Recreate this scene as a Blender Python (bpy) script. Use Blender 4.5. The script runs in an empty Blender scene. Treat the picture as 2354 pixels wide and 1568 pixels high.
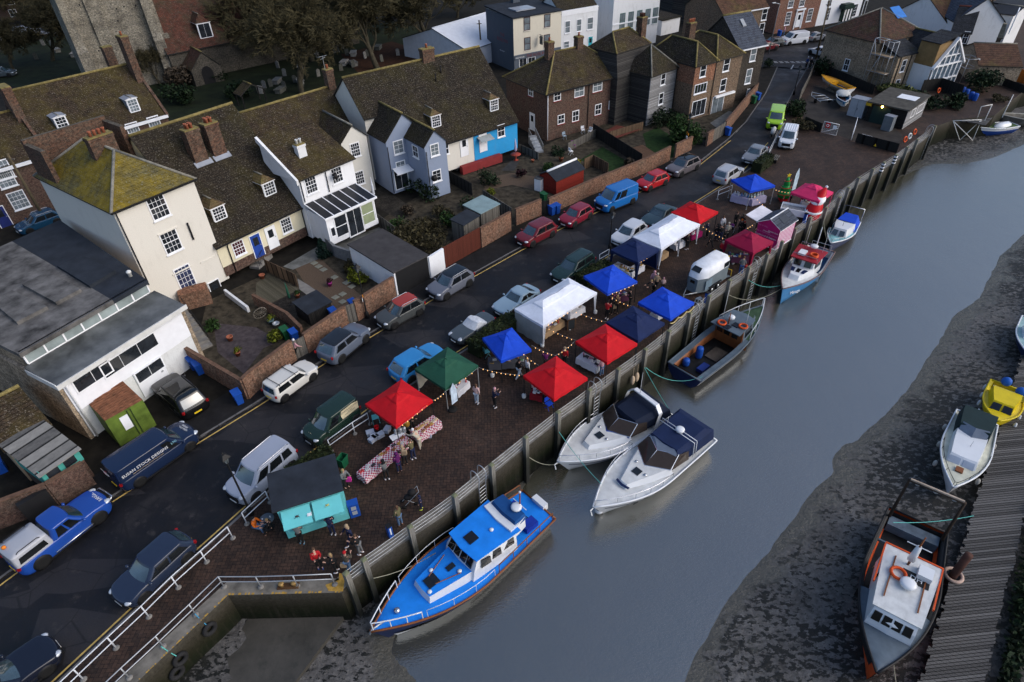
import bpy,bmesh,math,random
from mathutils import Vector,Matrix
S=bpy.context.scene
COL=S.collection
R=math.radians
rnd=random.Random(11)
FOC,PITCH,ROLL,CAMZ=1435.66,.679866,.035655,29.9125
_c,_s=math.cos(PITCH),math.sin(PITCH)
_cr,_sr=math.cos(ROLL),math.sin(ROLL)
RT,UP,FW=Vector((1,0,0)),Vector((0,_s,_c)),Vector((0,_c,-_s))
R2,U2=RT*_cr-UP*_sr,RT*_sr+UP*_cr
cam=bpy.data.cameras.new('camera')
cam.sensor_width=36
cam.lens=36*FOC/2354
cam.clip_start,cam.clip_end=.5,2000
camo=bpy.data.objects.new('camera',cam)
COL.objects.link(camo)
camo.matrix_world=Matrix(((R2.x,U2.x,-FW.x,0),(R2.y,U2.y,-FW.y,0),(R2.z,U2.z,-FW.z,CAMZ),(0,0,0,1)))
S.camera=camo
W=bpy.data.worlds.new('World')
S.world=W
W.use_nodes=True
nt=W.node_tree
sky=nt.nodes.new('ShaderNodeTexSky')
sky.sky_type='NISHITA'
sky.sun_disc=False
SUN_EL,SUN_AZ=R(36),R(108)
sky.sun_elevation,sky.sun_rotation=SUN_EL,SUN_AZ
sky.air_density,sky.dust_density,sky.ozone_density=1.0,3.5,3.0
nt.links.new(sky.outputs[0],nt.nodes['Background'].inputs[0])
nt.nodes['Background'].inputs[1].default_value=.145
sl=bpy.data.lights.new('sun','SUN')
sl.energy,sl.angle,sl.color=.55,R(60),(.97,.98,1)
so=bpy.data.objects.new('sun',sl)
COL.objects.link(so)
_d=Vector((math.sin(SUN_AZ)*math.cos(SUN_EL),math.cos(SUN_AZ)*math.cos(SUN_EL),math.sin(SUN_EL)))
so.rotation_euler=_d.to_track_quat('Z','Y').to_euler()
VS=S.view_settings
VS.view_transform,VS.look,VS.gamma,VS.use_curve_mapping='Standard','None',1,False
VS.exposure=.45
S.cycles.max_bounces=5
S.cycles.use_denoising=True
OFFY=(0,392.3,784.7,1175.8)
def ray(c,r,x,y):
 u,v=588.5*c+.25025*x,OFFY[r]+.25025*y
 return FW+R2*((u-1177)/FOC)-U2*((v-784)/FOC)
def P(c,r,x,y,z=0.):
 d=ray(c,r,x,y)
 return d*((z-CAMZ)/d.z)+Vector((0,0,CAMZ))
def V2(a):return Vector((a[0],a[1]))
def onplane(A,u,px):
 """where the line of sight meets the upright plane through A along u: (distance along u, height)"""
 d=ray(*px)
 det=-d.x*u[1]+u[0]*d.y
 t=(-A[0]*u[1]+u[0]*A[1])/det
 s=(d.x*A[1]-d.y*A[0])/det
 return s,CAMZ+t*d.z
MATS={}
def newmat(name):
 m=bpy.data.materials.new(name)
 m.use_nodes=True
 return m,m.node_tree,m.node_tree.nodes['Principled BSDF']
def col4(c):return(c[0],c[1],c[2],1)
class NT:
 def __init__(s,nt):s.t=nt
 def n(s,typ,**k):
  o=s.t.nodes.new('ShaderNode'+typ)
  for a,b in k.items():
   if a.startswith('i_'):
    key=a[2:]
    o.inputs[int(key)if key.isdigit()else key].default_value=b
   else:setattr(o,a,b)
  return o
 def l(s,a,b):s.t.links.new(a,b)
 def coord(s,kind='Object',scale=1,rz=0):
  c=s.n('TexCoord')
  m=s.n('Mapping')
  m.inputs['Scale'].default_value=(scale,)*3 if not isinstance(scale,tuple)else scale
  m.inputs['Rotation'].default_value=(0,0,rz)
  s.l(c.outputs[kind],m.inputs[0])
  return m.outputs[0]
 def noise(s,vec,sc,det=3,rough=.6):
  o=s.n('TexNoise',i_Scale=sc,i_Detail=det,i_Roughness=rough)
  s.l(vec,o.inputs['Vector'])
  return o.outputs['Fac']
 def ramp(s,fac,stops):
  o=s.n('ValToRGB')
  e=o.color_ramp.elements
  while len(e)<len(stops):e.new(.5)
  for k,(p,c)in zip(e,stops):
   k.position=p
   k.color=col4(c)if hasattr(c,'__len__')else(c,c,c,1)
  s.l(fac,o.inputs[0])
  return o.outputs[0]
 def mix(s,fac,a,b,bt='MIX'):
  o=s.n('MixRGB',blend_type=bt)
  for i,x in enumerate((fac,a,b)):
   if hasattr(x,'is_linked'):s.l(x,o.inputs[i])
   elif i==0:o.inputs[0].default_value=x
   else:o.inputs[i].default_value=col4(x)
  return o.outputs[0]
 def math(s,op,a,b=0.):
  o=s.n('Math',operation=op)
  for i,x in enumerate((a,b)):
   if hasattr(x,'is_linked'):s.l(x,o.inputs[i])
   else:o.inputs[i].default_value=x
  return o.outputs[0]
 def sepz(s):
  c=s.n('TexCoord')
  p=s.n('SeparateXYZ')
  s.l(c.outputs['Object'],p.inputs[0])
  return p.outputs[2]
 def bump(s,h,bs,strength=.3,dist=.02):
  o=s.n('Bump',i_Strength=strength,i_Distance=dist)
  s.l(h,o.inputs['Height'])
  s.l(o.outputs[0],bs.inputs['Normal'])
 def wallvec(s,sx=1.,sy=1.):
  """(x + y, z): courses that run level round upright and sloping faces alike"""
  c=s.n('TexCoord')
  p=s.n('SeparateXYZ')
  s.l(c.outputs['Object'],p.inputs[0])
  q=s.n('CombineXYZ')
  s.l(s.math('MULTIPLY',s.math('ADD',p.outputs[0],p.outputs[1]),sx),q.inputs[0])
  s.l(s.math('MULTIPLY',p.outputs[2],sy),q.inputs[1])
  return q.outputs[0]
def mat(name,col=None,rough=.6,metal=0.,var=.18,vs=1.5,bump=0.,bs=25.,spec=.2,coat=0.,emit=0.):
 if name in MATS:return MATS[name]
 m,t,b=newmat(name)
 g=NT(t)
 v=g.coord()
 n=g.noise(v,vs,5)
 c=g.ramp(n,[(.25,[x*(1-var)for x in col]),(.75,[min(1,x*(1+var))for x in col])])
 g.l(c,b.inputs['Base Color'])
 b.inputs['Roughness'].default_value=rough
 b.inputs['Metallic'].default_value=metal
 b.inputs['Specular IOR Level'].default_value=spec
 b.inputs['Coat Weight'].default_value=coat
 b.inputs['Coat Roughness'].default_value=.08
 if bump:g.bump(g.noise(v,bs,3),b,bump)
 if emit:
  b.inputs['Emission Color'].default_value=col4(col)
  b.inputs['Emission Strength'].default_value=emit
 MATS[name]=m
 return m
def brick(name,c1,c2,mortar,bw=.225,bh=.075,stain=(.1,.09,.07),st=.45,msize=.012):
 if name in MATS:return MATS[name]
 m,t,b=newmat(name)
 g=NT(t)
 v=g.wallvec()
 o=g.n('TexBrick',i_Scale=1.,offset=.5)
 g.l(v,o.inputs[0])
 o.inputs['Color1'].default_value,o.inputs['Color2'].default_value,o.inputs['Mortar'].default_value=col4(c1),col4(c2),col4(mortar)
 o.inputs['Mortar Size'].default_value=msize
 o.inputs['Brick Width'].default_value,o.inputs['Row Height'].default_value=bw,bh
 o.inputs['Bias'].default_value=-.1
 w=g.coord()
 n=g.noise(w,.55,6,.65)
 c=g.mix(g.ramp(n,[(.42,0),(.72,st)]),o.outputs[0],stain)
 n2=g.noise(w,5,3)
 c=g.mix(1.,c,g.ramp(n2,[(.3,.45),(.68,1.4)]),'MULTIPLY')
 c=g.mix(1.,c,g.ramp(g.noise(w,13,3,.7),[(.35,.55),(.65,1.4)]),'MULTIPLY')
 g.l(c,b.inputs['Base Color'])
 b.inputs['Roughness'].default_value=.9
 b.inputs['Specular IOR Level'].default_value=.12
 g.bump(o.outputs['Fac'],b,-.4,.01)
 MATS[name]=m
 return m
def tiles(name,c1,c2,moss=(.11,.1,.02),ms=.45,tw=.26,th=.16,lichen=(.3,.3,.27),rough=.85):
 """clay or slate roof tiles in level courses, moss in patches, grey lichen specks"""
 if name in MATS:return MATS[name]
 m,t,b=newmat(name)
 g=NT(t)
 v=g.wallvec()
 o=g.n('TexBrick',i_Scale=1.,offset=.5)
 g.l(v,o.inputs[0])
 o.inputs['Color1'].default_value,o.inputs['Color2'].default_value=col4(c1),col4(c2)
 o.inputs['Mortar'].default_value=col4([x*.25 for x in c1])
 o.inputs['Mortar Size'].default_value,o.inputs['Mortar Smooth'].default_value=.016,.4
 o.inputs['Brick Width'].default_value,o.inputs['Row Height'].default_value=tw,th
 w=g.coord()
 n=g.noise(w,.35,7,.7)
 c=g.mix(g.ramp(n,[(.66-ms*.5,0),(.82-ms*.42,.85)]),o.outputs[0],moss)
 big=g.noise(w,1.1,5)
 c=g.mix(1.,c,g.ramp(big,[(.3,.45),(.75,1.35)]),'MULTIPLY')
 li=g.noise(w,5.5,5,.75)
 c=g.mix(g.ramp(li,[(.53,0),(.66,.8)]),c,lichen)
 sp=g.noise(w,11,3,.8)
 c=g.mix(g.ramp(sp,[(.5,0),(.66,.75)]),c,[x*.22 for x in c1])
 c=g.mix(1.,c,g.ramp(g.math('FRACT',g.math('DIVIDE',g.sepz(),th)),[(0,.35),(.3,1.05),(1,1.2)]),'MULTIPLY')
 g.l(c,b.inputs['Base Color'])
 b.inputs['Roughness'].default_value=rough
 b.inputs['Metallic'].default_value=metal
 b.inputs['Specular IOR Level'].default_value=spec
 b.inputs['Coat Weight'].default_value=coat
 b.inputs['Coat Roughness'].default_value=.08
 if bump:g.bump(g.noise(v,bs,3),b,bump)
 if emit:
  b.inputs['Emission Color'].default_value=col4(col)
  b.inputs['Emission Strength'].default_value=emit
 MATS[name]=m
 return m
def brick(name,c1,c2,mortar,bw=.225,bh=.075,stain=(.1,.09,.07),st=.45,msize=.012):
 if name in MATS:return MATS[name]
 m,t,b=newmat(name)
 g=NT(t)
 v=g.wallvec()
 o=g.n('TexBrick',i_Scale=1.,offset=.5)
 g.l(v,o.inputs[0])
 o.inputs['Color1'].default_value,o.inputs['Color2'].default_value,o.inputs['Mortar'].default_value=col4(c1),col4(c2),col4(mortar)
 o.inputs['Mortar Size'].default_value=msize
 o.inputs['Brick Width'].default_value,o.inputs['Row Height'].default_value=bw,bh
 o.inputs['Bias'].default_value=-.1
 w=g.coord()
 n=g.noise(w,.55,6,.65)
 c=g.mix(g.ramp(n,[(.42,0),(.72,st)]),o.outputs[0],stain)
 n2=g.noise(w,5,3)
 c=g.mix(1.,c,g.ramp(n2,[(.3,.45),(.68,1.4)]),'MULTIPLY')
 c=g.mix(1.,c,g.ramp(g.noise(w,13,3,.7),[(.35,.55),(.65,1.4)]),'MULTIPLY')
 g.l(c,b.inputs['Base Color'])
 b.inputs['Roughness'].default_value=.9
 b.inputs['Specular IOR Level'].default_value=.12
 g.bump(o.outputs['Fac'],b,-.4,.01)
 MATS[name]=m
 return m
def tiles(name,c1,c2,moss=(.11,.1,.02),ms=.45,tw=.26,th=.16,lichen=(.3,.3,.27),rough=.85):
 """clay or slate roof tiles in level courses, moss in patches, grey lichen specks"""
 if name in MATS:return MATS[name]
 m,t,b=newmat(name)
 g=NT(t)
 v=g.wallvec()
 o=g.n('TexBrick',i_Scale=1.,offset=.5)
 g.l(v,o.inputs[0])
 o.inputs['Color1'].default_value,o.inputs['Color2'].default_value=col4(c1),col4(c2)
 o.inputs['Mortar'].default_value=col4([x*.25 for x in c1])
 o.inputs['Mortar Size'].default_value,o.inputs['Mortar Smooth'].default_value=.016,.4
 o.inputs['Brick Width'].default_value,o.inputs['Row Height'].default_value=tw,th
 w=g.coord()
 n=g.noise(w,.35,7,.7)
 c=g.mix(g.ramp(n,[(.66-ms*.5,0),(.82-ms*.42,.85)]),o.outputs[0],moss)
 big=g.noise(w,1.6,4)
 c=g.mix(1.,c,g.ramp(big,[(.3,.6),(.75,1.3)]),'MULTIPLY')
 li=g.noise(w,9,4,.7)
 c=g.mix(g.ramp(li,[(.56,0),(.7,.75)]),c,lichen)
 sp=g.noise(w,22,2,.8)
 c=g.mix(g.ramp(sp,[(.55,0),(.72,.5)]),c,[x*.3 for x in c1])
 g.l(c,b.inputs['Base Color'])
 b.inputs['Roughness'].default_value=rough
 b.inputs['Specular IOR Level'].default_value=.15
 g.bump(g.math('ADD',g.math('MULTIPLY',o.outputs['Fac'],-1),g.math('MULTIPLY',li,.8)),b,.6,.03)
 MATS[name]=m
 return m
def boards(name,c1,c2,h=.15,vertical=False,rough=.8,gap=.015):
 if name in MATS:return MATS[name]
 m,t,b=newmat(name)
 g=NT(t)
 c=g.n('TexCoord')
 p=g.n('SeparateXYZ')
 g.l(c.outputs['Object'],p.inputs[0])
 k=g.math('ADD',p.outputs[0],p.outputs[1])if vertical else p.outputs[2]
 q=g.math('DIVIDE',k,h)
 fl=g.math('FLOOR',q)
 fr=g.math('FRACT',q)
 wn=g.n('TexWhiteNoise',noise_dimensions='1D')
 g.l(fl,wn.inputs['W'])
 w=g.coord(scale=(1,1,6)if vertical else(6,6,.3)if False else(1.5,1.5,9))
 n=g.noise(w if not vertical else g.coord(scale=(9,9,.8)),1.5,5,.7)
 f=g.math('ADD',g.math('MULTIPLY',wn.outputs['Value'],.45),g.math('MULTIPLY',n,.6))
 cc=g.ramp(f,[(.2,c1),(.8,c2)])
 cc=g.mix(g.ramp(fr,[(gap/h,1),(gap/h*2.2,0)]),cc,[x*.15 for x in c1])
 g.l(cc,b.inputs['Base Color'])
 b.inputs['Roughness'].default_value=rough
 b.inputs['Specular IOR Level'].default_value=.15
 g.bump(fr,b,.35,.02)
 MATS[name]=m
 return m
def render_mat(name,col,dirt=(.25,.22,.17),amt=.3):
 """painted render with rain streaks and specks of dirt"""
 if name in MATS:return MATS[name]
 m,t,b=newmat(name)
 g=NT(t)
 n=g.noise(g.coord(scale=(1.2,1.2,.5)),1.1,7,.75)
 n2=g.noise(g.coord(),14,3)
 c=g.mix(g.ramp(n,[(.52,0),(.9,amt)]),col,dirt)
 c=g.mix(1.,c,g.ramp(n2,[(.3,.92),(.7,1.05)]),'MULTIPLY')
 g.l(c,b.inputs['Base Color'])
 b.inputs['Roughness'].default_value=.75
 b.inputs['Specular IOR Level'].default_value=.15
 g.bump(n2,b,.15,.01)
 MATS[name]=m
 return m
def glass_mat(name,col,rough=.06):
 if name in MATS:return MATS[name]
 m,t,b=newmat(name)
 g=NT(t)
 c=g.ramp(g.noise(g.coord(),1.1,3),[(.35,[x*.6 for x in col]),(.7,[x*1.4 for x in col])])
 g.l(c,b.inputs['Base Color'])
 b.inputs['Roughness'].default_value=rough
 b.inputs['IOR'].default_value=1.6
 MATS[name]=m
 return m
def paint(name,col,rough=.25,metal=.0):
 return mat(name,col,rough,metal,.06,.8,coat=.6)
def lamp_mat(name,col,e):return mat(name,col,.4,emit=e)
class B:
 def __init__(s):s.v,s.f,s.m,s.sm=[],[],[],[]
 def add(s,vs,fs,mi=0,sm=False):
  o=len(s.v)
  s.v+=[tuple(x)for x in vs]
  for f in fs:
   s.f.append([i+o for i in f]);s.m.append(mi);s.sm.append(sm)
  return s
 def box(s,x0,x1,y0,y1,z0,z1,mi=0):
  return s.add([(x0,y0,z0),(x1,y0,z0),(x1,y1,z0),(x0,y1,z0),(x0,y0,z1),(x1,y0,z1),(x1,y1,z1),(x0,y1,z1)],[(3,2,1,0),(4,5,6,7),(0,1,5,4),(1,2,6,5),(2,3,7,6),(3,0,4,7)],mi)
 def obox(s,c,sz,rz=0,mi=0,rx=0,ry=0):
  M=Matrix.Translation(c)@Matrix.Rotation(rz,4,'Z')@Matrix.Rotation(ry,4,'Y')@Matrix.Rotation(rx,4,'X')
  a,b_,c_=sz[0]/2,sz[1]/2,sz[2]/2
  vs=[M@Vector(p)for p in[(-a,-b_,-c_),(a,-b_,-c_),(a,b_,-c_),(-a,b_,-c_),(-a,-b_,c_),(a,-b_,c_),(a,b_,c_),(-a,b_,c_)]]
  return s.add(vs,[(3,2,1,0),(4,5,6,7),(0,1,5,4),(1,2,6,5),(2,3,7,6),(3,0,4,7)],mi)
 def prism(s,poly,z0,z1,mi=0,mtop=None):
  n=len(poly)
  if sum(poly[i][0]*poly[(i+1)%n][1]-poly[(i+1)%n][0]*poly[i][1]for i in range(n))<0:poly=poly[::-1]
  s.add([(p[0],p[1],z0)for p in poly]+[(p[0],p[1],z1)for p in poly],[tuple(range(n))[::-1]]+[(i,(i+1)%n,n+(i+1)%n,n+i)for i in range(n)],mi)
  return s.add([(p[0],p[1],z1)for p in poly],[tuple(range(n))],mi if mtop is None else mtop)
 def slab(s,pts,th=.1,mi=0,mside=None):
  """a flat polygon in space with thickness th hung below it"""
  n=len(pts)
  pts=[Vector(p)for p in pts]
  nz=sum((pts[i].x*pts[(i+1)%n].y-pts[(i+1)%n].x*pts[i].y)for i in range(n))
  if nz<0:pts=pts[::-1]
  s.add(pts,[tuple(range(n))],mi)
  lo=[p-Vector((0,0,th))for p in pts]
  return s.add(pts+lo,[tuple(range(n,2*n))[::-1]]+[(n+i,n+(i+1)%n,(i+1)%n,i)for i in range(n)],mi if mside is None else mside)
 def wallpoly(s,pts,th,mi=0):
  """an upright polygon thickened by the vector th"""
  n=len(pts)
  th=Vector(th)
  a=[Vector(p)for p in pts]
  b_=[p+th for p in a]
  return s.add(a+b_,[tuple(range(n)),tuple(range(n,2*n))[::-1]]+[(i,n+i,n+(i+1)%n,(i+1)%n)for i in range(n)],mi)
 def tube(s,pts,r,n=6,mi=0,caps=True,closed=False):
  pts=[Vector(p)for p in pts]
  k=len(pts)
  rr=r if hasattr(r,'__len__')else[r]*k
  vs=[]
  prev=None
  for i,p in enumerate(pts):
   a,b_=pts[(i-1)%k]if(i or closed)else p,pts[(i+1)%k]if(i<k-1 or closed)else p
   d=(b_-a)
   d=d.normalized()if d.length>1e-9 else Vector((0,0,1))
   if prev is None:
    prev=Vector((0,0,1))if abs(d.z)<.9 else Vector((1,0,0))
   x=(prev-d*prev.dot(d))
   x=x.normalized()if x.length>1e-6 else d.orthogonal().normalized()
   prev=x
   y=d.cross(x)
   vs+=[p+x*(rr[i]*math.cos(2*math.pi*j/n))+y*(rr[i]*math.sin(2*math.pi*j/n))for j in range(n)]
  fs=[]
  for i in range(k if closed else k-1):
   i2=(i+1)%k
   fs+=[(i*n+j,i*n+(j+1)%n,i2*n+(j+1)%n,i2*n+j)for j in range(n)]
  if caps and not closed:fs+=[tuple(range(n))[::-1],tuple(range((k-1)*n,k*n))]
  return s.add(vs,fs,mi,n>5)
 def cyl(s,a,b_,r,n=12,mi=0,r2=None):
  return s.tube([a,b_],[r,r if r2 is None else r2],n,mi)
 def lathe(s,prof,c=(0,0,0),n=12,mi=0,sm=True):
  k=len(prof)
  vs=[(c[0]+r*math.cos(2*math.pi*j/n),c[1]+r*math.sin(2*math.pi*j/n),c[2]+z)for r,z in prof for j in range(n)]
  fs=[(i*n+j,i*n+(j+1)%n,(i+1)*n+(j+1)%n,(i+1)*n+j)for i in range(k-1)for j in range(n)]
  fs+=[tuple(range(n))[::-1],tuple(range((k-1)*n,k*n))]
  return s.add(vs,fs,mi,sm)
 def sph(s,c,r,mi=0,n=10,k=6):
  r=r if hasattr(r,'__len__')else(r,r,r)
  vs=[(c[0]+r[0]*math.sin(math.pi*i/k)*math.cos(2*math.pi*j/n),c[1]+r[1]*math.sin(math.pi*i/k)*math.sin(2*math.pi*j/n),c[2]+r[2]*math.cos(math.pi*i/k))for i in range(k+1)for j in range(n)]
  return s.add(vs,[(i*n+j,(i+1)*n+j,(i+1)*n+(j+1)%n,i*n+(j+1)%n)for i in range(k)for j in range(n)],mi,True)
 def loft(s,rings,mi=0,closed=True,cap0=False,cap1=False,sm=True):
  n,k=len(rings[0]),len(rings)
  fs=[(i*n+j,i*n+(j+1)%n,(i+1)*n+(j+1)%n,(i+1)*n+j)for i in range(k-1)for j in range(n if closed else n-1)]
  if cap0:fs.append(tuple(range(n))[::-1])
  if cap1:fs.append(tuple(range((k-1)*n,k*n)))
  return s.add([p for r in rings for p in r],fs,mi,sm)
 def build(s,name,mats,parent=None,loc=None,rz=0,**tags):
  me=bpy.data.meshes.new(name)
  me.from_pydata(s.v,[],s.f)
  for x in(mats if isinstance(mats,(list,tuple))else[mats]):me.materials.append(x)
  me.polygons.foreach_set('material_index',s.m)
  me.polygons.foreach_set('use_smooth',s.sm)
  me.update()
  o=bpy.data.objects.new(name,me)
  COL.objects.link(o)
  if parent:o.parent=parent
  if loc is not None:o.location=loc
  o.rotation_euler.z=rz
  for a,b_ in tags.items():o[a]=b_
  return o
def thing(name,label,cat,loc=(0,0,0),rz=0,group=None):
 o=bpy.data.objects.new(name,None)
 o.empty_display_size=.2
 COL.objects.link(o)
 o.location=loc
 o.rotation_euler.z=rz
 o['label'],o['category']=label,cat
 if group:o['group']=group
 return o
def dup(root,loc,rz,label=None,group=None,scale=None):
 r=root.copy()
 COL.objects.link(r)
 r.location=loc
 r.rotation_euler.z=rz
 if scale:r.scale=(scale,)*3
 if label:r['label']=label
 if group:r['group']=group
 def kids(a,b_):
  for ch in a.children:
   c=ch.copy()
   COL.objects.link(c)
   c.parent=b_
   kids(ch,c)
 kids(root,r)
 return r
def text(body,size,parent,m,loc,rot,align='CENTER',ext=.002,name='lettering'):
 cu=bpy.data.curves.new(name,'FONT')
 cu.body,cu.size,cu.align_x,cu.align_y,cu.extrude=body,size,align,'CENTER',ext
 cu.resolution_u=2
 tmp=bpy.data.objects.new(name,cu)
 me=bpy.data.meshes.new_from_object(tmp)
 bpy.data.objects.remove(tmp)
 bpy.data.curves.remove(cu)
 me.materials.clear()
 me.materials.append(m)
 o=bpy.data.objects.new(name,me)
 COL.objects.link(o)
 o.parent=parent
 o.location,o.rotation_euler=loc,rot
 return o
def arc(c,r,a0,a1,n=8):return[(c[0]+r*math.cos(a0+(a1-a0)*i/n),c[1]+r*math.sin(a0+(a1-a0)*i/n))for i in range(n+1)]
def sag(a,b_,d,n=8):
 a,b_=Vector(a),Vector(b_)
 return[a.lerp(b_,i/n)-Vector((0,0,d*4*(i/n)*(1-i/n)))for i in range(n+1)]
WHITE=mat('white_paint',(.8,.81,.83),.45,var=.08)
OFFW=mat('weathered_white',(.6,.6,.58),.6,var=.15)
BLACK=mat('black_paint',(.015,.015,.016),.5)
RUBBER=mat('rubber',(.012,.012,.012),.9)
STEEL=mat('galvanised_steel',(.42,.44,.46),.45,.6)
CHROME=mat('chrome',(.6,.61,.63),.2,.9)
LEAD=mat('lead_flashing',(.26,.28,.32),.6,.2)
GLASS=glass_mat('window_glass',(.02,.024,.03))
NET=glass_mat('curtained_glass',(.16,.19,.21),.12)
WOOD=boards('weathered_timber',(.1,.085,.065),(.24,.21,.17),.12,True)
POT=mat('terracotta',(.3,.1,.055),.8)
CONC=mat('concrete',(.2,.19,.175),.9,var=.3,vs=2,bump=.3)
# ================================================================ ground, road, quay, river
import numpy as np
def PD(u,v,z=0.):return P(0,0,u/.25025,v/.25025,z)
def poly_px(pts,z=0.):return[tuple(P(*p,z))for p in pts]
def struct(o):o['kind']='structure';return o
def asphalt():
 m,t,b=newmat('asphalt')
 g=NT(t)
 v=g.coord()
 n=g.noise(v,.22,6,.62)
 c=g.ramp(n,[(.36,(.004,.0045,.006)),(.52,(.0075,.0075,.0095)),(.7,(.03,.028,.029))])
 rot=g.coord(scale=(.16,.5,1),rz=R(-46))
 vo=g.n('TexVoronoi',i_Scale=1.)
 g.l(rot,vo.inputs[0])
 c=g.mix(g.ramp(vo.outputs['Color'],[(.62,0),(.66,.55)]),c,(.028,.026,.028))
 c=g.mix(g.ramp(g.noise(v,1.3,7,.75),[(.57,0),(.68,.5)]),c,(.055,.048,.044))
 vc=g.n('TexVoronoi',feature='DISTANCE_TO_EDGE',i_Scale=.35)
 g.l(v,vc.inputs[0])
 c=g.mix(g.ramp(vc.outputs['Distance'],[(.004,.7),(.014,0)]),c,(.006,.006,.007))
 sp=g.noise(v,45,2,.8)
 c=g.mix(1.,c,g.ramp(sp,[(.3,.65),(.7,1.5)]),'MULTIPLY')
 g.l(c,b.inputs['Base Color'])
 g.l(g.ramp(n,[(.35,.42),(.6,.8)]),b.inputs['Roughness'])
 b.inputs['Specular IOR Level'].default_value=.3
 g.bump(sp,b,.3,.01)
 return m
ASPH=asphalt()
def pavers():
 m,t,b=newmat('herringbone_pavers')
 g=NT(t)
 o1,o2=[],[]
 outs=[]
 for rz in(R(0),R(90)):
  o=g.n('TexBrick',i_Scale=1.,offset=.5)
  g.l(g.coord(rz=rz),o.inputs[0])
  o.inputs['Color1'].default_value,o.inputs['Color2'].default_value,o.inputs['Mortar'].default_value=col4((.064,.037,.025)),col4((.036,.0235,.0175)),col4((.008,.007,.007))
  o.inputs['Mortar Size'].default_value,o.inputs['Brick Width'].default_value,o.inputs['Row Height'].default_value=.012,.4,.2
  outs.append(o)
 ck=g.n('TexChecker',i_Scale=2.5)
 g.l(g.coord(rz=0),ck.inputs[0])
 c=g.mix(ck.outputs['Fac'],outs[0].outputs[0],outs[1].outputs[0])
 v=g.coord()
 c=g.mix(1.,c,g.ramp(g.noise(v,.5,6,.65),[(.3,.5),(.72,1.35)]),'MULTIPLY')
 c=g.mix(g.ramp(g.noise(v,.9,8,.75),[(.6,0),(.74,.55)]),c,(.095,.085,.07))
 c=g.mix(1.,c,g.ramp(g.noise(v,6,3,.7),[(.35,.7),(.66,1.3)]),'MULTIPLY')
 g.l(c,b.inputs['Base Color'])
 b.inputs['Roughness'].default_value=.72
 b.inputs['Specular IOR Level'].default_value=.2
 g.bump(g.mix(ck.outputs['Fac'],outs[0].outputs['Fac'],outs[1].outputs['Fac']),b,-.4,.012)
 return m
PAVE=pavers()
def quaywall():
 m,t,b=newmat('quay_concrete')
 g=NT(t)
 c_=g.n('TexCoord')
 p=g.n('SeparateXYZ')
 g.l(c_.outputs['Object'],p.inputs[0])
 v=g.coord()
 n=g.noise(v,.9,6,.7)
 z=g.math('ADD',p.outputs[2],g.math('MULTIPLY',g.math('SUBTRACT',n,.5),.9))
 zz=g.math('DIVIDE',g.math('ADD',z,4.),4.)
 c=g.ramp(zz,[(.3,(.004,.0045,.003)),(.52,(.006,.009,.003)),(.66,(.014,.014,.007)),(.84,(.035,.031,.022)),(1.,(.06,.054,.043))])
 st=g.noise(g.coord(scale=(3,3,.3)),1.5,6,.7)
 c=g.mix(g.ramp(st,[(.48,0),(.75,.6)]),c,(.035,.03,.022))
 c=g.mix(1.,c,g.ramp(g.noise(v,7,4,.7),[(.3,.65),(.7,1.35)]),'MULTIPLY')
 g.l(c,b.inputs['Base Color'])
 b.inputs['Roughness'].default_value=.8
 b.inputs['Specular IOR Level'].default_value=.15
 g.bump(g.noise(v,9,4),b,.4,.03)
 return m
QW=quaywall()
EARTH=mat('dark_earth',(.011,.0095,.007),.95,var=.8,vs=1.1,bump=.5,bs=9)
TARM=mat('old_tarmac',(.012,.0115,.012),.85,var=.5,vs=1.2,bump=.3,bs=40)
KERB=mat('kerb_stone',(.13,.125,.12),.85,var=.3,vs=2)
YEL=mat('yellow_road_paint',(.5,.34,.1),.7,var=.35,vs=3)
CAPM=mat('coping_concrete',(.17,.155,.13),.85,var=.5,vs=1.4,bump=.3)
YL=[(0,3,0,680),(0,3,180,545),(0,2,1010,1490),(0,2,1250,1335),(0,2,1700,1010),(1,2,0,610),(1,2,640,200),(1,1,1070,1520),(1,1,1600,1200),(2,1,0,780),(2,1,440,540),(2,1,820,365),(2,1,1470,60),(2,0,1720,1520),(2,0,2010,1290)]
YR=[(0,3,860,1210),(0,3,1230,865),(0,3,2200,0),(1,2,380,1110),(1,2,560,975),(1,2,1040,610),(2,1,800,840),(2,1,1950,120)]
yl=[V2(P(*p,-.1))for p in YL]
yr=[V2(P(*p,-.1))for p in YR]
yl0=[yl[0]+(yl[0]-yl[2]).normalized()*45]
yr0=[yr[0]+(yr[0]-yr[1]).normalized()*45]
laneL=[V2(P(*p,-.1))for p in[(2,0,2150,1130),(2,0,2330,870),(3,0,30,760),(3,0,95,610)]]
laneR=[V2(P(*p,-.1))for p in[(2,0,2352,1440),(3,0,165,960),(3,0,250,800),(3,0,345,640),(3,0,420,560)]]
def off(pl,d):
 out=[]
 for i,p in enumerate(pl):
  a,b_=pl[max(0,i-1)],pl[min(len(pl)-1,i+1)]
  t=(b_-a).normalized()
  out.append(p+Vector((-t.y,t.x))*d)
 return out
kerbL=yl0+off(yl,.28)+laneL
kerbR=yr0+off(yr,-.28)+laneR
g0=B()
g0.add([(-900,-400,-.14),(900,-400,-.14),(900,1200,-.14),(-900,1200,-.14)],[])
road=B()
lft,rgt=kerbL+[V2(P(3,0,60,480)),V2(P(3,0,300,250))],kerbR+[V2(P(3,0,470,500)),V2(P(3,0,700,330))]
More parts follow.
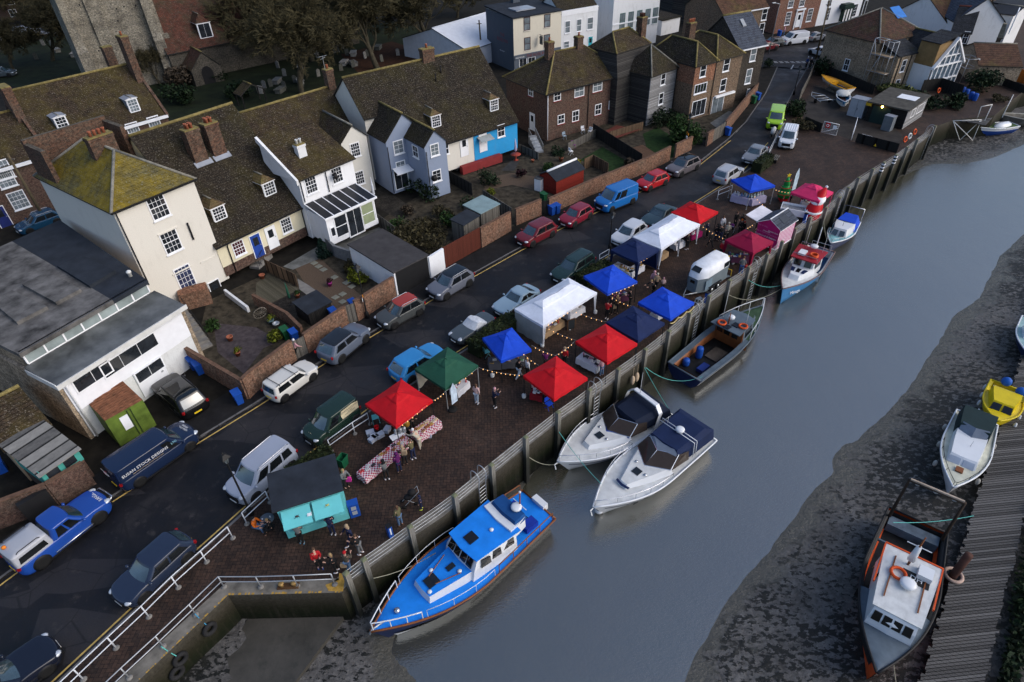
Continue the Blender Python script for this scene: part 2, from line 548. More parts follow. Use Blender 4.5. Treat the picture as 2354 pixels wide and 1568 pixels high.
def strip(bm,a,b_,z,mi=0,seg=60):
 def res(pl):
  L=[0]
  for i in range(1,len(pl)):L.append(L[-1]+(pl[i]-pl[i-1]).length)
  out=[]
  for k in range(seg+1):
   s=L[-1]*k/seg
   i=max(j for j in range(len(L)-1)if L[j]<=s+1e-9)
   f=(s-L[i])/max(1e-9,L[i+1]-L[i])
   out.append(pl[i].lerp(pl[i+1],f))
  return out
 A,C=res(a),res(b_)
 bm.add([(p.x,p.y,z)for p in A]+[(p.x,p.y,z)for p in C],[(i,seg+1+i,seg+2+i,i+1)for i in range(seg)],mi)
A_=[p+Vector((-.4,.4))for p in lft]
B_=[p+Vector((.4,-.4))for p in rgt]
strip(road,A_,B_,-.1)
struct(road.build('road',ASPH))
qpx=[(783,1361),(806,1338),(913,1258),(1018,1188),(1176,1055),(1274.6,977.5),(1347,925),(1402,885),(1487,822),(1527,790),(1640,690),(1765,603),(1828,540),(1905.6,492),(1955.6,437),(2060,372),(2140,310)]
qe=[V2(PD(*p))for p in qpx]
town=B()
far=[V2((160,330)),V2((-330,330)),V2((-330,-60))]
town.prism([tuple(p)for p in kerbL+[V2(P(3,0,100,540)),V2((70,128)),V2((160,215))]+far],-1.5,0.,0)
struct(town.build('ground',EARTH))
sl0,sl1,sl2=V2(P(1,3,785,745)),V2(P(0,3,2095,770)),V2(P(0,3,1260,1568))
sl3=sl2+(sl2-sl1).normalized()*26
creek=[V2(P(*p))for p in[(3,0,1530,1165),(3,0,1640,1125),(3,0,1700,1100),(3,0,2080,1060),(3,0,2352,830)]]
qpoly=[sl3,sl2,sl1,sl0]+qe[1:]+creek+[V2((150,120)),V2((420,150)),V2((420,260)),V2((162,217)),V2((72,127))]+kerbR[::-1]+[yr0[0]+Vector((6,-14))]
quay=B()
quay.prism([tuple(p)for p in qpoly],-4.6,0.,0,1)
struct(quay.build('quay',[QW,PAVE]))
cp=B()
def ribbon(bm,pl,w,z,mi=0,side=1):
 o=off(pl,w*side)
 bm.add([(p.x,p.y,z)for p in pl]+[(p.x,p.y,z)for p in o],[(i,len(pl)+i,len(pl)+i+1,i+1)if side<0 else(i,i+1,len(pl)+i+1,len(pl)+i)for i in range(len(pl)-1)],mi)
 return o
ribbon(cp,qe,.75,.004)
ribbon(cp,[sl3,sl2,sl1,sl0],.8,.004)
struct(cp.build('coping',CAPM))
kb=B()
for kl,sd in((kerbL,1),(kerbR,-1)):
 a,o=kl,off(kl,.16*sd)
 for i in range(len(a)-1):
  n=max(1,int((a[i+1]-a[i]).length/1.2))
  for k in range(n):
   p,q,r_,s_=a[i].lerp(a[i+1],(k+.01)/n),a[i].lerp(a[i+1],(k+.99)/n),o[i].lerp(o[i+1],(k+.99)/n),o[i].lerp(o[i+1],(k+.01)/n)
   kb.prism([tuple(p),tuple(q),tuple(r_),tuple(s_)],-.12,.005+.002*(k%2))
struct(kb.build('kerb',KERB))
ym=B()
for pl in(yl0+yl,yr0+yr,[V2(P(2,0,2352,1310,-.1)),V2(P(2,0,2130,1560,-.1))]):
 ribbon(ym,off(pl,-.05),.1,-.095)
for i in range(7):
 a,b_=P(3,0,60+i*52,583+(i%2)*1,-.095),P(3,0,60+i*52+32,583,-.095)
 for k in(0,1):
  ym.add([(a.x,a.y+k*.55,.009),(b_.x,b_.y+k*.55,.009),(b_.x,b_.y+.22+k*.55,.009),(a.x,a.y+.22+k*.55,.009)],[(0,1,2,3)],1)
a,b_=P(3,0,235,595,.009),P(3,0,212,635,.009)
ym.add([(a.x-.1,a.y,.009),(a.x+.1,a.y,.009),(b_.x+.1,b_.y,.009),(b_.x-.1,b_.y,.009)],[(3,2,1,0)],1)
struct(ym.build('road_markings',[YEL,mat('white_road_paint',(.42,.42,.42),.7,var=.3,vs=3)]))
pv=B()
ribbon(pv,off(yl0+yl,.44),2.4,.004)
pv.add(poly_px([(3,0,540,290),(3,0,520,560),(3,0,400,640),(3,0,60,610),(2,0,2250,620),(2,0,2290,420),(3,0,20,340)],.008),[tuple(range(7))[::-1]],1)
up=[P(2,0,2200,500),P(3,0,560,270),P(3,0,520,560),P(2,0,2352,470)]
u0,u1=Vector((30,111,.0075)),Vector((80,140,.0075))
struct(pv.build('pavement',[TARM,ASPH]))
WP=[(3,1,2352,600),(3,1,2160,770),(3,1,2000,1080),(3,1,1960,1170),(3,1,1720,1340),(3,1,1590,1568),(3,2,1470,170),(3,2,1400,310),(3,2,1120,660),(3,2,1000,760),(3,2,830,920),(3,2,700,960),(3,2,600,1070),(3,2,640,1200),(3,2,520,1290),(3,2,400,1430),(3,2,300,1568),(3,3,200,150),(3,3,0,400),(2,3,2050,760),(2,3,1900,1000),(2,3,1720,1290),(2,3,1600,1568)]
wp=[tuple(V2(P(*p,-3.)))for p in WP]
wp=[(95,92),(70,70)]+wp+[(7,5),(-2,5),tuple(V2(P(1,3,1500,1600,-3))),tuple(V2(P(1,3,1330,1420,-3))),tuple(V2(P(1,3,1200,1290,-3))),tuple(V2(P(1,3,1330,960,-3))),(-3.3,19.5),(-.6,24.)]+[tuple(p+Vector((-.5,.5)))for p in qe[5:-1]]+[tuple(V2(P(*p,-3.)))for p in[(3,1,1330,0),(3,0,1500,1500),(3,0,1800,1500),(3,0,2050,1450),(3,0,2352,1320)]]
wpa=np.array(wp)
def height(X,Y):
 x,y=X.ravel(),Y.ravel()
 ins=np.zeros(x.shape,bool)
 dm=np.full(x.shape,1e9)
 n=len(wpa)
 for i in range(n):
  ax,ay=wpa[i]
  bx,by=wpa[(i+1)%n]
  c=((ay>y)!=(by>y))&(x<(bx-ax)*(y-ay)/(by-ay+1e-12)+ax)
  ins^=c
  t=np.clip(((x-ax)*(bx-ax)+(y-ay)*(by-ay))/((bx-ax)**2+(by-ay)**2+1e-9),0,1)
  dm=np.minimum(dm,np.hypot(x-ax-t*(bx-ax),y-ay-t*(by-ay)))
 rough=.05*np.sin(x*1.7+np.sin(y*1.3)*1.5)*np.sin(y*2.1+np.sin(x*.9))+.035*np.sin(x*4.1+y*3.3)*np.sin(y*5.2-x*2.7)
 z=np.where(ins,-3.-np.minimum(1.1,.16*dm),-3.+np.minimum(1.1,.07*dm))
 return(z+rough*np.clip(dm/1.2,.25,1)*.7).reshape(X.shape)
def hz(x,y):return float(height(np.array([[x]]),np.array([[y]]))[0,0])
gx=np.arange(-40,110,.5)
gy=np.arange(2,116,.5)
X,Y=np.meshgrid(gx,gy)
Z=height(X,Y)
me=bpy.data.meshes.new('mud')
nx,ny=len(gx),len(gy)
idx=np.arange(nx*ny).reshape(ny,nx)
fs=np.stack([idx[:-1,:-1],idx[:-1,1:],idx[1:,1:],idx[1:,:-1]],-1).reshape(-1,4)
me.from_pydata(np.stack([X,Y,Z],-1).reshape(-1,3).tolist(),[],fs.tolist())
me.polygons.foreach_set('use_smooth',[True]*len(me.polygons))
mud=bpy.data.objects.new('mud',me)
COL.objects.link(mud)
struct(mud)
m,t,b=newmat('river_mud')
g=NT(t)
v=g.coord()
n=g.noise(v,.3,6,.6)
c=g.ramp(n,[(.3,(.055,.052,.048)),(.7,(.125,.12,.115))])
c=g.mix(1.,c,g.ramp(g.noise(v,3.2,6,.75),[(.35,.45),(.65,1.35)]),'MULTIPLY')
wd=g.noise(g.coord(scale=(1.1,1.7,1),rz=R(20)),2.1,7,.65)
wz=g.noise(v,.12,2)
c=g.mix(g.ramp(g.math('ADD',wd,g.math('MULTIPLY',wz,.5)),[(.752,0),(.77,1)]),c,(.006,.007,.006))
pz=g.n('SeparateXYZ')
tc=g.n('TexCoord')
g.l(tc.outputs['Object'],pz.inputs[0])
hi=g.math('ADD',g.math('MULTIPLY',g.math('ADD',pz.outputs[2],3.),1.),g.math('MULTIPLY',g.math('SUBTRACT',n,.5),.8))
wet=g.math('ADD',pz.outputs[2],g.math('MULTIPLY',g.math('SUBTRACT',g.noise(v,.8,4),.5),.35))
wet=g.ramp(g.math('ADD',wet,3.),[(.02,1),(.1,0)])
c=g.mix(wet,c,(.075,.072,.06))
g.l(g.ramp(wet,[(0,.6),(1,.18)]),b.inputs['Roughness'])
c=g.mix(g.ramp(hi,[(.62,0),(.95,.92)]),c,(.022,.021,.014))
g.l(c,b.inputs['Base Color'])
b.inputs['Roughness'].default_value=.55
b.inputs['Specular IOR Level'].default_value=.35
g.bump(g.math('ADD',g.noise(v,3.2,5,.7),g.math('MULTIPLY',wd,1.2)),b,.7,.12)
me.materials.append(m)
m,t,b=newmat('river_water')
g=NT(t)
v=g.coord()
c=g.ramp(g.noise(v,.08,4),[(.3,(.042,.042,.028)),(.7,(.058,.055,.037))])
g.l(c,b.inputs['Base Color'])
b.inputs['Roughness'].default_value=.07
b.inputs['IOR'].default_value=2.1
b.inputs['Specular IOR Level'].default_value=1.
c=g.mix(1.,c,g.ramp(g.noise(v,9,3,.8),[(.3,.72),(.7,1.3)]),'MULTIPLY')
g.l(c,b.inputs['Base Color'])
rip=g.math('ADD',g.noise(g.coord(scale=(1,2.2,1),rz=R(-46)),5.5,3,.6),g.math('MULTIPLY',g.noise(v,.6,3),1.2))
g.bump(rip,b,.3,.06)
wtr=B()
wtr.add([(-8,3,-3.02),(110,3,-3.02),(110,112,-3.02),(-8,112,-3.02)],[(0,1,2,3)])
struct(wtr.build('water',m))
sp=B()
nw=lambda a,z:(a.x,a.y,z)
e0,e1=V2(P(1,3,800,965,-2.45)),V2(P(1,3,360,1568,-2.45))
e2=e1+(e1-e0).normalized()*12
sp.prism([tuple(e0+Vector((-.2,1.2))),tuple(e0),tuple(e1),tuple(e2),(sl3.x-1,sl3.y),tuple(sl2+Vector((-1,1))),tuple(sl1+Vector((-.5,1)))],-4.2,-2.45)
m,t,b=newmat('slipway_silt')
g=NT(t)
v=g.coord()
c=g.ramp(g.noise(v,.5,7,.7),[(.3,(.03,.028,.022)),(.7,(.068,.062,.052))])
c=g.mix(g.ramp(g.noise(v,1.1,6,.7),[(.58,0),(.72,.8)]),c,(.02,.022,.016))
g.l(c,b.inputs['Base Color'])
b.inputs['Roughness'].default_value=.6
g.bump(g.noise(v,4,4),b,.3,.05)
struct(sp.build('slipway',m))
yp=B()
def wornline(a,b_,n,w):
 for i in range(n):
  if rnd.random()<.3:continue
  p,q=a.lerp(b_,i/n),a.lerp(b_,(i+rnd.uniform(.4,1))/n)
  t_=(b_-a).normalized()
  nn=Vector((-t_.y,t_.x))*rnd.uniform(.5,1)*w
  yp.add([(p.x,p.y,.009),(q.x,q.y,.009),(q.x+nn.x,q.y+nn.y,.009),(p.x+nn.x,p.y+nn.y,.009)],[(0,1,2,3)])
wornline(sl1,sl0,34,.13)
wornline(sl2,sl1,44,.1)
c0=sl0.lerp(sl1,.03)
yp.add([(c0.x+.25,c0.y+.05,.01),(c0.x+.2,c0.y+1.0,.01),(c0.x-.15,c0.y+1.1,.01),(c0.x-.1,c0.y+.7,.01),(c0.x-.75,c0.y+.45,.01),(c0.x-.5,c0.y+.1,.01)],[(0,1,2,3,4,5)])
struct(yp.build('edge_paint',mat('worn_yellow',(.42,.25,.05),.8,var=.4,vs=6)))
# ================================================================ houses
BR_RED=brick('red_brown_brick',(.12,.055,.04),(.08,.04,.032),(.1,.085,.07))
BR_GARD=brick('garden_wall_brick',(.26,.115,.065),(.2,.09,.055),(.16,.13,.1),st=.6)
BR_STOCK=brick('yellow_stock_brick',(.42,.31,.2),(.3,.22,.14),(.3,.26,.21),stain=(.06,.05,.04),st=.6)
BR_OR=brick('orange_brick',(.33,.13,.07),(.27,.1,.055),(.2,.15,.11))
BR_DK=brick('soot_brick',(.05,.04,.034),(.035,.03,.027),(.06,.052,.045))
BR_BR=brick('brown_brick',(.22,.135,.085),(.16,.1,.06),(.17,.145,.115))
BR_GEO=brick('georgian_brick',(.25,.09,.055),(.2,.075,.05),(.2,.16,.13))
BR_CH=brick('chimney_brick',(.15,.065,.04),(.05,.03,.025),(.1,.085,.065))
T_DK=tiles('mossy_brown_tiles',(.034,.026,.018),(.02,.016,.012),(.034,.028,.01),.45,lichen=(.24,.22,.18))
T_MD=tiles('lichened_brown_tiles',(.056,.038,.024),(.032,.023,.016),(.062,.048,.014),.48,.22,.14,lichen=(.26,.23,.18))
T_YEL=tiles('yellow_lichen_tiles',(.12,.11,.055),(.085,.078,.045),(.22,.155,.01),.6,.25,.2,lichen=(.26,.26,.2))
T_RED=tiles('old_red_tiles',(.1,.045,.03),(.06,.034,.026),(.06,.05,.02),.4,lichen=(.17,.16,.14))
T_SL=tiles('blue_slates',(.075,.088,.115),(.06,.07,.095),(.08,.085,.06),.1,.3,.22,(.12,.13,.15))
T_SLD=tiles('dark_slates',(.035,.038,.044),(.026,.028,.033),(.06,.055,.03),.25,.3,.2,(.09,.09,.09))
T_DOR=tiles('dormer_tiles',(.16,.1,.055),(.11,.075,.045),(.12,.1,.03),.45,.22,.14,lichen=(.3,.27,.2))
T_RB=tiles('red_brown_tiles',(.12,.06,.035),(.085,.045,.03),(.09,.07,.02),.3,.25,.18,lichen=(.15,.12,.1))
RIDGE=mat('mossy_ridge_tiles',(.2,.16,.06),.9,var=.5,vs=3)
RIDGEG=mat('grey_ridge_tiles',(.2,.19,.16),.9,var=.4,vs=3)
CREAM=render_mat('cream_render',(.69,.66,.59))
CREAM2=render_mat('pale_yellow_render',(.7,.64,.46))
WREND=render_mat('white_render',(.8,.81,.83))
WDIRT=render_mat('streaked_white_render',(.72,.73,.74),(.2,.18,.14),.6)
BLUEG=render_mat('blue_grey_render',(.25,.3,.4))
BRIGHT=render_mat('bright_blue_render',(.03,.3,.62))
DKGREY=render_mat('dark_grey_render',(.085,.1,.125))
FELT=mat('roofing_felt',(.022,.027,.036),.9,var=.35,vs=1,bump=.2)
FELTG=mat('weathered_grey_felt',(.11,.105,.1),.9,var=.85,vs=.9,bump=.3)
WBOARD=mat('white_boards',(.78,.79,.82),.5,var=.06,vs=2)
BBOARD=boards('black_weatherboard',(.022,.021,.02),(.075,.07,.065),.17)
GBOARD=boards('grey_weatherboard',(.15,.15,.15),(.36,.36,.37),.17)
CORR=boards('black_corrugated',(.012,.012,.012),(.03,.028,.026),.09)
FLINT=brick('flint_rubble',(.3,.27,.21),(.16,.15,.13),(.21,.19,.15),.34,.2,(.04,.035,.03),.75,.03)
FLINTD=brick('dark_rubble',(.12,.105,.085),(.07,.064,.055),(.1,.09,.07),.34,.2,(.03,.026,.022),.7,.03)
BARGE=mat('dark_verge',(.03,.029,.027),.8)
class House:
 """x runs along the front wall A > B, y runs back from it"""
 def __init__(s,name,label,A,Bp,z0,z1,depth,cat='house',group=None):
  A,Bp=V2(A),V2(Bp)
  s.A,s.u=A,(Bp-A).normalized()
  s.L,s.n=(Bp-A).length,Vector((-s.u.y,s.u.x))
  s.ang,s.z0,s.z1,s.d=math.atan2(s.u.y,s.u.x),z0,z1,depth
  s.o=thing(name,label,cat,(A.x,A.y,0),s.ang,group)
 def loc(s,p):
  q=V2(p)-s.A
  return Vector((q.dot(s.u),q.dot(s.n),p[2]if len(p)>2 else 0))
 def at(s,px,wall='f',y=0):
  if wall in 'fb':
   a,z=onplane(s.A+s.n*(y if wall=='f' else s.d),s.u,px)
   return a,z
  x={'l':0,'r':s.L}.get(wall,y)
  if wall=='x':x=y
  return onplane(s.A+s.u*x,s.n,px)
 def walls(s,m,roof='flat',zr=None,yr=None,zb=None,mats=None,name='wall',x0=0,x1=None):
  """roof: flat, gable (ridge along x), gabley (ridge along y)"""
  x1=s.L if x1 is None else x1
  d,z0,z1=s.d,s.z0,s.z1
  zb=z1 if zb is None else zb
  b_=B()
  if roof=='gable':
   yr=d/2 if yr is None else yr
   sec=[(0,z0),(d,z0),(d,zb),(yr,zr-.02),(0,z1)]
   n=5
   b_.add([(x0,y,z)for y,z in sec]+[(x1,y,z)for y,z in sec],[tuple(range(n))[::-1],tuple(range(n,2*n))]+[(i,(i+1)%n,n+(i+1)%n,n+i)for i in range(n)])
  elif roof=='gabley':
   xm=(x0+x1)/2
   sec=[(x0,z0),(x1,z0),(x1,z1),(xm,zr-.02),(x0,z1)]
   n=5
   b_.add([(x,0,z)for x,z in sec]+[(x,d,z)for x,z in sec],[tuple(range(n)),tuple(range(n,2*n))[::-1]]+[(i,n+i,n+(i+1)%n,(i+1)%n)for i in range(n)])
  else:b_.box(x0,x1,0,d,z0,z1)
  return b_.build(name,m,s.o)
 def roof_gable(s,m,zr,yr=None,zb=None,ov=.25,ex=.15,th=.14,rm=None,name='roof',x0=0,x1=None):
  x1=s.L if x1 is None else x1
  yr=s.d/2 if yr is None else yr
  zb=s.z1 if zb is None else zb
  sf,sb_=(zr-s.z1)/yr,(zr-zb)/(s.d-yr)
  b_=B()
  t=.1
  b_.slab([(x0-ex,-ov,s.z1-sf*ov+t),(x1+ex,-ov,s.z1-sf*ov+t),(x1+ex,yr,zr+t),(x0-ex,yr,zr+t)],th,0,2)
  b_.slab([(x0-ex,yr,zr+t),(x1+ex,yr,zr+t),(x1+ex,s.d+ov,zb-sb_*ov+t),(x0-ex,s.d+ov,zb-sb_*ov+t)],th,0,2)
  b_.tube([(x0-ex,yr,zr+t+.01),(x1+ex,yr,zr+t+.01)],.13,7,1)
  return b_.build(name,[m,rm or RIDGE,BARGE],s.o)
 def roof_gabley(s,m,zr,y1=None,ov=.15,ex=.12,th=.12,rm=None,x0=0,x1=None,y0=0,z1=None,name='roof'):
  x1=s.L if x1 is None else x1
  y1=s.d if y1 is None else y1
  z1=s.z1 if z1 is None else z1
  xm=(x0+x1)/2
  k=(zr-z1)/((x1-x0)/2)
  b_=B()
  t=.08
  b_.slab([(x0-ov,y0-ex,z1-k*ov+t),(xm,y0-ex,zr+t),(xm,y1,zr+t),(x0-ov,y1,z1-k*ov+t)],th,0,2)
  b_.slab([(xm,y0-ex,zr+t),(x1+ov,y0-ex,z1-k*ov+t),(x1+ov,y1,z1-k*ov+t),(xm,y1,zr+t)],th,0,2)
  b_.tube([(xm,y0-ex,zr+t+.01),(xm,y1,zr+t+.01)],.11,7,1)
  return b_.build(name,[m,rm or RIDGE,BARGE],s.o)
 def roof_hip(s,m,zr,ov=.3,th=.12,rm=None,x0=0,x1=None,y0=0,y1=None,hip=None,along=None,name='roof'):
  x1=s.L if x1 is None else x1
  y1=s.d if y1 is None else y1
  z1=s.z1
  X,Y=x1-x0,y1-y0
  along=along or('x' if X>=Y else 'y')
  h=hip or min(X,Y)/2
  if along=='x':a,c=(x0+h,(y0+y1)/2),(x1-h,(y0+y1)/2)
  else:a,c=((x0+x1)/2,y0+h),((x0+x1)/2,y1-h)
  k=(zr-z1)/(min(X,Y)/2)
  e=[(x0-ov,y0-ov),(x1+ov,y0-ov),(x1+ov,y1+ov),(x0-ov,y1+ov)]
  ze=z1-k*ov*.7+.06
  e=[(p[0],p[1],ze)for p in e]
  a,c=(a[0],a[1],zr),(c[0],c[1],zr)
  b_=B()
  if along=='x':fs=[[e[0],e[1],c,a],[e[1],e[2],c],[e[2],e[3],a,c],[e[3],e[0],a]]
  else:fs=[[e[0],e[1],a],[e[1],e[2],c,a],[e[2],e[3],c],[e[3],e[0],a,c]]
  for f in fs:b_.slab(f,th,0,2)
  up_=Vector((0,0,.02))
  for p,q in((a,c),(e[0],a),(e[1],a if along=='y' else c),(e[2],c),(e[3],c if along=='y' else a)):
   b_.tube([Vector(p)+up_,Vector(q)+up_],.11,7,1)
  return b_.build(name,[m,rm or RIDGE,BARGE],s.o)
 def M(s,wall,y=0):
  """frame of a wall: local x along it, z up, -y outwards"""
  if wall=='f':return Matrix.Translation((0,y,0))
  if wall=='r':return Matrix.Translation((s.L if not y else y,0,0))@Matrix.Rotation(R(90),4,'Z')
  if wall=='l':return Matrix.Translation((0 if not y else y,0,0))@Matrix.Rotation(R(-90),4,'Z')
 def win(s,px,w,h,wall='f',y=0,nx=2,ny=2,fm=None,pm=None,sill=None,name='window',fw=.09,out=.0,recess=False,label=None):
  a,z=s.at(px,'f' if wall=='f' else('l' if wall=='l' else 'r'),y)if not(y and wall in 'lr')else s.at(px,'x',y)
  return s.winat(a,z,w,h,wall,y,nx,ny,fm,pm,sill,name,fw,label)
 def winat(s,a,z,w,h,wall='f',y=0,nx=2,ny=2,fm=None,pm=None,sill=None,name='window',fw=.09,label=None):
  M_=s.M(wall,y)
  w,h=w*1.14,h*1.1
  if wall=='l':a=-a
  M_=M_@Matrix.Translation((a,0,z))
  f=B()
  hw,hh=w/2,h/2
  yo,yi=-.05,.02
  for q in((-hw,-hw+fw,-hh,hh),(hw-fw,hw,-hh,hh),(-hw+fw,hw-fw,-hh,-hh+fw),(-hw+fw,hw-fw,hh-fw,hh)):f.box(q[0],q[1],yo,yi,q[2],q[3])
  for i in range(1,nx):f.box(-hw+fw+(w-2*fw)*i/nx-.014,-hw+fw+(w-2*fw)*i/nx+.014,-.034,-.0,-hh+fw,hh-fw)
  for i in range(1,ny):f.box(-hw+fw,hw-fw,-.036 if 2*i!=ny else-.044,-.0,-hh+fw+(h-2*fw)*i/ny-(.03 if 2*i==ny else .014),-hh+fw+(h-2*fw)*i/ny+(.03 if 2*i==ny else .014))
  o=f.build(name,fm or WHITE,s.o)
  o.matrix_local=M_
  p=B().box(-hw+fw,hw-fw,-.02,.01,-hh+fw,hh-fw).build('pane',pm or GLASS,o)
  if sill is not None:B().box(-hw-.06,hw+.06,-.12,.0,-hh-.09,-hh-.003).build('sill',sill,o)
  if label:o['label']=label
  return o
 def door(s,px,w,h,m,wall='f',y=0,glazed=True,name='door',hw_=.05):
  a,z=s.at(px,wall,y)
  M_=s.M(wall,y)@Matrix.Translation((-a if wall=='l' else a,0,z))
  b_=B().box(-w/2,w/2,-.05,.02,-h/2,h/2)
  b_.box(-w/2-.07,-w/2,-.07,.02,-h/2,h/2+.07,1).box(w/2,w/2+.07,-.07,.02,-h/2,h/2+.07,1).box(-w/2,w/2,-.07,.02,h/2,h/2+.07,1)
  o=b_.build(name,[m,WHITE],s.o)
  o.matrix_local=M_
  if glazed:B().box(-w*.27,w*.27,-.06,-.04,h*.03,h*.38).build('pane',GLASS,o)
  B().box(w*.34,w*.42,-.09,-.05,-.06,.04).build('handle',STEEL,o)
  return o
 def pipe(s,pts,m=None,r=.05,name='drainpipe'):
  return B().tube(pts,r,6).build(name,m or BLACK,s.o)
 def gutter(s,x0,x1,z,m=None,y=-.3):
  return B().box(x0,x1,y-.06,y+.06,z-.1,z).build('gutter',m or BLACK,s.o)
 def chimney(s,x,y,zb,zt,sx=.9,sy=.6,m=None,pots=2,pm=None,lead=True,cap=RIDGE,rows=1):
  b_=B().box(x-sx/2,x+sx/2,y-sy/2,y+sy/2,zb,zt-.3).box(x-sx/2-.05,x+sx/2+.05,y-sy/2-.05,y+sy/2+.05,zt-.3,zt-.1).box(x-sx/2-.02,x+sx/2+.02,y-sy/2-.02,y+sy/2+.02,zt-.1,zt,1)
  o=b_.build('chimney',[m or BR_CH,cap],s.o)
  for j in range(rows):
   for i in range(pots//rows):
    k=pots//rows
    px_=x+(i-(k-1)/2)*min(.34,sx/max(1,k))
    py_=y+(j-(rows-1)/2)*.3
    B().lathe([(.13,0),(.11,.3),(.14,.34),(.14,.42),(.09,.42),(.09,.2)],(px_,py_,zt-.02),9).build('chimney_pot',pm or POT,o)
  return o
 def dormer(s,x,z,w,h,slope,m=T_DK,hipped=True,fm=None,nx=4,ny=4,pm=None,sidem=None,over=.1,rise=.55):
  """x centre, z height of the window's foot on the front slope; slope = rise over run of the roof"""
  y0=(z-s.z1)/slope
  zt=z+h
  yb=(zt+rise-s.z1)/slope+.2
  yt=(zt-s.z1)/slope+.15
  b_=B()
  b_.add([(x-w/2,y0,z),(x+w/2,y0,z),(x+w/2,y0,zt),(x-w/2,y0,zt),(x-w/2,yt,zt),(x+w/2,yt,zt)],[(0,1,2,3)],1)
  b_.add([(x-w/2,y0,z),(x-w/2,y0,zt),(x-w/2,yt,zt)],[(0,1,2)],0)
  b_.add([(x+w/2,y0,z),(x+w/2,yt,zt),(x+w/2,y0,zt)],[(0,1,2)],0)
  o=b_.build('dormer',[sidem or m,fm or WHITE],s.o)
  r_=B()
  e=w/2+over
  f_=y0-over
  a=(x,y0+(w*.45 if hipped else-over),zt+rise)
  bk=(x,yb,zt+rise)
  for f in([(x-e,f_,zt),(x+e,f_,zt),a],)if hipped else():r_.slab(f,.06,0,1)
  r_.slab([(x-e,f_,zt),a,bk,(x-e,yt,zt)],.06,0,1)
  r_.slab([a,(x+e,f_,zt),(x+e,yt,zt),bk],.06,0,1)
  r_.tube([a,bk],.07,6,2)
  r_.build('dormer_roof',[m,WHITE,RIDGEG],o)
  wn=s.winat(x,z+h*.5,w*.8,h*.86,'f',y0-.01,nx,ny,fm,pm)
  wn.parent=o
  return o
 def plane_y(s,px,slope,n=0):
  """where a line of sight meets the front slope: local x, y, z"""
  d=ray(*px)
  o=Vector((0,0,CAMZ))
  t=(s.z1+slope*((V2(o)-s.A).dot(s.n))-o.z)/(d.z-slope*(V2(d).dot(s.n)))
  return s.loc(o+d*t)
h=House('workshop','white boarded workshop with flat grey felt roofs beside the green container',P(0,2,540,375,4.9),P(0,1,1640,1250,4.9),0,4.9,17.4,'workshop')
b_=B()
b_.box(0,h.L,0,2.9,2.35,4.75,0).box(0.02,h.L-.02,.03,2.9,0,2.35,1)
b_.build('front_wall',[WBOARD,render_mat('peeling_white_brick',(.66,.67,.66),(.12,.1,.08),.6)],h.o)
Lr=11.6
B().prism([(-.03,0.02),(-.25,0.02),(-.25,17.4),(-.03,17.4)],0,4.8).prism([(0,2.9),(h.L,2.9),(Lr,17.4),(0,17.4)],0,6.0).prism([(h.L+.002,.05),(h.L+.3,.05),(h.L+.3,2.9),(h.L+.002,2.9)],0,4.7).build('side_wall',BR_STOCK,h.o)
lo=B().slab([(-.3,-.25,4.9),(h.L+.35,-.25,4.9),(h.L+.35,2.85,5.2),(-.3,2.85,5.2)],.2)
lo.build('lower_roof',mat('wet_patched_felt',(.085,.09,.09),.4,var=.95,vs=.5,spec=.5),h.o)
B().box(-.35,h.L+.4,-.33,-.25,4.6,4.93).box(-.36,-.3,-.25,2.9,4.6,5.0).build('fascia',OFFW,h.o)
cw=B().box(0,h.L,2.86,2.9,5.2,5.3)
for i in range(8):cw.box(i*h.L/7-.05,i*h.L/7+.05,2.8,2.9,5.3,6.2)
cw.box(-.1,h.L+.1,2.78,2.9,6.1,6.3)
ce=cw.build('clerestory',WHITE,h.o)
B().box(.05,h.L-.05,2.84,2.87,5.3,6.1).build('pane',mat('frosted_panel',(.26,.31,.31),.3,var=.4,vs=.6),ce)
gp=[h.loc(P(0,1,110,650,6.3)),h.loc(P(0,1,970,1165,6.3))]
B().slab([(-.2,2.6,6.3),(gp[1].x,2.6,6.3),(gp[0].x,17.4,6.3),(-.2,17.4,6.3)],.3).build('grey_felt_roof',FELTG,h.o)
B().slab([(gp[1].x,2.6,6.3),(h.L+.1,2.6,6.3),(Lr,17.4,6.3),(gp[0].x,17.4,6.3)],.3).build('dark_felt_roof',FELT,h.o)
for q,mm in(([(200,1040),(440,925),(740,1085),(510,1210)],FELTG),([(-90,1190),(110,1095),(430,1245),(150,1390)],FELTG),([(520,870),(740,770),(1055,915),(820,1055)],FELT)):
 B().prism([tuple(h.loc(P(0,1,*p,6.55)))[:2]for p in q],6.3,6.55).build('roof_hatch',mm,h.o)
c_=h.loc(P(0,1,1195,960,6.4))
B().lathe([(.13,0),(.13,.28),(.17,.3),(.17,.42),(.05,.5)],(c_.x,c_.y,6.3),10).build('roof_vent',OFFW,h.o)
h.win((0,2,850,315),2.2,1.05,nx=2,ny=1)
h.win((0,2,1195,125),3.6,1.05,nx=3,ny=1)
h.door((0,2,1400,330),2.,2.0,WHITE,glazed=False)
wd_=h.win((0,2,1375,265),1.9,.9,nx=2,ny=1,name='door_window',y=-.06)
h.pipe([(.15,-.3,4.6),(.15,-.08,4.2),(.15,-.08,0)],WHITE,.06)
h=House('cream_house','tall cream three-storey house with yellow lichened hipped roof',P(0,1,1030,375,9.6),P(0,1,1770,75,9.6),.3,9.6,11.7)
h.walls(CREAM)
h.roof_hip(T_YEL,12.3,along='y',hip=3.6,ov=.2,rm=RIDGEG)
h.chimney(3.2,5.2,11.4,13.2,1.9,.7,BR_CH,4)
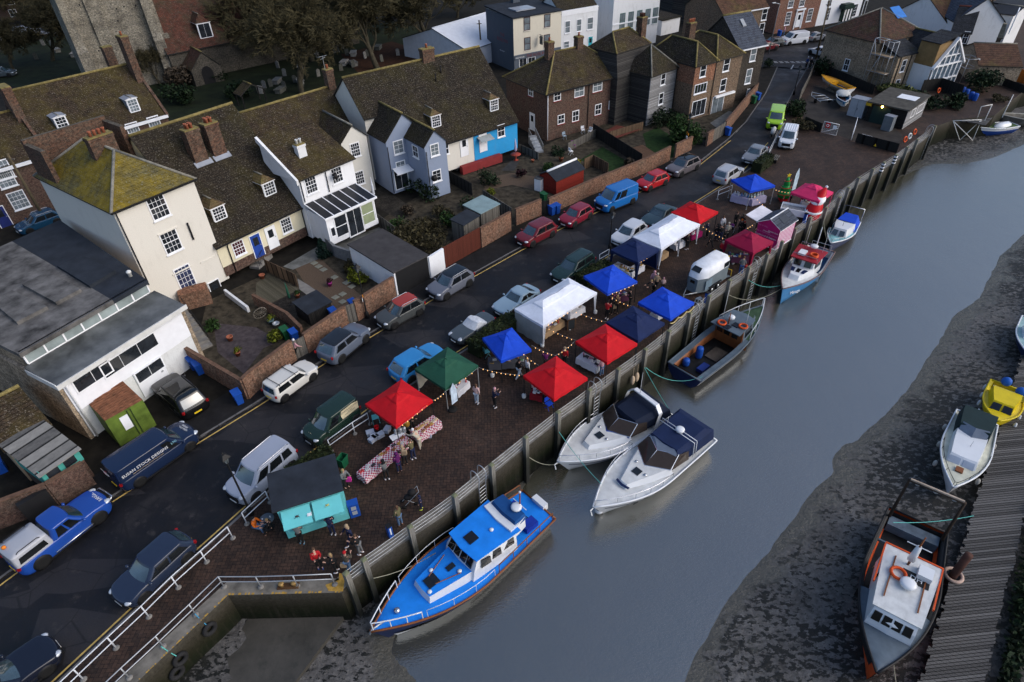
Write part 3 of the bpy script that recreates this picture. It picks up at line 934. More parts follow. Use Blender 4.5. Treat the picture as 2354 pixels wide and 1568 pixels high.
B().box(0,h.L,11.0,11.35,9.4,12.6).box(h.L-.35,h.L,8.2,11.0,9.5,12.3).box(0,.35,8.2,11.0,9.5,12.3).build('parapet',BR_CH,h.o)
h.win((0,1,1450,330),1.25,1.75,nx=4,ny=4,sill=WHITE)
h.win((0,1,1570,650),1.25,1.7,nx=4,ny=4,sill=WHITE)
h.win((0,1,1708,1000),1.25,2.3,nx=4,ny=5,name='french_window',pm=glass_mat('blue_lit_glass',(.03,.04,.09)))
h.door((0,1,1990,1110),.95,2.1,BLACK)
B().box(h.at((0,1,1990,1010))[0]-.75,h.at((0,1,1990,1010))[0]+.75,-.04,0,2.75,2.9).build('door_hood',CREAM,h.o)
for px in((0,1,1540,555),(0,1,1670,915)):
 a,z=h.at(px)
 B().box(a-.85,a+.85,-.1,0,z-.04,z+.05).build('lintel',CREAM,h.o)
h.pipe([(.12,-.12,9.5),(.12,-.08,3.2)])
h.gutter(-.2,h.L+.2,9.62)
a,z=h.at((0,1,1745,555))
h.pipe([(a,-.08,z+.75),(a,-.08,z-.75)],r=.08)
g_=h.o
SL_C=(11.45-3.7)/7.8
h=House('cream_terrace','low cream terrace under a steep dark mossy roof with two big chimneys',P(0,1,1975,690,3.7),P(1,1,450,300,3.7),.6,3.7,12.5)
HC=h
h.walls(CREAM2,'gable',11.45,7.8,6.5)
h.roof_gable(T_DK,11.45,7.8,6.5,rm=RIDGE)
B().box(0,h.L,-.03,0,.6,1.5).build('plinth',BR_RED,h.o)
for pb,zt,p_ in(((0,0,1870,1500),3.0,4),((0,0,2040,1440),3.0,5)):
 q=h.plane_y(pb,SL_C)
 h.chimney(q.x,q.y+.45,q.z-.6,q.z+zt,1.25,.85,BR_CH,p_-p_%2,rows=2)
 B().slab([(q.x-.8,q.y-.25,q.z-.25*SL_C+.16),(q.x+.8,q.y-.25,q.z-.25*SL_C+.16),(q.x+.8,q.y+.1,q.z+.1*SL_C+.16),(q.x-.8,q.y+.1,q.z+.1*SL_C+.16)],.05).build('flashing',LEAD,h.o)
for px in((0,1,2035,455),(1,1,140,225)):
 q=h.plane_y(px,SL_C)
 h.dormer(q.x,q.z,1.3,1.3,SL_C,T_DOR)
h.win((0,1,2192,710),1.0,1.25,nx=4,ny=4,pm=glass_mat('red_curtain_glass',(.06,.012,.02)),sill=WHITE)
h.win((1,1,278,500),1.0,1.3,nx=4,ny=4,sill=WHITE)
h.door((1,1,10,690),.95,2.2,mat('blue_door',(.02,.06,.3),.5))
h.door((1,1,145,615),.95,2.1,WHITE)
h.gutter(-.1,h.L+.1,3.6,y=-.34)
h.pipe([(h.L-.6,-.3,3.5),(h.L-.6,-.08,3.2),(h.L-.6,-.08,.6)])
h.pipe([(.95,-.3,3.5),(.95,-.08,3.2),(.95,-.08,.6)])
SL_E=(10.2-4.9)/6.4
uC,nC=h.u,h.n
Ae=V2(P(1,0,940,1155,5.5))
uE=Vector((math.cos(R(46)),math.sin(R(46))))
h=House('tiled_terrace','brown tiled terrace with yellow moss below its end chimney',Ae-uE*11.8,Ae+uE*.2,.2,5.5,7.7)
h.walls(CREAM,'gable',8.97,3.85)
h.roof_gable(T_MD,8.97,3.85)
h.chimney(h.L-.3,3.85,8.2,10.9,.9,.75,BR_CH,1)
q=h.loc(P(1,0,695,700,10.6))
B().tube([(h.L-.6,3.8,10.8),(h.L-.6,3.8,12.2)],.025,5).tube([(h.L-1.1,3.8,12.2),(h.L-.1,3.8,12.2)],.02,5).tube([(h.L-1.,3.6,12.),(h.L-.2,4.,12.)],.02,5).build('aerial',STEEL,h.o)
h=House('white_cottage','white cottage with a white chimney on its low tiled roof',P(1,1,380,80,6.5),P(1,0,880,1445,6.5),.5,6.5,5.)
b_=B().box(0,h.L,0,5,.5,6.4)
b_.build('wall',WREND,h.o)
k=.7
b_=B().slab([(-.1,-.25,6.4),(h.L+.25,-.25,6.4),(5.2,4.6,9.75),(-.5,4.2,9.5)],.12,0,1)
b_.slab([(h.L+.25,-.25,6.4),(h.L+.2,4.6,7.2),(5.2,4.6,9.75)],.12,0,1)
b_.slab([(-.3,-.25,6.5),(-.08,-.25,6.5),(-.5,4.2,9.62),(-.75,4.2,9.62)],.45,2)
b_.build('roof',[T_MD,BARGE,WDIRT],h.o)
B().wallpoly([(-.1,0,6.3),(-.5,4.2,6.3),(-.5,4.2,9.3)],(.1,0,0)).build('gable_wall',WREND,h.o)
d_=ray(1,0,440,1450)
q=h.plane_y((1,0,440,1450),k)
h.chimney(q.x,q.y+.3,q.z-.5,q.z+1.3,.85,.6,WDIRT,2,OFFW)
h.win((1,1,505,130),1.1,1.45,nx=4,ny=4,sill=WHITE)
h.win((1,1,742,40),1.1,1.4,nx=4,ny=4,sill=WHITE)
h.pipe([(.15,-.1,6.3),(.15,-.08,4.2)])
h.pipe([(2.9,-.1,6.3),(2.9,-.08,4.2)])
B().lathe([(.05,0),(.32,.05),(.36,.08)],(0,0,0),12).build('satellite_dish',BLACK,h.o,(3.6,-.4,5.6)).rotation_euler=(R(70),0,R(30))
h=House('conservatory','white glazed conservatory with dark ribbed roof against the white cottage',P(1,1,635,445,3.5),P(1,1,1085,245,3.5),.75,3.5,2.95,'conservatory')
b_=B().box(0,.12,0,2.95,.75,3.5).box(.12,.9,0,.12,.75,3.5).box(.9,h.L,0,.1,.75,1.25).box(h.L-.12,h.L,0.1,2.95,.75,3.5).box(.9,h.L-.12,0,.12,3.2,3.5)
b_.build('wall',WREND,h.o)
for x_,w_,nn in((1.5,1.3,2),(4.55,1.35,2)):h.winat(x_,2.25,w_,1.95,nx=1,ny=2,y=.0,pm=GLASS if x_<3 else mat('green_blind',(.26,.3,.18),.5))
h.winat(.5,2.0,.5,.9,nx=1,ny=1)
dd=h.winat(3.0,2.0,1.6,2.5,nx=2,ny=1,name='french_door',fw=.12)
b_=B().slab([(-.12,-.15,3.55),(h.L+.12,-.15,3.55),(h.L+.12,2.9,4.05),(-.12,2.9,4.05)],.06)
ro=b_.build('roof',mat('smoked_polycarbonate',(.018,.019,.022),.3,var=.2),h.o)
b_=B()
for i in range(7):
 x_=-.1+(h.L+.2)*i/6
 b_.slab([(x_-.04,-.2,3.59),(x_+.04,-.2,3.59),(x_+.04,2.9,4.1),(x_-.04,2.9,4.1)],.07)
b_.box(-.16,h.L+.16,-.24,-.15,3.42,3.6)
b_.build('glazing_bars',WHITE,h.o)
Ag=V2(P(1,0,780,1310,6.15))
dg=Vector((math.cos(R(40)),math.sin(R(40))))
h=House('cream_gable_cottage','narrow cream gable cottage squeezed between white cottage and blue-grey house',Ag,Ag+dg*2.95,-.2,6.12,6)
h.walls(render_mat('pale_cream_render',(.66,.64,.58)),'gabley',7.5)
h.roof_gabley(T_MD,7.5,rm=RIDGEG)
h.win((1,0,912,1375),.95,1.35,nx=4,ny=4,sill=WHITE)
h.win((1,1,952,65),.95,1.35,nx=4,ny=4,sill=WHITE)
A0=V2(P(1,0,1720,1310,4.))
u0_=(V2(P(1,0,2352,1115,4.))-A0).normalized()
SL_F=6.7/7.0
h=House('blue_cream_terrace','long steep mossy roofed terrace, front painted cream and bright blue',A0-u0_*7.1,A0+u0_*10.3,.6,4.0,13)
HF=h
xt=4.4
b_=B()
for x0,x1,yf,zf in((0,xt,3.62,7.4),(xt+.003,h.L,0,4.)):
 sec=[(yf,.6),(13,.6),(13,6),(7.,10.68),(yf,zf)]
 b_.add([(x0,y,z)for y,z in sec]+[(x1,y,z)for y,z in sec],[tuple(range(5))[::-1],tuple(range(5,10))]+[(i,(i+1)%5,5+(i+1)%5,5+i)for i in range(5)])
b_.build('wall',CREAM,h.o)
b_=B()
for x0,x1,yf in((-.15,xt,3.4),(xt,h.L+.15,-.25)):
 zf=4+SL_F*yf+.1
 b_.slab([(x0,yf,zf),(x1,yf,zf),(x1,7,10.8),(x0,7,10.8)],.14,0,2)
b_.slab([(-.15,7,10.8),(h.L+.15,7,10.8),(h.L+.15,13.2,5.95),(-.15,13.2,5.95)],.14,0,2)
b_.tube([(-.15,7,10.81),(h.L+.15,7,10.81)],.13,7,1)
b_.build('roof',[T_DK,RIDGE,BARGE],h.o)
x0_=h.at((1,0,2000,1330))[0]
B().box(x0_,h.L+.03,-.04,0,.6,3.95).build('blue_render',BRIGHT,h.o)
h.win((1,0,1735,1370),.9,1.15,nx=2,ny=2,sill=WHITE)
h.door((1,0,1912,1350),.95,2.1,WHITE)
h.door((1,0,2085,1310),.95,2.1,WHITE,y=-.04)
h.win((1,0,2250,1200),.95,1.3,nx=2,ny=2,sill=WHITE,y=-.04)
h.gutter(7,h.L,3.9,y=-.36)
q=h.at((1,0,2085,1235))
B().slab([(q[0]-.9,-1.0,3.1),(q[0]+.9,-1.0,3.1),(q[0]+.9,-.05,3.45),(q[0]-.9,-.05,3.45)],.05).build('door_canopy',mat('clear_canopy',(.3,.33,.33),.2),h.o)
for px in((1,0,1660,1170),(1,0,2190,1020)):
 q=h.plane_y(px,SL_F)
 h.dormer(q.x,q.z,1.25,1.35,SL_F,T_DOR)
h.chimney(h.loc(P(1,0,1620,585,10.4)).x,7.0,9.9,11.9,1.5,.8,BR_CH,1)
for px in((1,0,1700,680),(1,0,1655,755)):
 q=h.plane_y(px,SL_F)
 B().cyl((q.x,q.y,q.z),(q.x,q.y,q.z+.75),.07,8).cyl((q.x,q.y,q.z+.75),(q.x,q.y,q.z+.9),.11,8).build('flue',BLACK,h.o)
A1=V2(P(1,0,1190,1300,6.0))
d1=Vector((math.cos(R(37)),math.sin(R(37))))
h=House('blue_grey_house','blue-grey rendered house with two stepped front gables',A1,A1+d1*4.5,.2,6.0,5.2)
h.walls(BLUEG,'gabley',8.3)
h.roof_gabley(T_DK,8.3,6.5)
A2=h.loc(P(1,0,1545,1345,6.0))
xg,yg,wg=A2.x,A2.y,2.55
b_=B()
sec=[(xg,.2),(xg+wg,.2),(xg+wg,6.0),(xg+wg/2,7.3),(xg,6.0)]
b_.add([(x,yg,z)for x,z in sec]+[(x,2.5,z)for x,z in sec],[tuple(range(5)),tuple(range(5,10))[::-1]]+[(i,5+i,5+(i+1)%5,(i+1)%5)for i in range(5)])
b_.build('front_wing',BLUEG,h.o)
h.roof_gabley(T_DK,7.3,2.6,x0=xg,x1=xg+wg,y0=yg,name='wing_roof')
h.win((1,0,1308,1350),1.05,1.3,nx=2,ny=3,sill=WHITE,pm=NET)
h.win((1,0,1640,1375),.9,1.15,y=yg,nx=2,ny=3,sill=WHITE,pm=NET)
h.win((1,0,1330,1535),1.0,1.25,nx=2,ny=3,sill=WHITE,pm=NET)
h.win((1,1,1660,45),.95,1.15,y=yg,nx=2,ny=3,sill=WHITE)
h.winat(yg*.5,4.9,1.0,1.15,wall='l',y=xg,nx=2,ny=2,sill=WHITE)
B().slab([(xg-2.0,-1.2,2.7),(xg-.1,-1.2,2.7),(xg-.1,-.05,3.0),(xg-2.0,-.05,3.0)],.06).build('awning',WHITE,h.o)
h.winat(xg-1.1,1.6,1.5,2.0,nx=2,ny=1,name='patio_door')
h.pipe([(.05,-.1,5.4),(.05,-.08,.3)])
h.pipe([(xg+.1,yg-.1,5.4),(xg+.1,yg-.08,.3)])
B().lathe([(.05,0),(.3,.05),(.33,.08)],(0,0,0),12).build('satellite_dish',BLACK,h.o,(xg+.5,yg-.4,2.6)).rotation_euler=(R(70),0,R(-20))
h=House('brick_semi','red-brown brick semi-detached pair with mossy hipped roof and white windows',P(2,0,320,855,5.9),P(2,0,1090,660,5.9),.0,5.9,8.8)
h.walls(BR_RED)
h.roof_hip(T_MD,8.95,ov=.35)
for px,zt,w_ in(((2,0,430,520),10.3,.9),((2,0,670,450),10.2,.9)):
 q=h.loc(P(*px,8.9))
 h.chimney(q.x,4.4,8.2,zt,.9,.8,BR_CH,1)
for px,w_,hh_ in(((2,0,415,880),.95,1.1),((2,0,618,835),1.35,1.3),((2,0,785,788),1.35,1.3),((2,0,974,725),.9,1.0),((2,0,450,1095),.95,1.05),((2,0,583,1065),.95,1.25),((2,0,790,1005),.95,1.25),((2,0,913,960),.85,1.0)):
 h.win(px,w_,hh_,nx=2,ny=2,sill=mat('red_tile_sill',(.2,.03,.03),.6),pm=NET if w_>1.2 else GLASS)
h.win((2,0,173,840),.9,1.05,wall='l',nx=2,ny=2,sill=MATS['red_tile_sill'])
h.door((2,0,188,1120),.95,2.1,WHITE,wall='l')
h.door((2,0,975,970),.9,2.0,WHITE)
xm=h.at((2,0,700,900))[0]
h.pipe([(xm,-.1,5.7),(xm,-.08,.2)])
h.pipe([(.1,-.1,5.7),(.1,-.08,.2)],WHITE)
h.pipe([(h.L-.15,-.1,5.7),(h.L-.15,-.08,.2)])
h.gutter(-.3,h.L+.3,5.85,y=-.4)
h=House('weatherboard_house','weathered grey weatherboard house with pyramid roofed front tower',P(2,0,1280,695,6.3),P(2,0,1520,610,6.3),0,6.3,4.6)
B().box(0,h.L,0,.1,0,6.3).build('front_wall',GBOARD,h.o)
B().box(0.003,h.L-.003,.1,4.6,0,6.3).build('wall',BBOARD,h.o)
zr_=9.3
ap=(h.L/2,2.5,9.0)
e=[(-.2,-.25,6.2),(h.L+.2,-.25,6.2),(h.L+.2,4.7,6.2),(-.2,4.7,6.2)]
b_=B()
for i in range(4):b_.slab([e[i],e[(i+1)%4],ap],.1,0,2)
for i in range(2):b_.tube([e[i],ap],.1,6,1)
b_.build('roof',[T_DK,RIDGEG,BARGE],h.o)
b_=B()
lo_,hi_=[(-2.6,3.2),(h.L-.3,3.2),(h.L-.3,9.5),(-2.6,9.5)],[(-1.9,4.2),(h.L-.8,4.2),(h.L-.8,8.8),(-1.9,8.8)]
b_.prism(lo_,0,5.9)
b_.loft([[(x,y,5.9)for x,y in lo_],[(x,y,8.6)for x,y in hi_]],0,True,sm=False)
b_.build('rear_wall',BBOARD,h.o)
b_=B()
ee=[(x+(-.2 if x<0 else .2),y+(-.2 if y<6 else .2),8.55)for x,y in hi_]
a_,c__=(-.2,6.5,10.4),(h.L-2.4,6.5,10.4)
for f in([ee[0],ee[1],c__,a_],[ee[1],ee[2],c__],[ee[2],ee[3],a_,c__],[ee[3],ee[0],a_]):b_.slab(f,.1,0,2)
for p_,q_ in((a_,c__),(ee[0],a_),(ee[1],c__)):b_.tube([p_,q_],.1,6,1)
b_.build('rear_roof',[T_MD,RIDGE,BARGE],h.o)
h.chimney(h.L-1.2,5.4,7.5,11.6,1.0,.9,BR_CH,4,mat('dark_pot',(.09,.04,.03),.8),rows=2)
for px,hh_ in(((2,0,1387,727),1.3),((2,0,1368,905),1.35),((2,0,1388,1040),.9)):h.win(px,.85,hh_,nx=1,ny=2,sill=WHITE)
h.pipe([(h.L-.1,-.1,6.1),(h.L-.1,-.08,.2)])
h=House('twin_hip_house','brown brick house with orange upper bay and twin mossy hipped roofs',P(2,0,1690,600,7.),P(2,0,2125,485,7.),0,7.,8.2)
h.walls(BR_BR)
xs=h.at((2,0,1880,560))[0]
B().box(-.02,xs,-.03,0,4.6,6.9).box(-.03,0,0,5.2,4.6,6.9).build('orange_brick',BR_OR,h.o)
h.roof_hip(T_DK,9.1,x0=0,x1=xs,along='y',ov=.25)
h.roof_hip(T_MD,9.1,x0=xs,x1=h.L,along='y',ov=.25,name='second_roof')
q=h.loc(P(2,0,1810,290,8.9))
h.chimney(xs,5.0,7.8,10.6,1.1,.8,BR_CH,4)
for px,w_,hh_,nx_,y_ in(((2,0,1755,645),.95,1.5,1,-.03),((2,0,1730,810),2.0,1.1,4,0),((2,0,1970,590),1.05,1.6,1,0),((2,0,1937,782),1.0,1.5,1,0)):h.win(px,w_,hh_,nx=nx_,ny=2 if nx_==1 else 1,y=y_,sill=WHITE)
h.win((2,0,1712,990),2.3,1.9,nx=3,ny=1,name='patio_door')
h.win((2,0,1885,965),2.0,2.2,nx=2,ny=1,name='patio_door',pm=NET)
a,z=h.at((2,0,1945,865))
B().box(a-1.9,a+1.9,-.35,0,z-.12,z+.12).build('awning_case',WHITE,h.o)
h.pipe([(xs,-.08,6.8),(xs,-.08,.2)])
h=House('slate_roof_house','narrow dark brick house with clean blue slate roof',P(2,0,2095,450,7.),P(2,0,2335,400,7.),0,7.,7.4)
h.walls(BR_DK,'gable',10.3,3.9)
h.roof_gable(T_SL,10.3,3.9,rm=RIDGE)
for px,hh_ in(((2,0,2215,500),1.6),((2,0,2172,700),1.8),((2,0,2168,845),.8)):h.win(px,.95 if hh_>1 else .5,hh_,nx=1,ny=2,sill=WHITE,pm=NET)
q=h.plane_y((2,0,2120,225),3.3/3.9)
B().slab([(q.x-.3,q.y-.4,q.z-.3+.25),(q.x+.3,q.y-.4,q.z-.3+.25),(q.x+.3,q.y+.4,q.z+.38+.25),(q.x-.3,q.y+.4,q.z+.38+.25)],.12).build('skylight',mat('skylight_frame',(.3,.32,.34),.3),h.o)
B().box(-.1,h.L+.1,-.4,-.28,6.75,6.9).build('gutter',WHITE,h.o)
h=House('inn','cream fronted inn with dark grey painted side wall',P(2,0,10,165,8.),P(2,0,455,90,8.),0,8.,8.6,'pub')
HP=h
B().box(0,h.L,0,8.6,0,8.).build('wall',render_mat('pale_cream_stucco',(.66,.61,.5)),h.o)
B().box(-.03,0,0,8.6,0,8.).build('side_wall',DKGREY,h.o)
B().slab([(-.2,-.15,8.05),(h.L+.1,-.15,8.05),(h.L+.1,8.7,8.5),(-.2,8.7,8.5)],.2).build('roof',FELT,h.o)
B().box(.05,h.L,-.08,0,0,2.5).build('shopfront',mat('grey_blue_shopfront',(.1,.12,.15),.5),h.o)
BRN=mat('maroon_sash',(.06,.02,.02),.5)
for px in((2,0,137,218),(2,0,323,190),(2,0,140,402),(2,0,320,375)):h.win(px,1.05,1.75,nx=1,ny=2,fm=BRN,pm=NET,sill=CREAM)
MAR=mat('maroon_letters',(.16,.012,.016),.5)
WLT=mat('white_letters',(.75,.75,.75),.5)
a,z=h.at((2,0,200,500))
B().box(.1,h.L-.1,-.16,-.08,z-.3,z+.32).build('fascia_board',mat('fascia_grey',(.09,.105,.13),.5),h.o)
text('THE ROSE INN',.62,h.o,MAR,(h.at((2,0,225,500))[0],-.165,z),(R(90),0,0))
text('FREE HOUSE',.3,h.o,WLT,(h.at((2,0,68,520))[0],-.165,z-.02),(R(90),0,0))
q=h.at((1,0,2265,345),'l')
text('THE\nROSE INN',.75,h.o,mat('faded_red_letters',(.2,.03,.04),.6),(-.035,q[0],q[1]),(R(90),0,R(-90)))
q=h.at((1,0,2262,430),'l')
text('RIVER GARDEN',.22,h.o,WLT,(-.035,q[0],q[1]-.6),(R(90),0,R(-90)))
for px in((2,0,100,560),(2,0,180,555)):h.win((2,0,px[2],px[3]+10),1.3,1.3,y=-.08,nx=2,ny=1)
B().box(2,5.6,2.2,4.8,8.25,8.42).build('roof_light',mat('wet_roof_sheet',(.3,.32,.36),.25),h.o)
h.chimney(5.2,7.8,7.9,10.4,1.3,.8,DKGREY,2)
a,z=h.at((2,0,245,360))
t=thing('hanging_sign','dark hanging pub sign on a bracket between the first floor windows','sign',h.o.matrix_basis@Vector((a,-.15,z))if False else(h.A.x+h.u.x*a-h.n.x*.1,h.A.y+h.u.y*a-h.n.y*.1,z),h.ang)
B().tube([(0,0,.75),(0,-1.1,.75)],.04,6).tube([(0,0,.2),(0,-.7,.75)],.025,5).build('bracket',BLACK,t)
B().box(-.05,.05,-1.05,-.25,-.65,.6).build('board',mat('sign_slate',(.05,.06,.07),.5),t)
h=House('white_house','white painted two-storey house beside the inn',HP.A+HP.u*(HP.L+.02),HP.A+HP.u*(HP.L+7.4),0,7.3,7.)
h.walls(WDIRT,'gable',9.6)
h.roof_gable(T_DK,9.6,ov=.0,rm=RIDGE)
B().box(0,h.L,-.05,.2,7.0,7.75).build('parapet',WREND,h.o)
for px,w_,hh_ in(((2,0,510,248),.95,1.7),((2,0,615,232),.9,1.7),((2,0,718,215),1.1,1.7),((2,0,500,410),1.,1.),((2,0,610,390),.9,.9)):h.win(px,w_,hh_,nx=1,ny=2,sill=WHITE,pm=NET)
h.door((2,0,718,395),.9,2.0,mat('turquoise_door',(.03,.35,.42),.5))
A=V2(P(2,0,905,478,0))
h=House('tall_white_building','tall streaked white building with five sash windows over a moulded front',A,A+HP.u*10.3,0,10.6,6.)
h.walls(WDIRT)
B().box(-.2,h.L+.2,-.3,6.1,10.6,10.9).box(-.05,h.L+.05,-.12,0,9.6,9.8).box(-.05,h.L+.05,-.1,0,4.2,4.4).build('cornice',WHITE,h.o)
GRN=mat('green_sash',(.05,.13,.11),.5)
for px in((2,0,1013,195),(2,0,1090,182),(2,0,1168,168),(2,0,1245,155),(2,0,1315,142)):h.win(px,1.0,2.3,nx=2,ny=2,fm=GRN,pm=NET,sill=WHITE)
for px in((2,0,1000,330),(2,0,1085,312)):h.win(px,1.0,1.8,nx=2,ny=2,fm=GRN,pm=NET)
h=House('brown_brick_terrace','brown brick terrace with red-brown roof on the upper street',P(2,0,1940,130,7.),P(2,0,2352,60,7.),0,7.,9)
h.walls(BR_BR,'gable',10.5)
h.roof_gable(T_RB,10.5,rm=RIDGE)
for px in((2,0,2320,125),(2,0,2290,270)):h.win(px,1.,1.8,nx=1,ny=2,sill=WHITE)
B().box(-.1,h.L,-.4,-.28,6.8,6.95).build('gutter',WHITE,h.o)
h=House('georgian_brick_house','red brick Georgian house with white door surround and sash windows',P(3,0,50,312,0),P(3,0,430,243,0),0,8.5,8)
h.walls(BR_GEO)
B().slab([(-.2,-.2,8.5),(h.L+.2,-.2,8.5),(h.L+.2,4,10.5),(-.2,4,10.5)],.15).slab([(-.2,4,10.5),(h.L+.2,4,10.5),(h.L+.2,8.2,8.5),(-.2,8.2,8.5)],.15).build('roof',T_RB,h.o)
for px in((3,0,183,170),(3,0,382,138),(3,0,215,10),(3,0,318,0)):h.win(px,1.15,2.0,nx=4,ny=4,sill=WHITE)
h.door((3,0,280,185),1.1,2.4,WHITE)
a,z=h.at((3,0,300,85))
B().box(a-1.1,a+1.1,-.3,0,z-.15,z+.12).box(a-1.0,a-.75,-.15,0,0.2,z-.15).box(a+.75,a+1.0,-.15,0,.2,z-.15).build('door_surround',WHITE,h.o)
HG=h
h=House('white_stucco_house','white stucco house with dark green columned porch',HG.A+HG.u*(HG.L+.02),HG.A+HG.u*(HG.L+11.5),0,9,8)
h.walls(WREND)
for px in((3,0,545,130),(3,0,795,95),(3,0,570,0)):h.win(px,1.1,2.1,nx=3,ny=4,pm=GLASS)
a,z=h.at((3,0,680,130))
GD=mat('dark_green_porch',(.012,.03,.024),.5)
t=B()
t.box(a-1.3,a+1.3,-1.4,0,z+1.1,z+1.7).box(a-1.1,a+1.1,-1.2,0,z+1.7,z+1.95)
for x_ in(-1.15,-.4,.4,1.15):t.cyl((a+x_,-1.25,0),(a+x_,-1.25,z+1.1),.12,8)
t.box(a-.5,a+.5,-.06,0,.1,2.3)
t.build('porch',GD,h.o)
h.door((3,0,885,75),.7,2.6,BLACK,glazed=False)
h=House('black_timber_house','black timber gable house behind the slate roofed house',P(2,0,1590,190,0),P(2,0,1790,160,0),0,5.5,9)
h.walls(BBOARD,'gabley',9)
h.roof_gabley(T_DK,9)
h=House('tarred_barn','tarred black barn with brown roof left of the brown terrace',P(2,0,1760,250,0),P(2,0,1935,200,0),0,6,8)
h.walls(BBOARD,'gabley',9.5)
h.roof_gabley(T_RB,9.5)
h=House('white_garden_shed','small white garden shed behind the tall white building',P(2,0,1475,180,0),P(2,0,1590,195,0),0,2.5,2.5,'shed')
h.walls(WREND,'gabley',3.4)
h.roof_gabley(WHITE,3.4,rm=WHITE)
h.win((2,0,1550,150),.8,1.6,nx=2,ny=1)
h=House('mossy_flat_annexe','low white annexe with mossy flat roof right of the tall white building',P(2,0,1365,330,0),P(2,0,1530,290,0),0,2.6,5,'annexe')
h.walls(WDIRT)
B().slab([(-.15,-.2,2.7),(h.L+.15,-.2,2.7),(h.L+.15,5.1,2.9),(-.15,5.1,2.9)],.15).build('roof',T_DK,h.o)
h=House('stock_brick_house','yellow stock brick house with dark tiled hip and scaffolding',P(3,0,545,268,5.9),P(3,0,1025,385,5.9),-.2,5.9,9.5)
HM=h
h.walls(BR_STOCK)
h.roof_hip(T_RED,8.9,along='y',hip=4.6,ov=.3,rm=RIDGEG)
h.win((3,0,722,595),.8,1.5,nx=2,ny=2,sill=WHITE)
B().slab([(4.75,6.2,8.9),(6.5,6.2,7.75),(6.5,8.2,7.75),(4.75,8.2,8.9)],.05).build('roof_tarpaulin',mat('blue_tarpaulin',(.02,.16,.5),.4),h.o)
wl=House('brick_rear_wing','ochre brick rear wing with dark lean-to roof and black pipes beside scaffolding',V2(HM.A)+HM.u*(HM.L)+HM.n*.6,V2(HM.A)+HM.u*(HM.L+3.2)+HM.n*.6,-.4,4.6,6.5,'house')
h=wl
B().box(0,h.L,0,6.5,-.4,4.6).build('wall',BR_STOCK,h.o)
B().slab([(-.1,-.2,5.9),(h.L+.2,-.2,4.6),(h.L+.2,4.5,4.6),(-.1,4.5,5.9)],.15).build('roof',T_SLD,h.o)
B().box(h.L,h.L+2.8,3.8,7.4,-.4,6.2).build('gable_block',mat('ochre_render',(.25,.16,.07),.85,var=.2),h.o)
B().slab([(h.L-.1,3.6,6.3),(h.L+3,3.6,6.3),(h.L+3,7.6,7.1),(h.L-.1,7.6,7.1)],.12).build('block_roof',T_SLD,h.o)
h.winat(1.6,3.1,.8,1.5,'r',nx=1,ny=2,sill=WHITE)
h.winat(1.6,.6,.8,1.2,'r',nx=1,ny=2,sill=WHITE)
for y_ in(.5,2.7):h.pipe([(h.L+.08,y_,4.4),(h.L+.08,y_,-.2)],r=.07)
gx_=V2(HM.A)+HM.u*(HM.L+6.2)+HM.n*4.5
h=House('glazed_gable_extension','white framed glass gable extension overlooking the creek',gx_,gx_+HM.n*6.2,-.3,3.2,6.5,'extension')
b_=B()
for x_ in(0,1.0,2.05,3.1,4.15,5.2,6.2):
 zt=3.2+(3.1-abs(x_-3.1))*1.05
 b_.box(x_-.07,x_+.07,-.07,.07,-.3,zt)
b_.box(0,6.2,-.08,.08,1.1,1.3).box(0,6.2,-.08,.08,3.1,3.3).box(.9,5.3,-.07,.07,4.3,4.45)
b_.slab([(-.3,-.3,3.2),(3.1,-.3,6.75),(3.1,.15,6.75),(-.3,.15,3.2)],.3).slab([(6.5,-.3,3.2),(3.1,-.3,6.75),(3.1,.15,6.75),(6.5,.15,3.2)],.3)
fr=b_.build('frame',WHITE,h.o)
B().wallpoly([(.05,.1,-.3),(6.15,.1,-.3),(6.15,.1,3.1),(3.1,.1,6.3),(.05,.1,3.1)],(0,.05,0)).build('pane',glass_mat('extension_glass',(.1,.14,.18)),h.o)
h.roof_gabley(T_SLD,6.6,6.5,y0=.4)
B().box(6.22,6.4,0,6.5,-.3,3.2).box(-.2,0,.2,6.5,-.3,3.2).build('side_wall',WREND,h.o)
def simple(name,label,a,b_,z1,zr,d,wm,rm_,wins=(),kind='gable',z0=-.2,cat='house',rid=None,wpm=None):
 h=House(name,label,P(*a,z1),P(*b_,z1),z0,z1,d,cat)
 h.walls(wm,kind,zr)
 (h.roof_gable if kind=='gable' else h.roof_gabley)(rm_,zr,rm=rid or RIDGEG)
 for q in wins:h.win(q[0],q[1],q[2],q[3]if len(q)>3 else 'f',nx=q[4]if len(q)>4 else 2,ny=2,sill=None,pm=wpm)
 return h
simple('lime_washed_house','house with stained white gable and striped brown roof behind the scaffolding',(3,0,1170,110),(3,0,1650,215),4.6,7.8,8,WDIRT,T_RB,kind='gabley')
simple('grey_slate_house','white walled house with patchy grey slate roof in the far corner',(3,0,1500,60),(3,0,1720,190),5.5,8.6,7,WDIRT,T_SL,kind='gable')
simple('dark_slate_cottage','dark slate cottage with tall ivy topped chimney wall',(3,0,1690,285),(3,0,1870,300),4.4,7.2,7,BR_DK,T_SLD,[((3,0,1815,345),.7,1.6)],'gable',rid=mat('red_ridge',(.2,.06,.04),.8))
h=House('brown_gable_house','brown brick gable house with tall white windows in the far corner',P(3,0,1800,330,2),P(3,0,2010,235,2),-.2,4.2,7)
h.walls(BR_BR,'gabley',8.2);h.roof_gabley(T_SLD,8.2)
for px,w_ in(((3,0,1915,320),.8),((3,0,1980,300),.9)):h.win(px,w_,2.0,nx=1,ny=2)
h.chimney(h.L-.4,.6,5.8,9.0,1.2,.8,BR_BR,2)
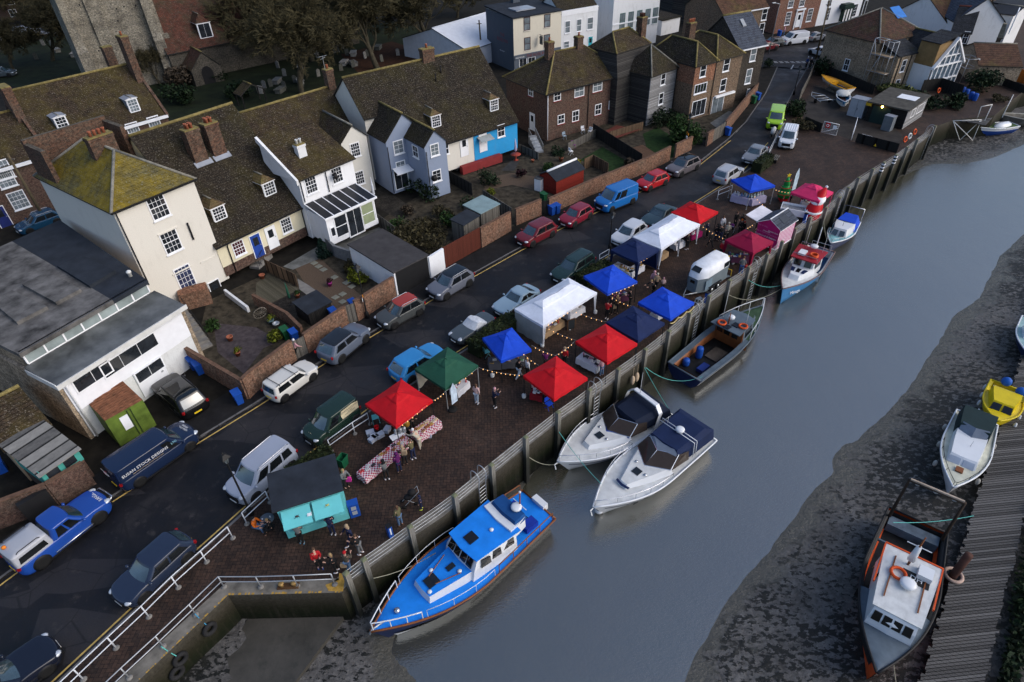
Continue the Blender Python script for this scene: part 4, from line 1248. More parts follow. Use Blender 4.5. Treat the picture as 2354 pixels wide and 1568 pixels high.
simple('black_clapboard_shed','black clapboard shed with green-grey roof and one white window',(3,0,1970,330),(3,0,2150,345),2.6,4.0,5,BBOARD,tiles('mossy_slates',(.05,.058,.055),(.04,.046,.044),(.05,.05,.03),.3,.3,.2,(.1,.1,.1)),[((3,0,2065,365),.8,1.2,'f',2)],cat='shed',wpm=NET)
simple('red_tiled_outhouse','brick outhouse with brown and grey tiled gable roof beside the orange wall',(3,0,1760,440),(3,0,1940,600),2.6,4.4,5.5,BR_STOCK,T_RB,[((3,0,1760,540),.8,1.6)],'gabley',cat='outhouse')
h=House('pale_render_house','pale rendered house with bay windows at the right edge of the view',P(3,0,2200,400,0),P(3,0,2300,180,0),-.2,5.6,7)
h.walls(WREND);B().slab([(-.2,-.2,5.7),(h.L+.2,-.2,5.7),(h.L+.2,7,6.1),(-.2,7,6.1)],.2).build('roof',FELT,h.o)
for px in((3,0,2235,350),(3,0,2260,190)):h.win(px,1.4,1.5,nx=2,ny=1)
simple('mossy_white_wall_house','house with moss streaked white wall under a flat dark roof in the top corner',(3,0,2040,110),(3,0,2260,140),5.2,5.9,6,WDIRT,FELT,kind='gable')
SL_B=4.75/4.9
h=House('brick_dormer_house','long red brick house with two white lead dormers in a tiled roof',P(0,0,410,1370,6),P(0,0,1530,1050,6),0,6,9.8)
h.walls(BR_RED,'gable',10.75,4.9)
h.roof_gable(T_MD,10.75,4.9)
B().box(0,h.L,-.3,-.02,5.7,6.0).build('eaves_board',WHITE,h.o)
for px in((0,0,600,1200),(0,0,1250,1030)):
 q=h.plane_y(px,SL_B)
 h.dormer(q.x,q.z,1.2,1.5,SL_B,LEAD,False,sidem=LEAD,rise=.12,nx=3,ny=4,pm=GLASS if px[2]<1000 else NET)
for px in((0,0,1225,1195),(0,0,1420,1135),(0,0,1010,1230),(0,0,795,1290),(0,0,570,1360)):h.win(px,1.15,1.5,nx=4,ny=3,pm=NET)
for x_ in(-.15,h.L-.15):
 b_=B()
 b_.slab([(x_,-.2,6.15),(x_+.3,-.2,6.15),(x_+.3,4.9,11.05),(x_,4.9,11.05)],.4).slab([(x_,4.9,11.05),(x_+.3,4.9,11.05),(x_+.3,10,6.15),(x_,10,6.15)],.4)
 b_.build('coped_gable',BR_CH,h.o)
h.chimney(h.L-.3,3.7,7.5,14.0,.8,1.3,BR_CH,1)
h.chimney(h.L-1.2,7.2,8.5,12.6,1.0,.8,BR_CH,0)
h.chimney(-.1,3.5,7,11.8,.8,1.8,BR_CH,0)
q=h.o
h2=House('left_brick_house','brick house with white sash windows at the left edge behind the workshop',V2(h.A)-h.u*9.5-h.n*.6,V2(h.A)-h.u*.2-h.n*.6,0,5.6,9)
h=h2
h.walls(BR_RED,'gable',9.2)
h.roof_gable(T_MD,9.2)
B().box(0,h.L,-.32,-.02,5.3,5.6).build('eaves_board',WHITE,h.o)
for px in((0,1,45,70),(0,1,170,270),(0,0,20,1560)):h.win(px,1.35,1.7,nx=4,ny=4,pm=NET,sill=WHITE)
h.door((0,1,20,430),1.,2.2,mat('navy_door',(.02,.03,.14),.5))
h=House('white_corner_house','white gable wall at the left edge beside the silver hatchback',P(0,0,-160,470,0),P(0,0,75,420,0),0,5.6,7)
h.walls(WREND,'gable',8);h.roof_gable(T_SLD,8)
h=House('dark_brick_house','dark brick house with white windows in the top left corner',P(0,0,-120,215,0),P(0,0,330,160,0),0,7,7)
h.walls(BR_RED,'gable',9);h.roof_gable(T_DK,9)
for px in((0,0,265,95),(0,0,120,120),(0,0,90,10)):h.win(px,1.3,1.4,nx=2,ny=2)
TW=[(-63.5,101.),(-53.8,108.6)]
h=House('church_tower','pale flint rubble church tower with stepped buttresses',TW[0],TW[1],0,30,11,'church tower')
b_=B().box(.6,h.L-.6,.6,10.4,0,30)
for x_ in(0,h.L-1.5):
 b_.box(x_,x_+1.5,-1.2,.8,0,6.5).box(x_+.1,x_+1.4,-.6,.8,6.5,12).box(x_+.2,x_+1.3,-.2,.8,12,18)
 b_.add([(x_,-1.2,6.5),(x_+1.5,-1.2,6.5),(x_+1.4,-.6,7.4),(x_+.1,-.6,7.4)],[(0,1,2,3)])
for y_ in(0,9):b_.box(h.L-.8,h.L+1.1,y_,y_+1.5,0,7).box(h.L-.8,h.L+.5,y_+.1,y_+1.4,7,13)
b_.box(3.6,5.6,.2,.7,0,30)
b_.build('tower_wall',FLINT,h.o)
b_=B()
for i in range(26):
 x_,z_=rnd.uniform(.8,h.L-.8),rnd.uniform(2,26)
 b_.box(x_,x_+.22,.56,.62,z_,z_+.2)
b_.build('putlog_hole',BLACK,h.o)
h2=House('church_nave','church nave with vast rust-brown tiled roof and one dormer window',P(0,0,1540,490,4.6),P(0,0,2050,390,4.6),0,4.6,13,'church')
h=h2
h.L=34
h.walls(FLINTD,'gable',12.2,8.0,4.6)
h.roof_gable(tiles('rust_church_tiles',(.12,.042,.026),(.07,.036,.026),(.05,.045,.025),.45,lichen=(.2,.19,.165)),12.2,8.)
q=h.plane_y((0,0,1905,350),7.6/8)
h.dormer(q.x,q.z,2.2,2.3,7.6/8,MATS['rust_church_tiles'],True,nx=2,ny=1,rise=1.2)
q=h.loc(P(0,0,1950,780,0))
b_=B()
px0=q.x-1.6
sec=[(px0-.6,0),(px0+4.0,0),(px0+4.0,2.4),(px0+1.7,4.7),(px0-.6,2.4)]
y0_=-4.2
b_.add([(x,y0_,z)for x,z in sec]+[(x,.2,z)for x,z in sec],[tuple(range(5)),tuple(range(5,10))[::-1]]+[(i,5+i,5+(i+1)%5,(i+1)%5)for i in range(5)])
po=b_.build('porch',FLINTD,h.o)
B().wallpoly([(px0+.8,y0_-.03,0),(px0+2.6,y0_-.03,0),(px0+2.6,y0_-.03,1.6)]+[(px0+1.7+.9*math.cos(R(a)),y0_-.03,1.6+1.1*math.sin(R(a)))for a in range(20,180,20)]+[(px0+.8,y0_-.03,1.6)],(0,.02,0)).build('doorway',BLACK,po)
h.roof_gabley(T_RED,4.8,.4,x0=px0-.6,x1=px0+4,y0=y0_,z1=2.5,name='porch_roof')
a,c_=P(1,0,1250,420,0),P(1,0,2100,500,0)
h=House('marquee','long white marquee with a ridged roof behind the bare trees',(-17.2,118.5),(-5.5,108.5),0,3.,24,'marquee')
mq=mat('white_pvc',(.62,.64,.68),.5,var=.1)
h.walls(mq,'gabley',5.4)
h.roof_gabley(mq,5.4,rm=mq)
h=House('lean_to_store','low store with pale metal trimmed flat roof beside the inn side wall',P(1,0,1900,330,0),P(1,0,2105,420,0),0,2.6,6,'outbuilding')
h.walls(BR_DK);B().slab([(-.2,-.2,2.7),(h.L+.2,-.2,2.7),(h.L+.2,6.2,2.9),(-.2,6.2,2.9)],.12).build('roof',mat('grey_sheet_roof',(.3,.32,.34),.5,var=.3),h.o)
# ================================================================ vehicles
def rrect(a,b_,r,cx=0,bow=.0,rbow=.0,nf=6,ns=12,nc=4):
 """rounded rectangle, front first; returns points and the index ranges of front, left, rear, right"""
 pts,rg=[],{}
 def line(k,p,q,n):
  rg[k]=(len(pts),len(pts)+n)
  for i in range(n+1):pts.append([p[0]+(q[0]-p[0])*i/n,p[1]+(q[1]-p[1])*i/n])
 def corner(x,y,a0):
  for i in range(1,nc):pts.append([x+r*math.cos(a0+math.pi/2*i/nc),y+r*math.sin(a0+math.pi/2*i/nc)])
 line('F',(a,-(b_-r)),(a,b_-r),nf);corner(a-r,b_-r,0)
 line('L',(a-r,b_),(-(a-r),b_),ns);corner(-(a-r),b_-r,math.pi/2)
 line('R',(-a,b_-r),(-a,-(b_-r)),nf);corner(-(a-r),-(b_-r),math.pi)
 line('S',(-(a-r),-b_),(a-r,-b_),ns);corner(a-r,-(b_-r),1.5*math.pi)
 for p in pts:
  k=bow if p[0]>0 else rbow
  p[0]+=(-k*(p[1]/b_)**2)*(abs(p[0])/a)**6*(1 if p[0]>0 else-1)+cx
 return pts,rg
TYRE=RUBBER
RIM=mat('alloy_rim',(.4,.41,.43),.35,.25)
RIMB=mat('black_rim',(.03,.03,.032),.35,.3)
CARG=glass_mat('car_glass',(.03,.055,.066),.04)
CARG.node_tree.nodes['Principled BSDF'].inputs['IOR'].default_value=2.1
CARGD=glass_mat('tinted_car_glass',(.008,.01,.012),.04)
HEADL=mat('headlight_lens',(.55,.58,.62),.1,.3)
TAILL=mat('tail_light_lens',(.3,.01,.012),.15)
PLW,PLY=mat('white_plate',(.7,.7,.68),.5),mat('yellow_plate',(.75,.5,.02),.5)
TRIM=mat('black_trim',(.012,.012,.013),.5)
class Car:
 def __init__(s,name,label,cat,kind,pm,center,ang,L=4.3,W=1.8,H=1.48,zb=.93,hood=(.72,.95),f=(.27,.42,.86,.98),rear=None,side=((.03,.47),(.52,.93)),roofm=None,rails=None,wb=.6,rim=RIM,wr=.33,glass=CARG,tuck=.17,zc=.17,cover=None,plate=True,gfront=True,grear=True,low=TRIM,group='cars parked along the street',xw=None,rc=.22):
  s.L,s.W,s.H,s.zb=L,W,H,zb
  s.o=o=thing(name,label,cat,(center[0],center[1],-.1),ang,group)
  X=lambda q:L/2-q*L
  xf0,xf1,xr1,xr0=[X(q)for q in f]
  s.xf0,s.xf1,s.xr1,s.xr0=xf0,xf1,xr1,xr0
  rear=zb if rear is None else rear
  def top(x):
   if x>xf0:
    k=(L/2-x)/(L/2-xf0)
    return hood[0]+(hood[1]-hood[0])*min(1,k*1.15)**.7
   if x<xr0:return rear-.05*((xr0-x)/(xr0+L/2+.01))
   return zb+(hood[1]-zb)*max(0,(x-xf0+.4)/.4)if x>xf0-.4 else zb
  s.top=top
  bd=B()
  rings=[]
  for k,(z,sx,sy)in enumerate(((zc,.945,.93),(.27,.985,.98),(.45,1,1),(.62,.998,1.))):
   pts,_=rrect(L/2*sx,W/2*sy,.34,0,.22,.1)
   rings.append([(x,y,z)for x,y in pts])
  for t,sx,sy in((.55,.99,.992),(.85,.978,.97),(.97,.96,.94),(1.,.93,.9),(1.015,.7,.7),(1.02,.35,.35),(1.02,.02,.02)):
   pts,_=rrect(L/2*sx,W/2*sy,.34*sx,0,.22*sx,.1*sx)
   rings.append([(x,y,.62+(top(x)-.62)*t)for x,y in pts])
  bd.loft(rings,0,cap1=True)
  body=bd.build('body',[pm],o)
  wb_,wt_=W/2-.045,W/2-tuck
  def ring(t):
   e=t+.06*math.sin(math.pi*t)
   a0,a1=xf0+(xf1-xf0)*e,xr0+(xr1-xr0)*e
   bb=wb_+(wt_-wb_)*(t**1.3)
   pts,rg=rrect((a0-a1)/2,bb,rc*.9,(a0+a1)/2,.12,.05)
   return[Vector((x,y,zb-.03+(H-.05-zb+.03)*t))for x,y in pts],rg
  s.ring=ring
  T=[0,.15,.3,.5,.7,.85,.95,1]
  cb=B()
  rr=[ring(t)[0]for t in T]
  cb.loft(rr,0)
  topr=rr[-1]
  cxm=sum(p.x for p in topr)/len(topr)
  caps=[]
  for sc,dz in((.975,.025),(.9,.042),(.6,.052),(.3,.056),(.02,.057)):caps.append([Vector((cxm+(p.x-cxm)*sc,p.y*sc,p.z+dz))for p in topr])
  rf=B()
  cb.loft([topr,caps[0]],0)
  rf.loft(caps,0,cap1=True)
  if cover:cb.build('car_cover',cover,o);rf.build('cover_top',cover,o)
  else:
   cb.build('cabin',pm if not roofm else pm,o)
   rf.build('roof',roofm or pm,o)
  def patch(name,side_,i0,i1,t0,t1,m,d=.009):
   rg=ring(0)[1][side_]
   n=rg[1]-rg[0]
   rows=[]
   for k in range(5):
    t=t0+(t1-t0)*k/4
    pts,_=ring(t)
    row=[]
    for j in range(7):
     q=(i0+(i1-i0)*j/6)*n
     a=int(min(n-1,math.floor(q)))
     p=pts[rg[0]+a].lerp(pts[rg[0]+a+1],q-a)
     row.append(p)
    rows.append(row)
   nn=(rows[0][-1]-rows[0][0]).cross(rows[-1][0]-rows[0][0]).normalized()
   cc=Vector((cxm,0,zb+.2))
   if nn.dot(rows[2][3]-cc)<0:nn=-nn
   g_=B()
   g_.loft([[p+nn*d for p in r_]for r_ in rows],0,closed=False)
   return g_.build(name,m,o)
  if not cover:
   if gfront:patch('windscreen','F',-.0,1.0,.06,.93,glass)
   if grear:patch('rear_window','R',.02,.98,.12,.88,glass)
   for a,c in side:patch('side_window','L',a,c,.1,.86,CARGD);patch('side_window','S',1-c,1-a,.1,.86,CARGD)
  s.patch=patch
  wx=[L/2-.2*L if not xw else xw[0],L/2-(.2+wb)*L if not xw else xw[1]]
  lip=B()
  for x in wx:
   for sd in(-1,1):
    y=sd*(W/2-.1)
    B().cyl((x,sd*(W/2-.26),wr+.02),(x,sd*(W/2+.004),wr+.02),wr+.07,16).build('wheel_arch',TRIM,o)
    w=B()
    w.lathe([(wr*.5,-.1),(wr*.93,-.1),(wr,-.06),(wr,.06),(wr*.93,.1),(wr*.5,.1)],n=18)
    wo=w.build('wheel',TYRE,o)
    wo.rotation_euler=(R(90),0,0)
    wo.location=(x,sd*(W/2-.09),wr)
    ri=B()
    ri.lathe([(.05,.0),(wr*.62,-.0),(wr*.62,.085),(wr*.55,.085),(wr*.5,.04),(.02,.03)],n=18,mi=1)
    for k in range(5):
     a=k*2*math.pi/5
     ri.obox((math.cos(a)*wr*.33,math.sin(a)*wr*.33,.06),(wr*.6,.07,.04),a)
    ro=ri.build('rim',[rim,RIMB],wo)
    if sd>0:ro.rotation_euler=(R(180),0,0)
  hz_=hood[0]-.04
  for sd in(-1,1):
   B().sph((L/2-.3,sd*(W/2-.24),hz_),(.26,.2,.105)).build('headlight',HEADL,o)
   B().obox((-L/2+.17,sd*(W/2-.19),min(rear,zb)-.13),(.13,.3,.17),sd*R(40)).build('tail_light',TAILL,o)
   B().sph((xf0-.25,sd*(W/2+.09),zb+.06),(.09,.12,.08)).tube([(xf0-.25,sd*(W/2-.1),zb),(xf0-.25,sd*(W/2+.05),zb+.03)],.025,5).build('mirror',pm,o)
  if plate:
   B().box(L/2-.02,L/2+.012,-.26,.26,.36,.47).build('number_plate',PLW,o)
   B().box(-L/2-.012,-L/2+.02,-.26,.26,.5,.61).build('number_plate',PLY,o)
  B().box(L/2-.1,L/2+.004,-W*.26,W*.26,.5,hood[0]-.1).box(L/2-.12,L/2+.006,-W*.3,W*.3,.24,.34).build('grille',TRIM,o)
  B().box(-L*.28,L*.28,-W/2-.008,W/2+.008,.17,.28).build('sill',low,o)
  if rails:
   zt=H-.0
   for sd in(-1,1):
    B().tube([(xf1-.15,sd*(wt_-.08),zt-.03),(xf1-.3,sd*(wt_-.08),zt+.05),(xr1+.3,sd*(wt_-.08),zt+.05),(xr1+.15,sd*(wt_-.08),zt-.03)],.025,6).build('roof_rail',rails,o)
 def sidey(s,z):
  t=max(0,min(1,(z-s.zb+.03)/(s.H-.05-s.zb+.03)))
  pts,rg=s.ring(t)
  return pts[rg['L'][0]+3].y
def spot(front,rear,W,z=-.1):
 f_,r_=P(*front,z),P(*rear,z)
 u=(f_-r_).normalized()
 n=Vector((-u.y,u.x,0))
 if n.y<0:n=-n
 m=(f_+r_)/2+n*(W/2-.08)
 return m,math.atan2(u.y,u.x)
def mid(px,ang,z=.6):
 p=P(*px,z)
 return p,R(ang)
HATCH=dict(L=4.3,W=1.78,H=1.48)
SUV=dict(L=4.4,W=1.85,H=1.62,zb=1.03,hood=(.84,1.05),f=(.26,.4,.86,.975),wr=.35)
GR='cars parked along the street'
c_,a_=spot((0,3,1345,825),(0,3,1740,455),1.8)
Car('parked_car','dark navy hatchback alone against the white quay railing','car',0,paint('navy_paint',(.018,.028,.055)),c_,a_,**HATCH)
c_=P(0,3,350,1330,.6);a_=R(52)
Car('parked_car','black-blue car at the bottom left corner, partly out of view','car',0,paint('blueblack_paint',(.008,.011,.022)),c_+Vector((-1.0,-1.1,0)),a_,L=4.6,W=1.86,H=1.46,f=(.34,.48,.9,.98))
c_,a_=spot((0,3,925,105),(0,3,440,490),1.9)
bl=paint('royal_blue_paint',(.012,.06,.3))
pk=Car('pickup_truck','royal blue pickup truck with silver hard canopy and amber beacon','pickup',0,bl,c_,a_,L=5.3,W=1.9,H=1.78,zb=1.08,hood=(.95,1.1),f=(.27,.38,.6,.645),rear=1.08,wr=.4,rim=RIM,side=((.05,.46),(.54,.92)),rails=None,group=None,xw=(1.6,-1.62))
cnp=B()
rr_=[]
for t,z in((0,1.06),(.4,1.4),(.85,1.68),(1,1.74)):
 pts,_=rrect(.98-.06*t,.9-.12*t,.14,-1.62,0,.03)
 rr_.append([(x,y,z)for x,y in pts])
rr_.append([(-1.62+(p[0]+1.62)*.5,p[1]*.5,1.8)for p in rr_[-1]])
cnp.loft(rr_,0,cap1=True)
SILV=paint('silver_paint',(.38,.39,.42))
cnp.build('canopy',SILV,pk.o)
for sd in(-1,1):
 B().wallpoly([(-2.35,sd*.895,1.2),(-.9,sd*.895,1.2),(-.95,sd*.835,1.56),(-2.25,sd*.835,1.56)],(0,sd*.01,0)).build('canopy_window',CARGD,pk.o)
 B().tube([(-2.2,sd*.7,1.77),(-2.1,sd*.7,1.85),(-1.1,sd*.7,1.85),(-1.,sd*.7,1.77)],.025,5).build('roof_rail',BLACK,pk.o)
 B().tube([(1.2,sd*.98,.42),(-.9,sd*.98,.42)],.045,6).build('side_step',CHROME,pk.o)
B().lathe([(.11,0),(.1,.12),(.03,.15)],(-2.3,.25,1.79),10).build('beacon',mat('amber_lens',(.7,.2,.02),.2),pk.o)
B().tube([(2.55,-.7,.75),(2.78,-.6,.85),(2.78,.6,.85),(2.55,.7,.75)],.05,6).build('bull_bar',CHROME,pk.o)
text('RANGER',.3,pk.o,WLT,(2.25,0,1.04),(0,R(4),R(90)))
c_,a_=spot((0,2,1760,1000),(0,2,1295,1330),1.98)
NV=paint('midnight_van_paint',(.008,.018,.05))
vn=Car('panel_van','long midnight blue panel van lettered in white along its side','van',0,NV,c_,a_,L=5.3,W=1.98,H=1.92,zb=1.05,hood=(.98,1.15),f=(.17,.31,.975,.99),side=((.04,.2),),wb=.62,wr=.34,tuck=.13,grear=False,group=None,xw=(1.72,-1.65))
y_=vn.sidey(1.35)
text('SUSAN STOCK DESIGNS',.27,vn.o,WLT,(-.85,-y_-.012,1.38),(R(85),0,0))
text('LTD',.2,vn.o,mat('sky_letters',(.3,.6,.7),.5),(1.02,-vn.sidey(1.42)-.012,1.42),(R(85),0,0))
text('made to measure furnishings for your business and home',.085,vn.o,mat('cream_letters',(.6,.45,.25),.5),(-.75,-vn.sidey(1.16)-.012,1.17),(R(86),0,0))
text('SUSAN STOCK\nDESIGNS',.17,vn.o,WLT,(2.2,0,1.165),(0,R(9),R(90)))
text('SUSAN STOCK\nDESIGNS',.15,vn.o,WLT,(-2.665,.3,1.35),(R(88),0,R(-90)))
c1,c2=P(0,2,1860,700,-.1),P(0,2,1560,440,-.1)
d_=(c2-c1).normalized()
Car('parked_car','glossy black estate car parked nose-in beside the green container','car',0,paint('gloss_black_paint',(.006,.006,.007)),c1+d_*2.2+Vector((-.3,.2,0)),math.atan2(d_.y,d_.x),L=4.9,W=1.95,H=1.7,zb=1.05,hood=(.85,1.05),f=(.25,.38,.88,.98),roofm=CARGD,wr=.37,rails=BLACK)
c_,a_=spot((0,2,2340,1480),(1,2,345,1160),1.86)
Car('parked_van','silver grey people carrier van with dark side panels beside the lamp post','van',0,paint('silver_blue_paint',(.3,.33,.4)),c_,a_,L=4.45,W=1.86,H=1.82,zb=1.08,hood=(.95,1.12),f=(.19,.34,.94,.985),side=((.03,.3),(.36,.68),(.72,.95)),wb=.6,tuck=.15,rails=CHROME)
c_,a_=spot((1,2,540,350),(1,2,275,550),1.7)
mn=Car('parked_car','cream-white small estate car with black roof bars by the garden wall','car',0,paint('pepper_white_paint',(.62,.6,.55)),c_,a_,L=3.98,W=1.7,H=1.45,zb=.92,hood=(.78,.93),f=(.24,.36,.95,.985),rc=.16,wb=.64,wr=.31,rim=RIMB)
for x in(mn.xf1-.55,mn.xr1+.45):B().tube([(x,-.72,1.4),(x,-.7,1.52),(x,.7,1.52),(x,.72,1.4)],.025,5).build('roof_bar',BLACK,mn.o)
for sd in(-1,1):B().tube([(mn.xf1-.2,sd*.66,1.5),(mn.xr1+.2,sd*.66,1.5)],.02,5).build('roof_bar',BLACK,mn.o)
c_,a_=spot((1,2,655,950),(1,2,915,745),1.75)
GV=paint('dark_green_van_paint',(.012,.03,.022))
jv=Car('delivery_van','small dark green delivery van with cream sign panel behind the railing','van',0,GV,c_,a_,L=3.95,W=1.72,H=1.76,zb=.98,hood=(.85,1.05),f=(.2,.36,.96,.985),side=((.04,.32),),wb=.62,wr=.3,tuck=.14,grear=False,group=None)
CRM=mat('cream_sign',(.6,.52,.34),.5)
y_=jv.sidey(1.3)
B().wallpoly([(-.35,y_+.03,1.03),(-1.7,y_+.03,1.03),(-1.75,y_-.02,1.55),(-1.3,y_-.045,1.64),(-.4,y_-.045,1.62),(-.28,y_-.0,1.4)],(0,.008,0)).build('sign_panel',CRM,jv.o)
DKT=mat('dark_letters',(.03,.025,.02),.6)
text("JOHN'S KITCHEN",.19,jv.o,DKT,(-1.03,y_-.0,1.47),(R(85),0,R(180)))
for i,b2 in enumerate(('est. 2010','breads, pies & pastries','homemade preserves')):text(b2,.09,jv.o,DKT,(-1.03,y_+.025,1.33-i*.1),(R(87),0,R(180)))
for i,ch in enumerate("JOHN'S KITCHEN"):
 a=(i-6.5)/6.5
 text(ch,.16,jv.o,CRM,(1.62-.18*a*a,-a*.55*-1,.965-.02*a*a),(0,R(14),R(90)+a*.5))
c_,a_=spot((1,1,1030,1565),(1,2,775,210),1.95)
Car('parked_car','grey-blue coupe-roofed sport utility car with dark roof beside wall gate','car',0,paint('slate_blue_paint',(.1,.12,.16)),c_,a_,**dict(SUV,W=1.92,roofm=paint('black_roof_paint',(.012,.014,.018))))
c_,a_=spot((1,1,1265,1460),(1,1,1510,1325),1.78)
Car('parked_car','dark grey crossover car with orange-red roof under the street lamp','car',0,paint('graphite_paint',(.055,.06,.06)),c_,a_,L=4.15,W=1.78,H=1.55,zb=.98,hood=(.8,1.0),roofm=paint('orange_red_roof',(.32,.035,.02)),rails=SILV)
c_,a_=spot((1,1,1745,1190),(1,1,1960,1060),1.82)
Car('parked_car','steel grey crossover car with black glass roof before the black garage','car',0,paint('steel_paint',(.12,.13,.16)),c_,a_,**dict(SUV,roofm=CARGD,rails=SILV))
c_,a_=spot((2,1,185,705),(2,1,370,610),1.82)
Car('parked_car','maroon red people carrier nearest the dark red gate','car',0,paint('maroon_paint',(.14,.012,.018)),c_,a_,L=4.37,W=1.82,H=1.6,zb=.98,hood=(.8,1.0),f=(.22,.38,.88,.98))
c_,a_=spot((2,1,565,530),(2,1,718,440),1.72)
Car('parked_car','crimson small hatchback beside two blue bins','car',0,paint('crimson_paint',(.2,.01,.025)),c_,a_,L=4.0,W=1.72,H=1.46,f=(.26,.41,.86,.98))
c_,a_=spot((2,1,910,385),(2,1,1105,305),1.97)
tv=Car('parked_van','bright blue high-sided van with black side window between red cars','van',0,paint('bright_blue_paint',(.01,.13,.4)),c_,a_,L=4.85,W=1.97,H=2.05,zb=1.15,hood=(.95,1.22),f=(.17,.31,.975,.99),side=((.03,.2),(.24,.5)),tuck=.12,wb=.6,grear=False)
c_,a_=spot((2,1,1260,195),(2,1,1405,135),1.72)
Car('parked_car','bright red hatchback behind the blue van','car',0,paint('bright_red_paint',(.38,.008,.012)),c_,a_,L=3.97,W=1.72,H=1.48,f=(.26,.41,.87,.98))
c_,a_=spot((2,1,1545,65),(2,0,1695,1562),1.83)
Car('parked_car','bronze grey sport utility car with black glass roof below the hedge','car',0,paint('bronze_paint',(.12,.105,.11)),c_,a_,**dict(SUV,roofm=CARGD,L=4.6,rails=BLACK))
c_,a_=mid((2,0,2235,1400),232,.7)
Car('parked_car','silver-grey saloon with sunroof parked beside the pink post','car',0,paint('pewter_paint',(.17,.18,.2)),c_,a_,L=4.6,W=1.76,H=1.42,f=(.3,.43,.74,.87),rear=.95)
c_,a_=mid((2,0,1995,1572),45,.8)
Car('parked_car','pale silver estate car with roof rails seen from behind near the blue stall','car',0,paint('pale_silver_paint',(.36,.37,.4)),c_,a_,L=4.4,W=1.75,H=1.55,f=(.26,.4,.9,.98),rails=SILV)
c_,a_=mid((2,1,1350,405),226,.6)
Car('parked_car','dark teal coupe behind the far red stall','car',0,paint('teal_paint',(.025,.05,.062)),c_,a_,L=4.5,W=1.8,H=1.36,zb=.88,hood=(.7,.9),f=(.33,.47,.74,.9),rear=.9)
c_,a_=mid((2,1,1075,570),226,.6)
Car('parked_car','white rounded hatchback behind the double white stall','car',0,paint('white_car_paint',(.55,.57,.6)),c_,a_,L=4.2,W=1.76,H=1.5)
c_,a_=mid((2,1,560,880),226,.6)
Car('parked_car','dark green estate car with ribbed roof behind the clipped hedge','car',0,paint('bottle_green_paint',(.012,.032,.03)),c_,a_,L=4.7,W=1.78,H=1.5,f=(.27,.41,.93,.985),rails=BLACK)
c_,a_=mid((2,1,40,1180),225,.55)
Car('parked_car','pale blue coupe behind the near white stall','car',0,paint('ice_blue_paint',(.24,.34,.42)),c_,a_,L=4.4,W=1.78,H=1.32,zb=.86,hood=(.68,.88),f=(.34,.48,.72,.9),rear=.88)
c_,a_=mid((1,1,1985,1435),225,.5)
mg=Car('parked_car','low dark grey sports car under a white hood cover','car',0,paint('gunmetal_paint',(.06,.075,.085)),c_,a_,L=4.0,W=1.55,H=1.22,zb=.8,hood=(.7,.82),f=(.36,.5,.64,.78),rear=.82,cover=mat('cover_cloth',(.55,.57,.6),.8,var=.2,vs=4,bump=.6,bs=6),wr=.3)
c_,a_=mid((1,2,1480,175),45,.7)
Car('parked_car','sky blue hatchback parked behind the green stall','car',0,paint('sky_blue_paint',(.03,.22,.5)),c_,a_,L=4.35,W=1.82,H=1.55,zb=.98,hood=(.82,1.0))
LG='vans and cars near the upper street'
c1,c2=P(3,0,60,1220,-.1),P(3,0,110,1000,-.1)
d_=(c1-c2).normalized()
Car('parked_van','lime green van coming down the lane','van',0,paint('lime_paint',(.28,.5,.015)),P(3,0,75,1075,.9),math.atan2(d_.y,d_.x),L=4.9,W=1.96,H=1.97,zb=1.15,hood=(1.,1.22),f=(.17,.31,.975,.99),side=((.03,.22),),tuck=.13,grear=False,group=LG)
c1,c2=P(3,0,150,1360,0),P(3,0,225,1150,0)
d_=(c1-c2).normalized()
wv=Car('parked_van','small white van with ribbed roof on the hardstanding by the bench','van',0,paint('white_van_paint',(.62,.64,.67)),P(3,0,190,1255,.9),math.atan2(d_.y,d_.x),L=4.3,W=1.8,H=1.85,zb=1.05,hood=(.92,1.1),f=(.2,.36,.97,.985),side=((.04,.26),),tuck=.13,grear=False,group=LG)
rb=B()
for i in range(6):rb.box(-1.5,.4,-.62+i*.25-.04,-.62+i*.25+.04,1.83,1.88)
rb.build('roof_rib',WHITE,wv.o)
wv.o.location.z=0
c_,a_=spot((3,0,195,420),(3,0,325,405),1.95,.01)
Car('parked_van','white panel van parked before the red brick Georgian house','van',0,MATS['white_van_paint'],c_,a_,L=4.95,W=1.95,H=1.94,zb=1.12,hood=(1.,1.2),f=(.17,.31,.975,.99),side=((.03,.22),),tuck=.13,grear=False,group=LG).o.location.z=.01
c_,a_=spot((3,0,515,372),(3,0,418,388),1.7,.01)
Car('parked_car','silver coupe behind the white panel van on the upper street','car',0,MATS['pewter_paint'],c_,a_,L=3.85,W=1.68,H=1.38,f=(.3,.44,.72,.9),group=LG).o.location.z=.01
c_,a_=mid((3,0,40,395),180+12,.6)
Car('parked_car','dark grey car ahead of the white panel van','car',0,MATS['gunmetal_paint'],c_,a_,L=4.2,W=1.76,H=1.45,group=LG).o.location.z=.01
c_,a_=mid((2,0,2345,425),20,.6)
Car('parked_car','dark red car mostly hidden by the slate roofed house','car',0,MATS['maroon_paint'],c_,a_,L=4.1,W=1.76,H=1.45,group=LG).o.location.z=.01
c_,a_=mid((3,0,480,475),115,.6)
Car('parked_car','white car half hidden by the corner of the stock brick house','car',0,MATS['white_car_paint'],c_,a_,L=4.1,W=1.76,H=1.45,group=LG).o.location.z=.01
c_,a_=spot((0,0,320,295),(0,0,155,325),1.76,.0)
BG='cars behind the churchyard'
Car('parked_car','silver hatchback near the white gable at top left','car',0,paint('bright_silver_paint',(.4,.42,.46)),c_,a_,L=4.3,W=1.78,H=1.48,group=BG).o.location.z=.0
c_,a_=mid((0,0,430,290),10,.6)
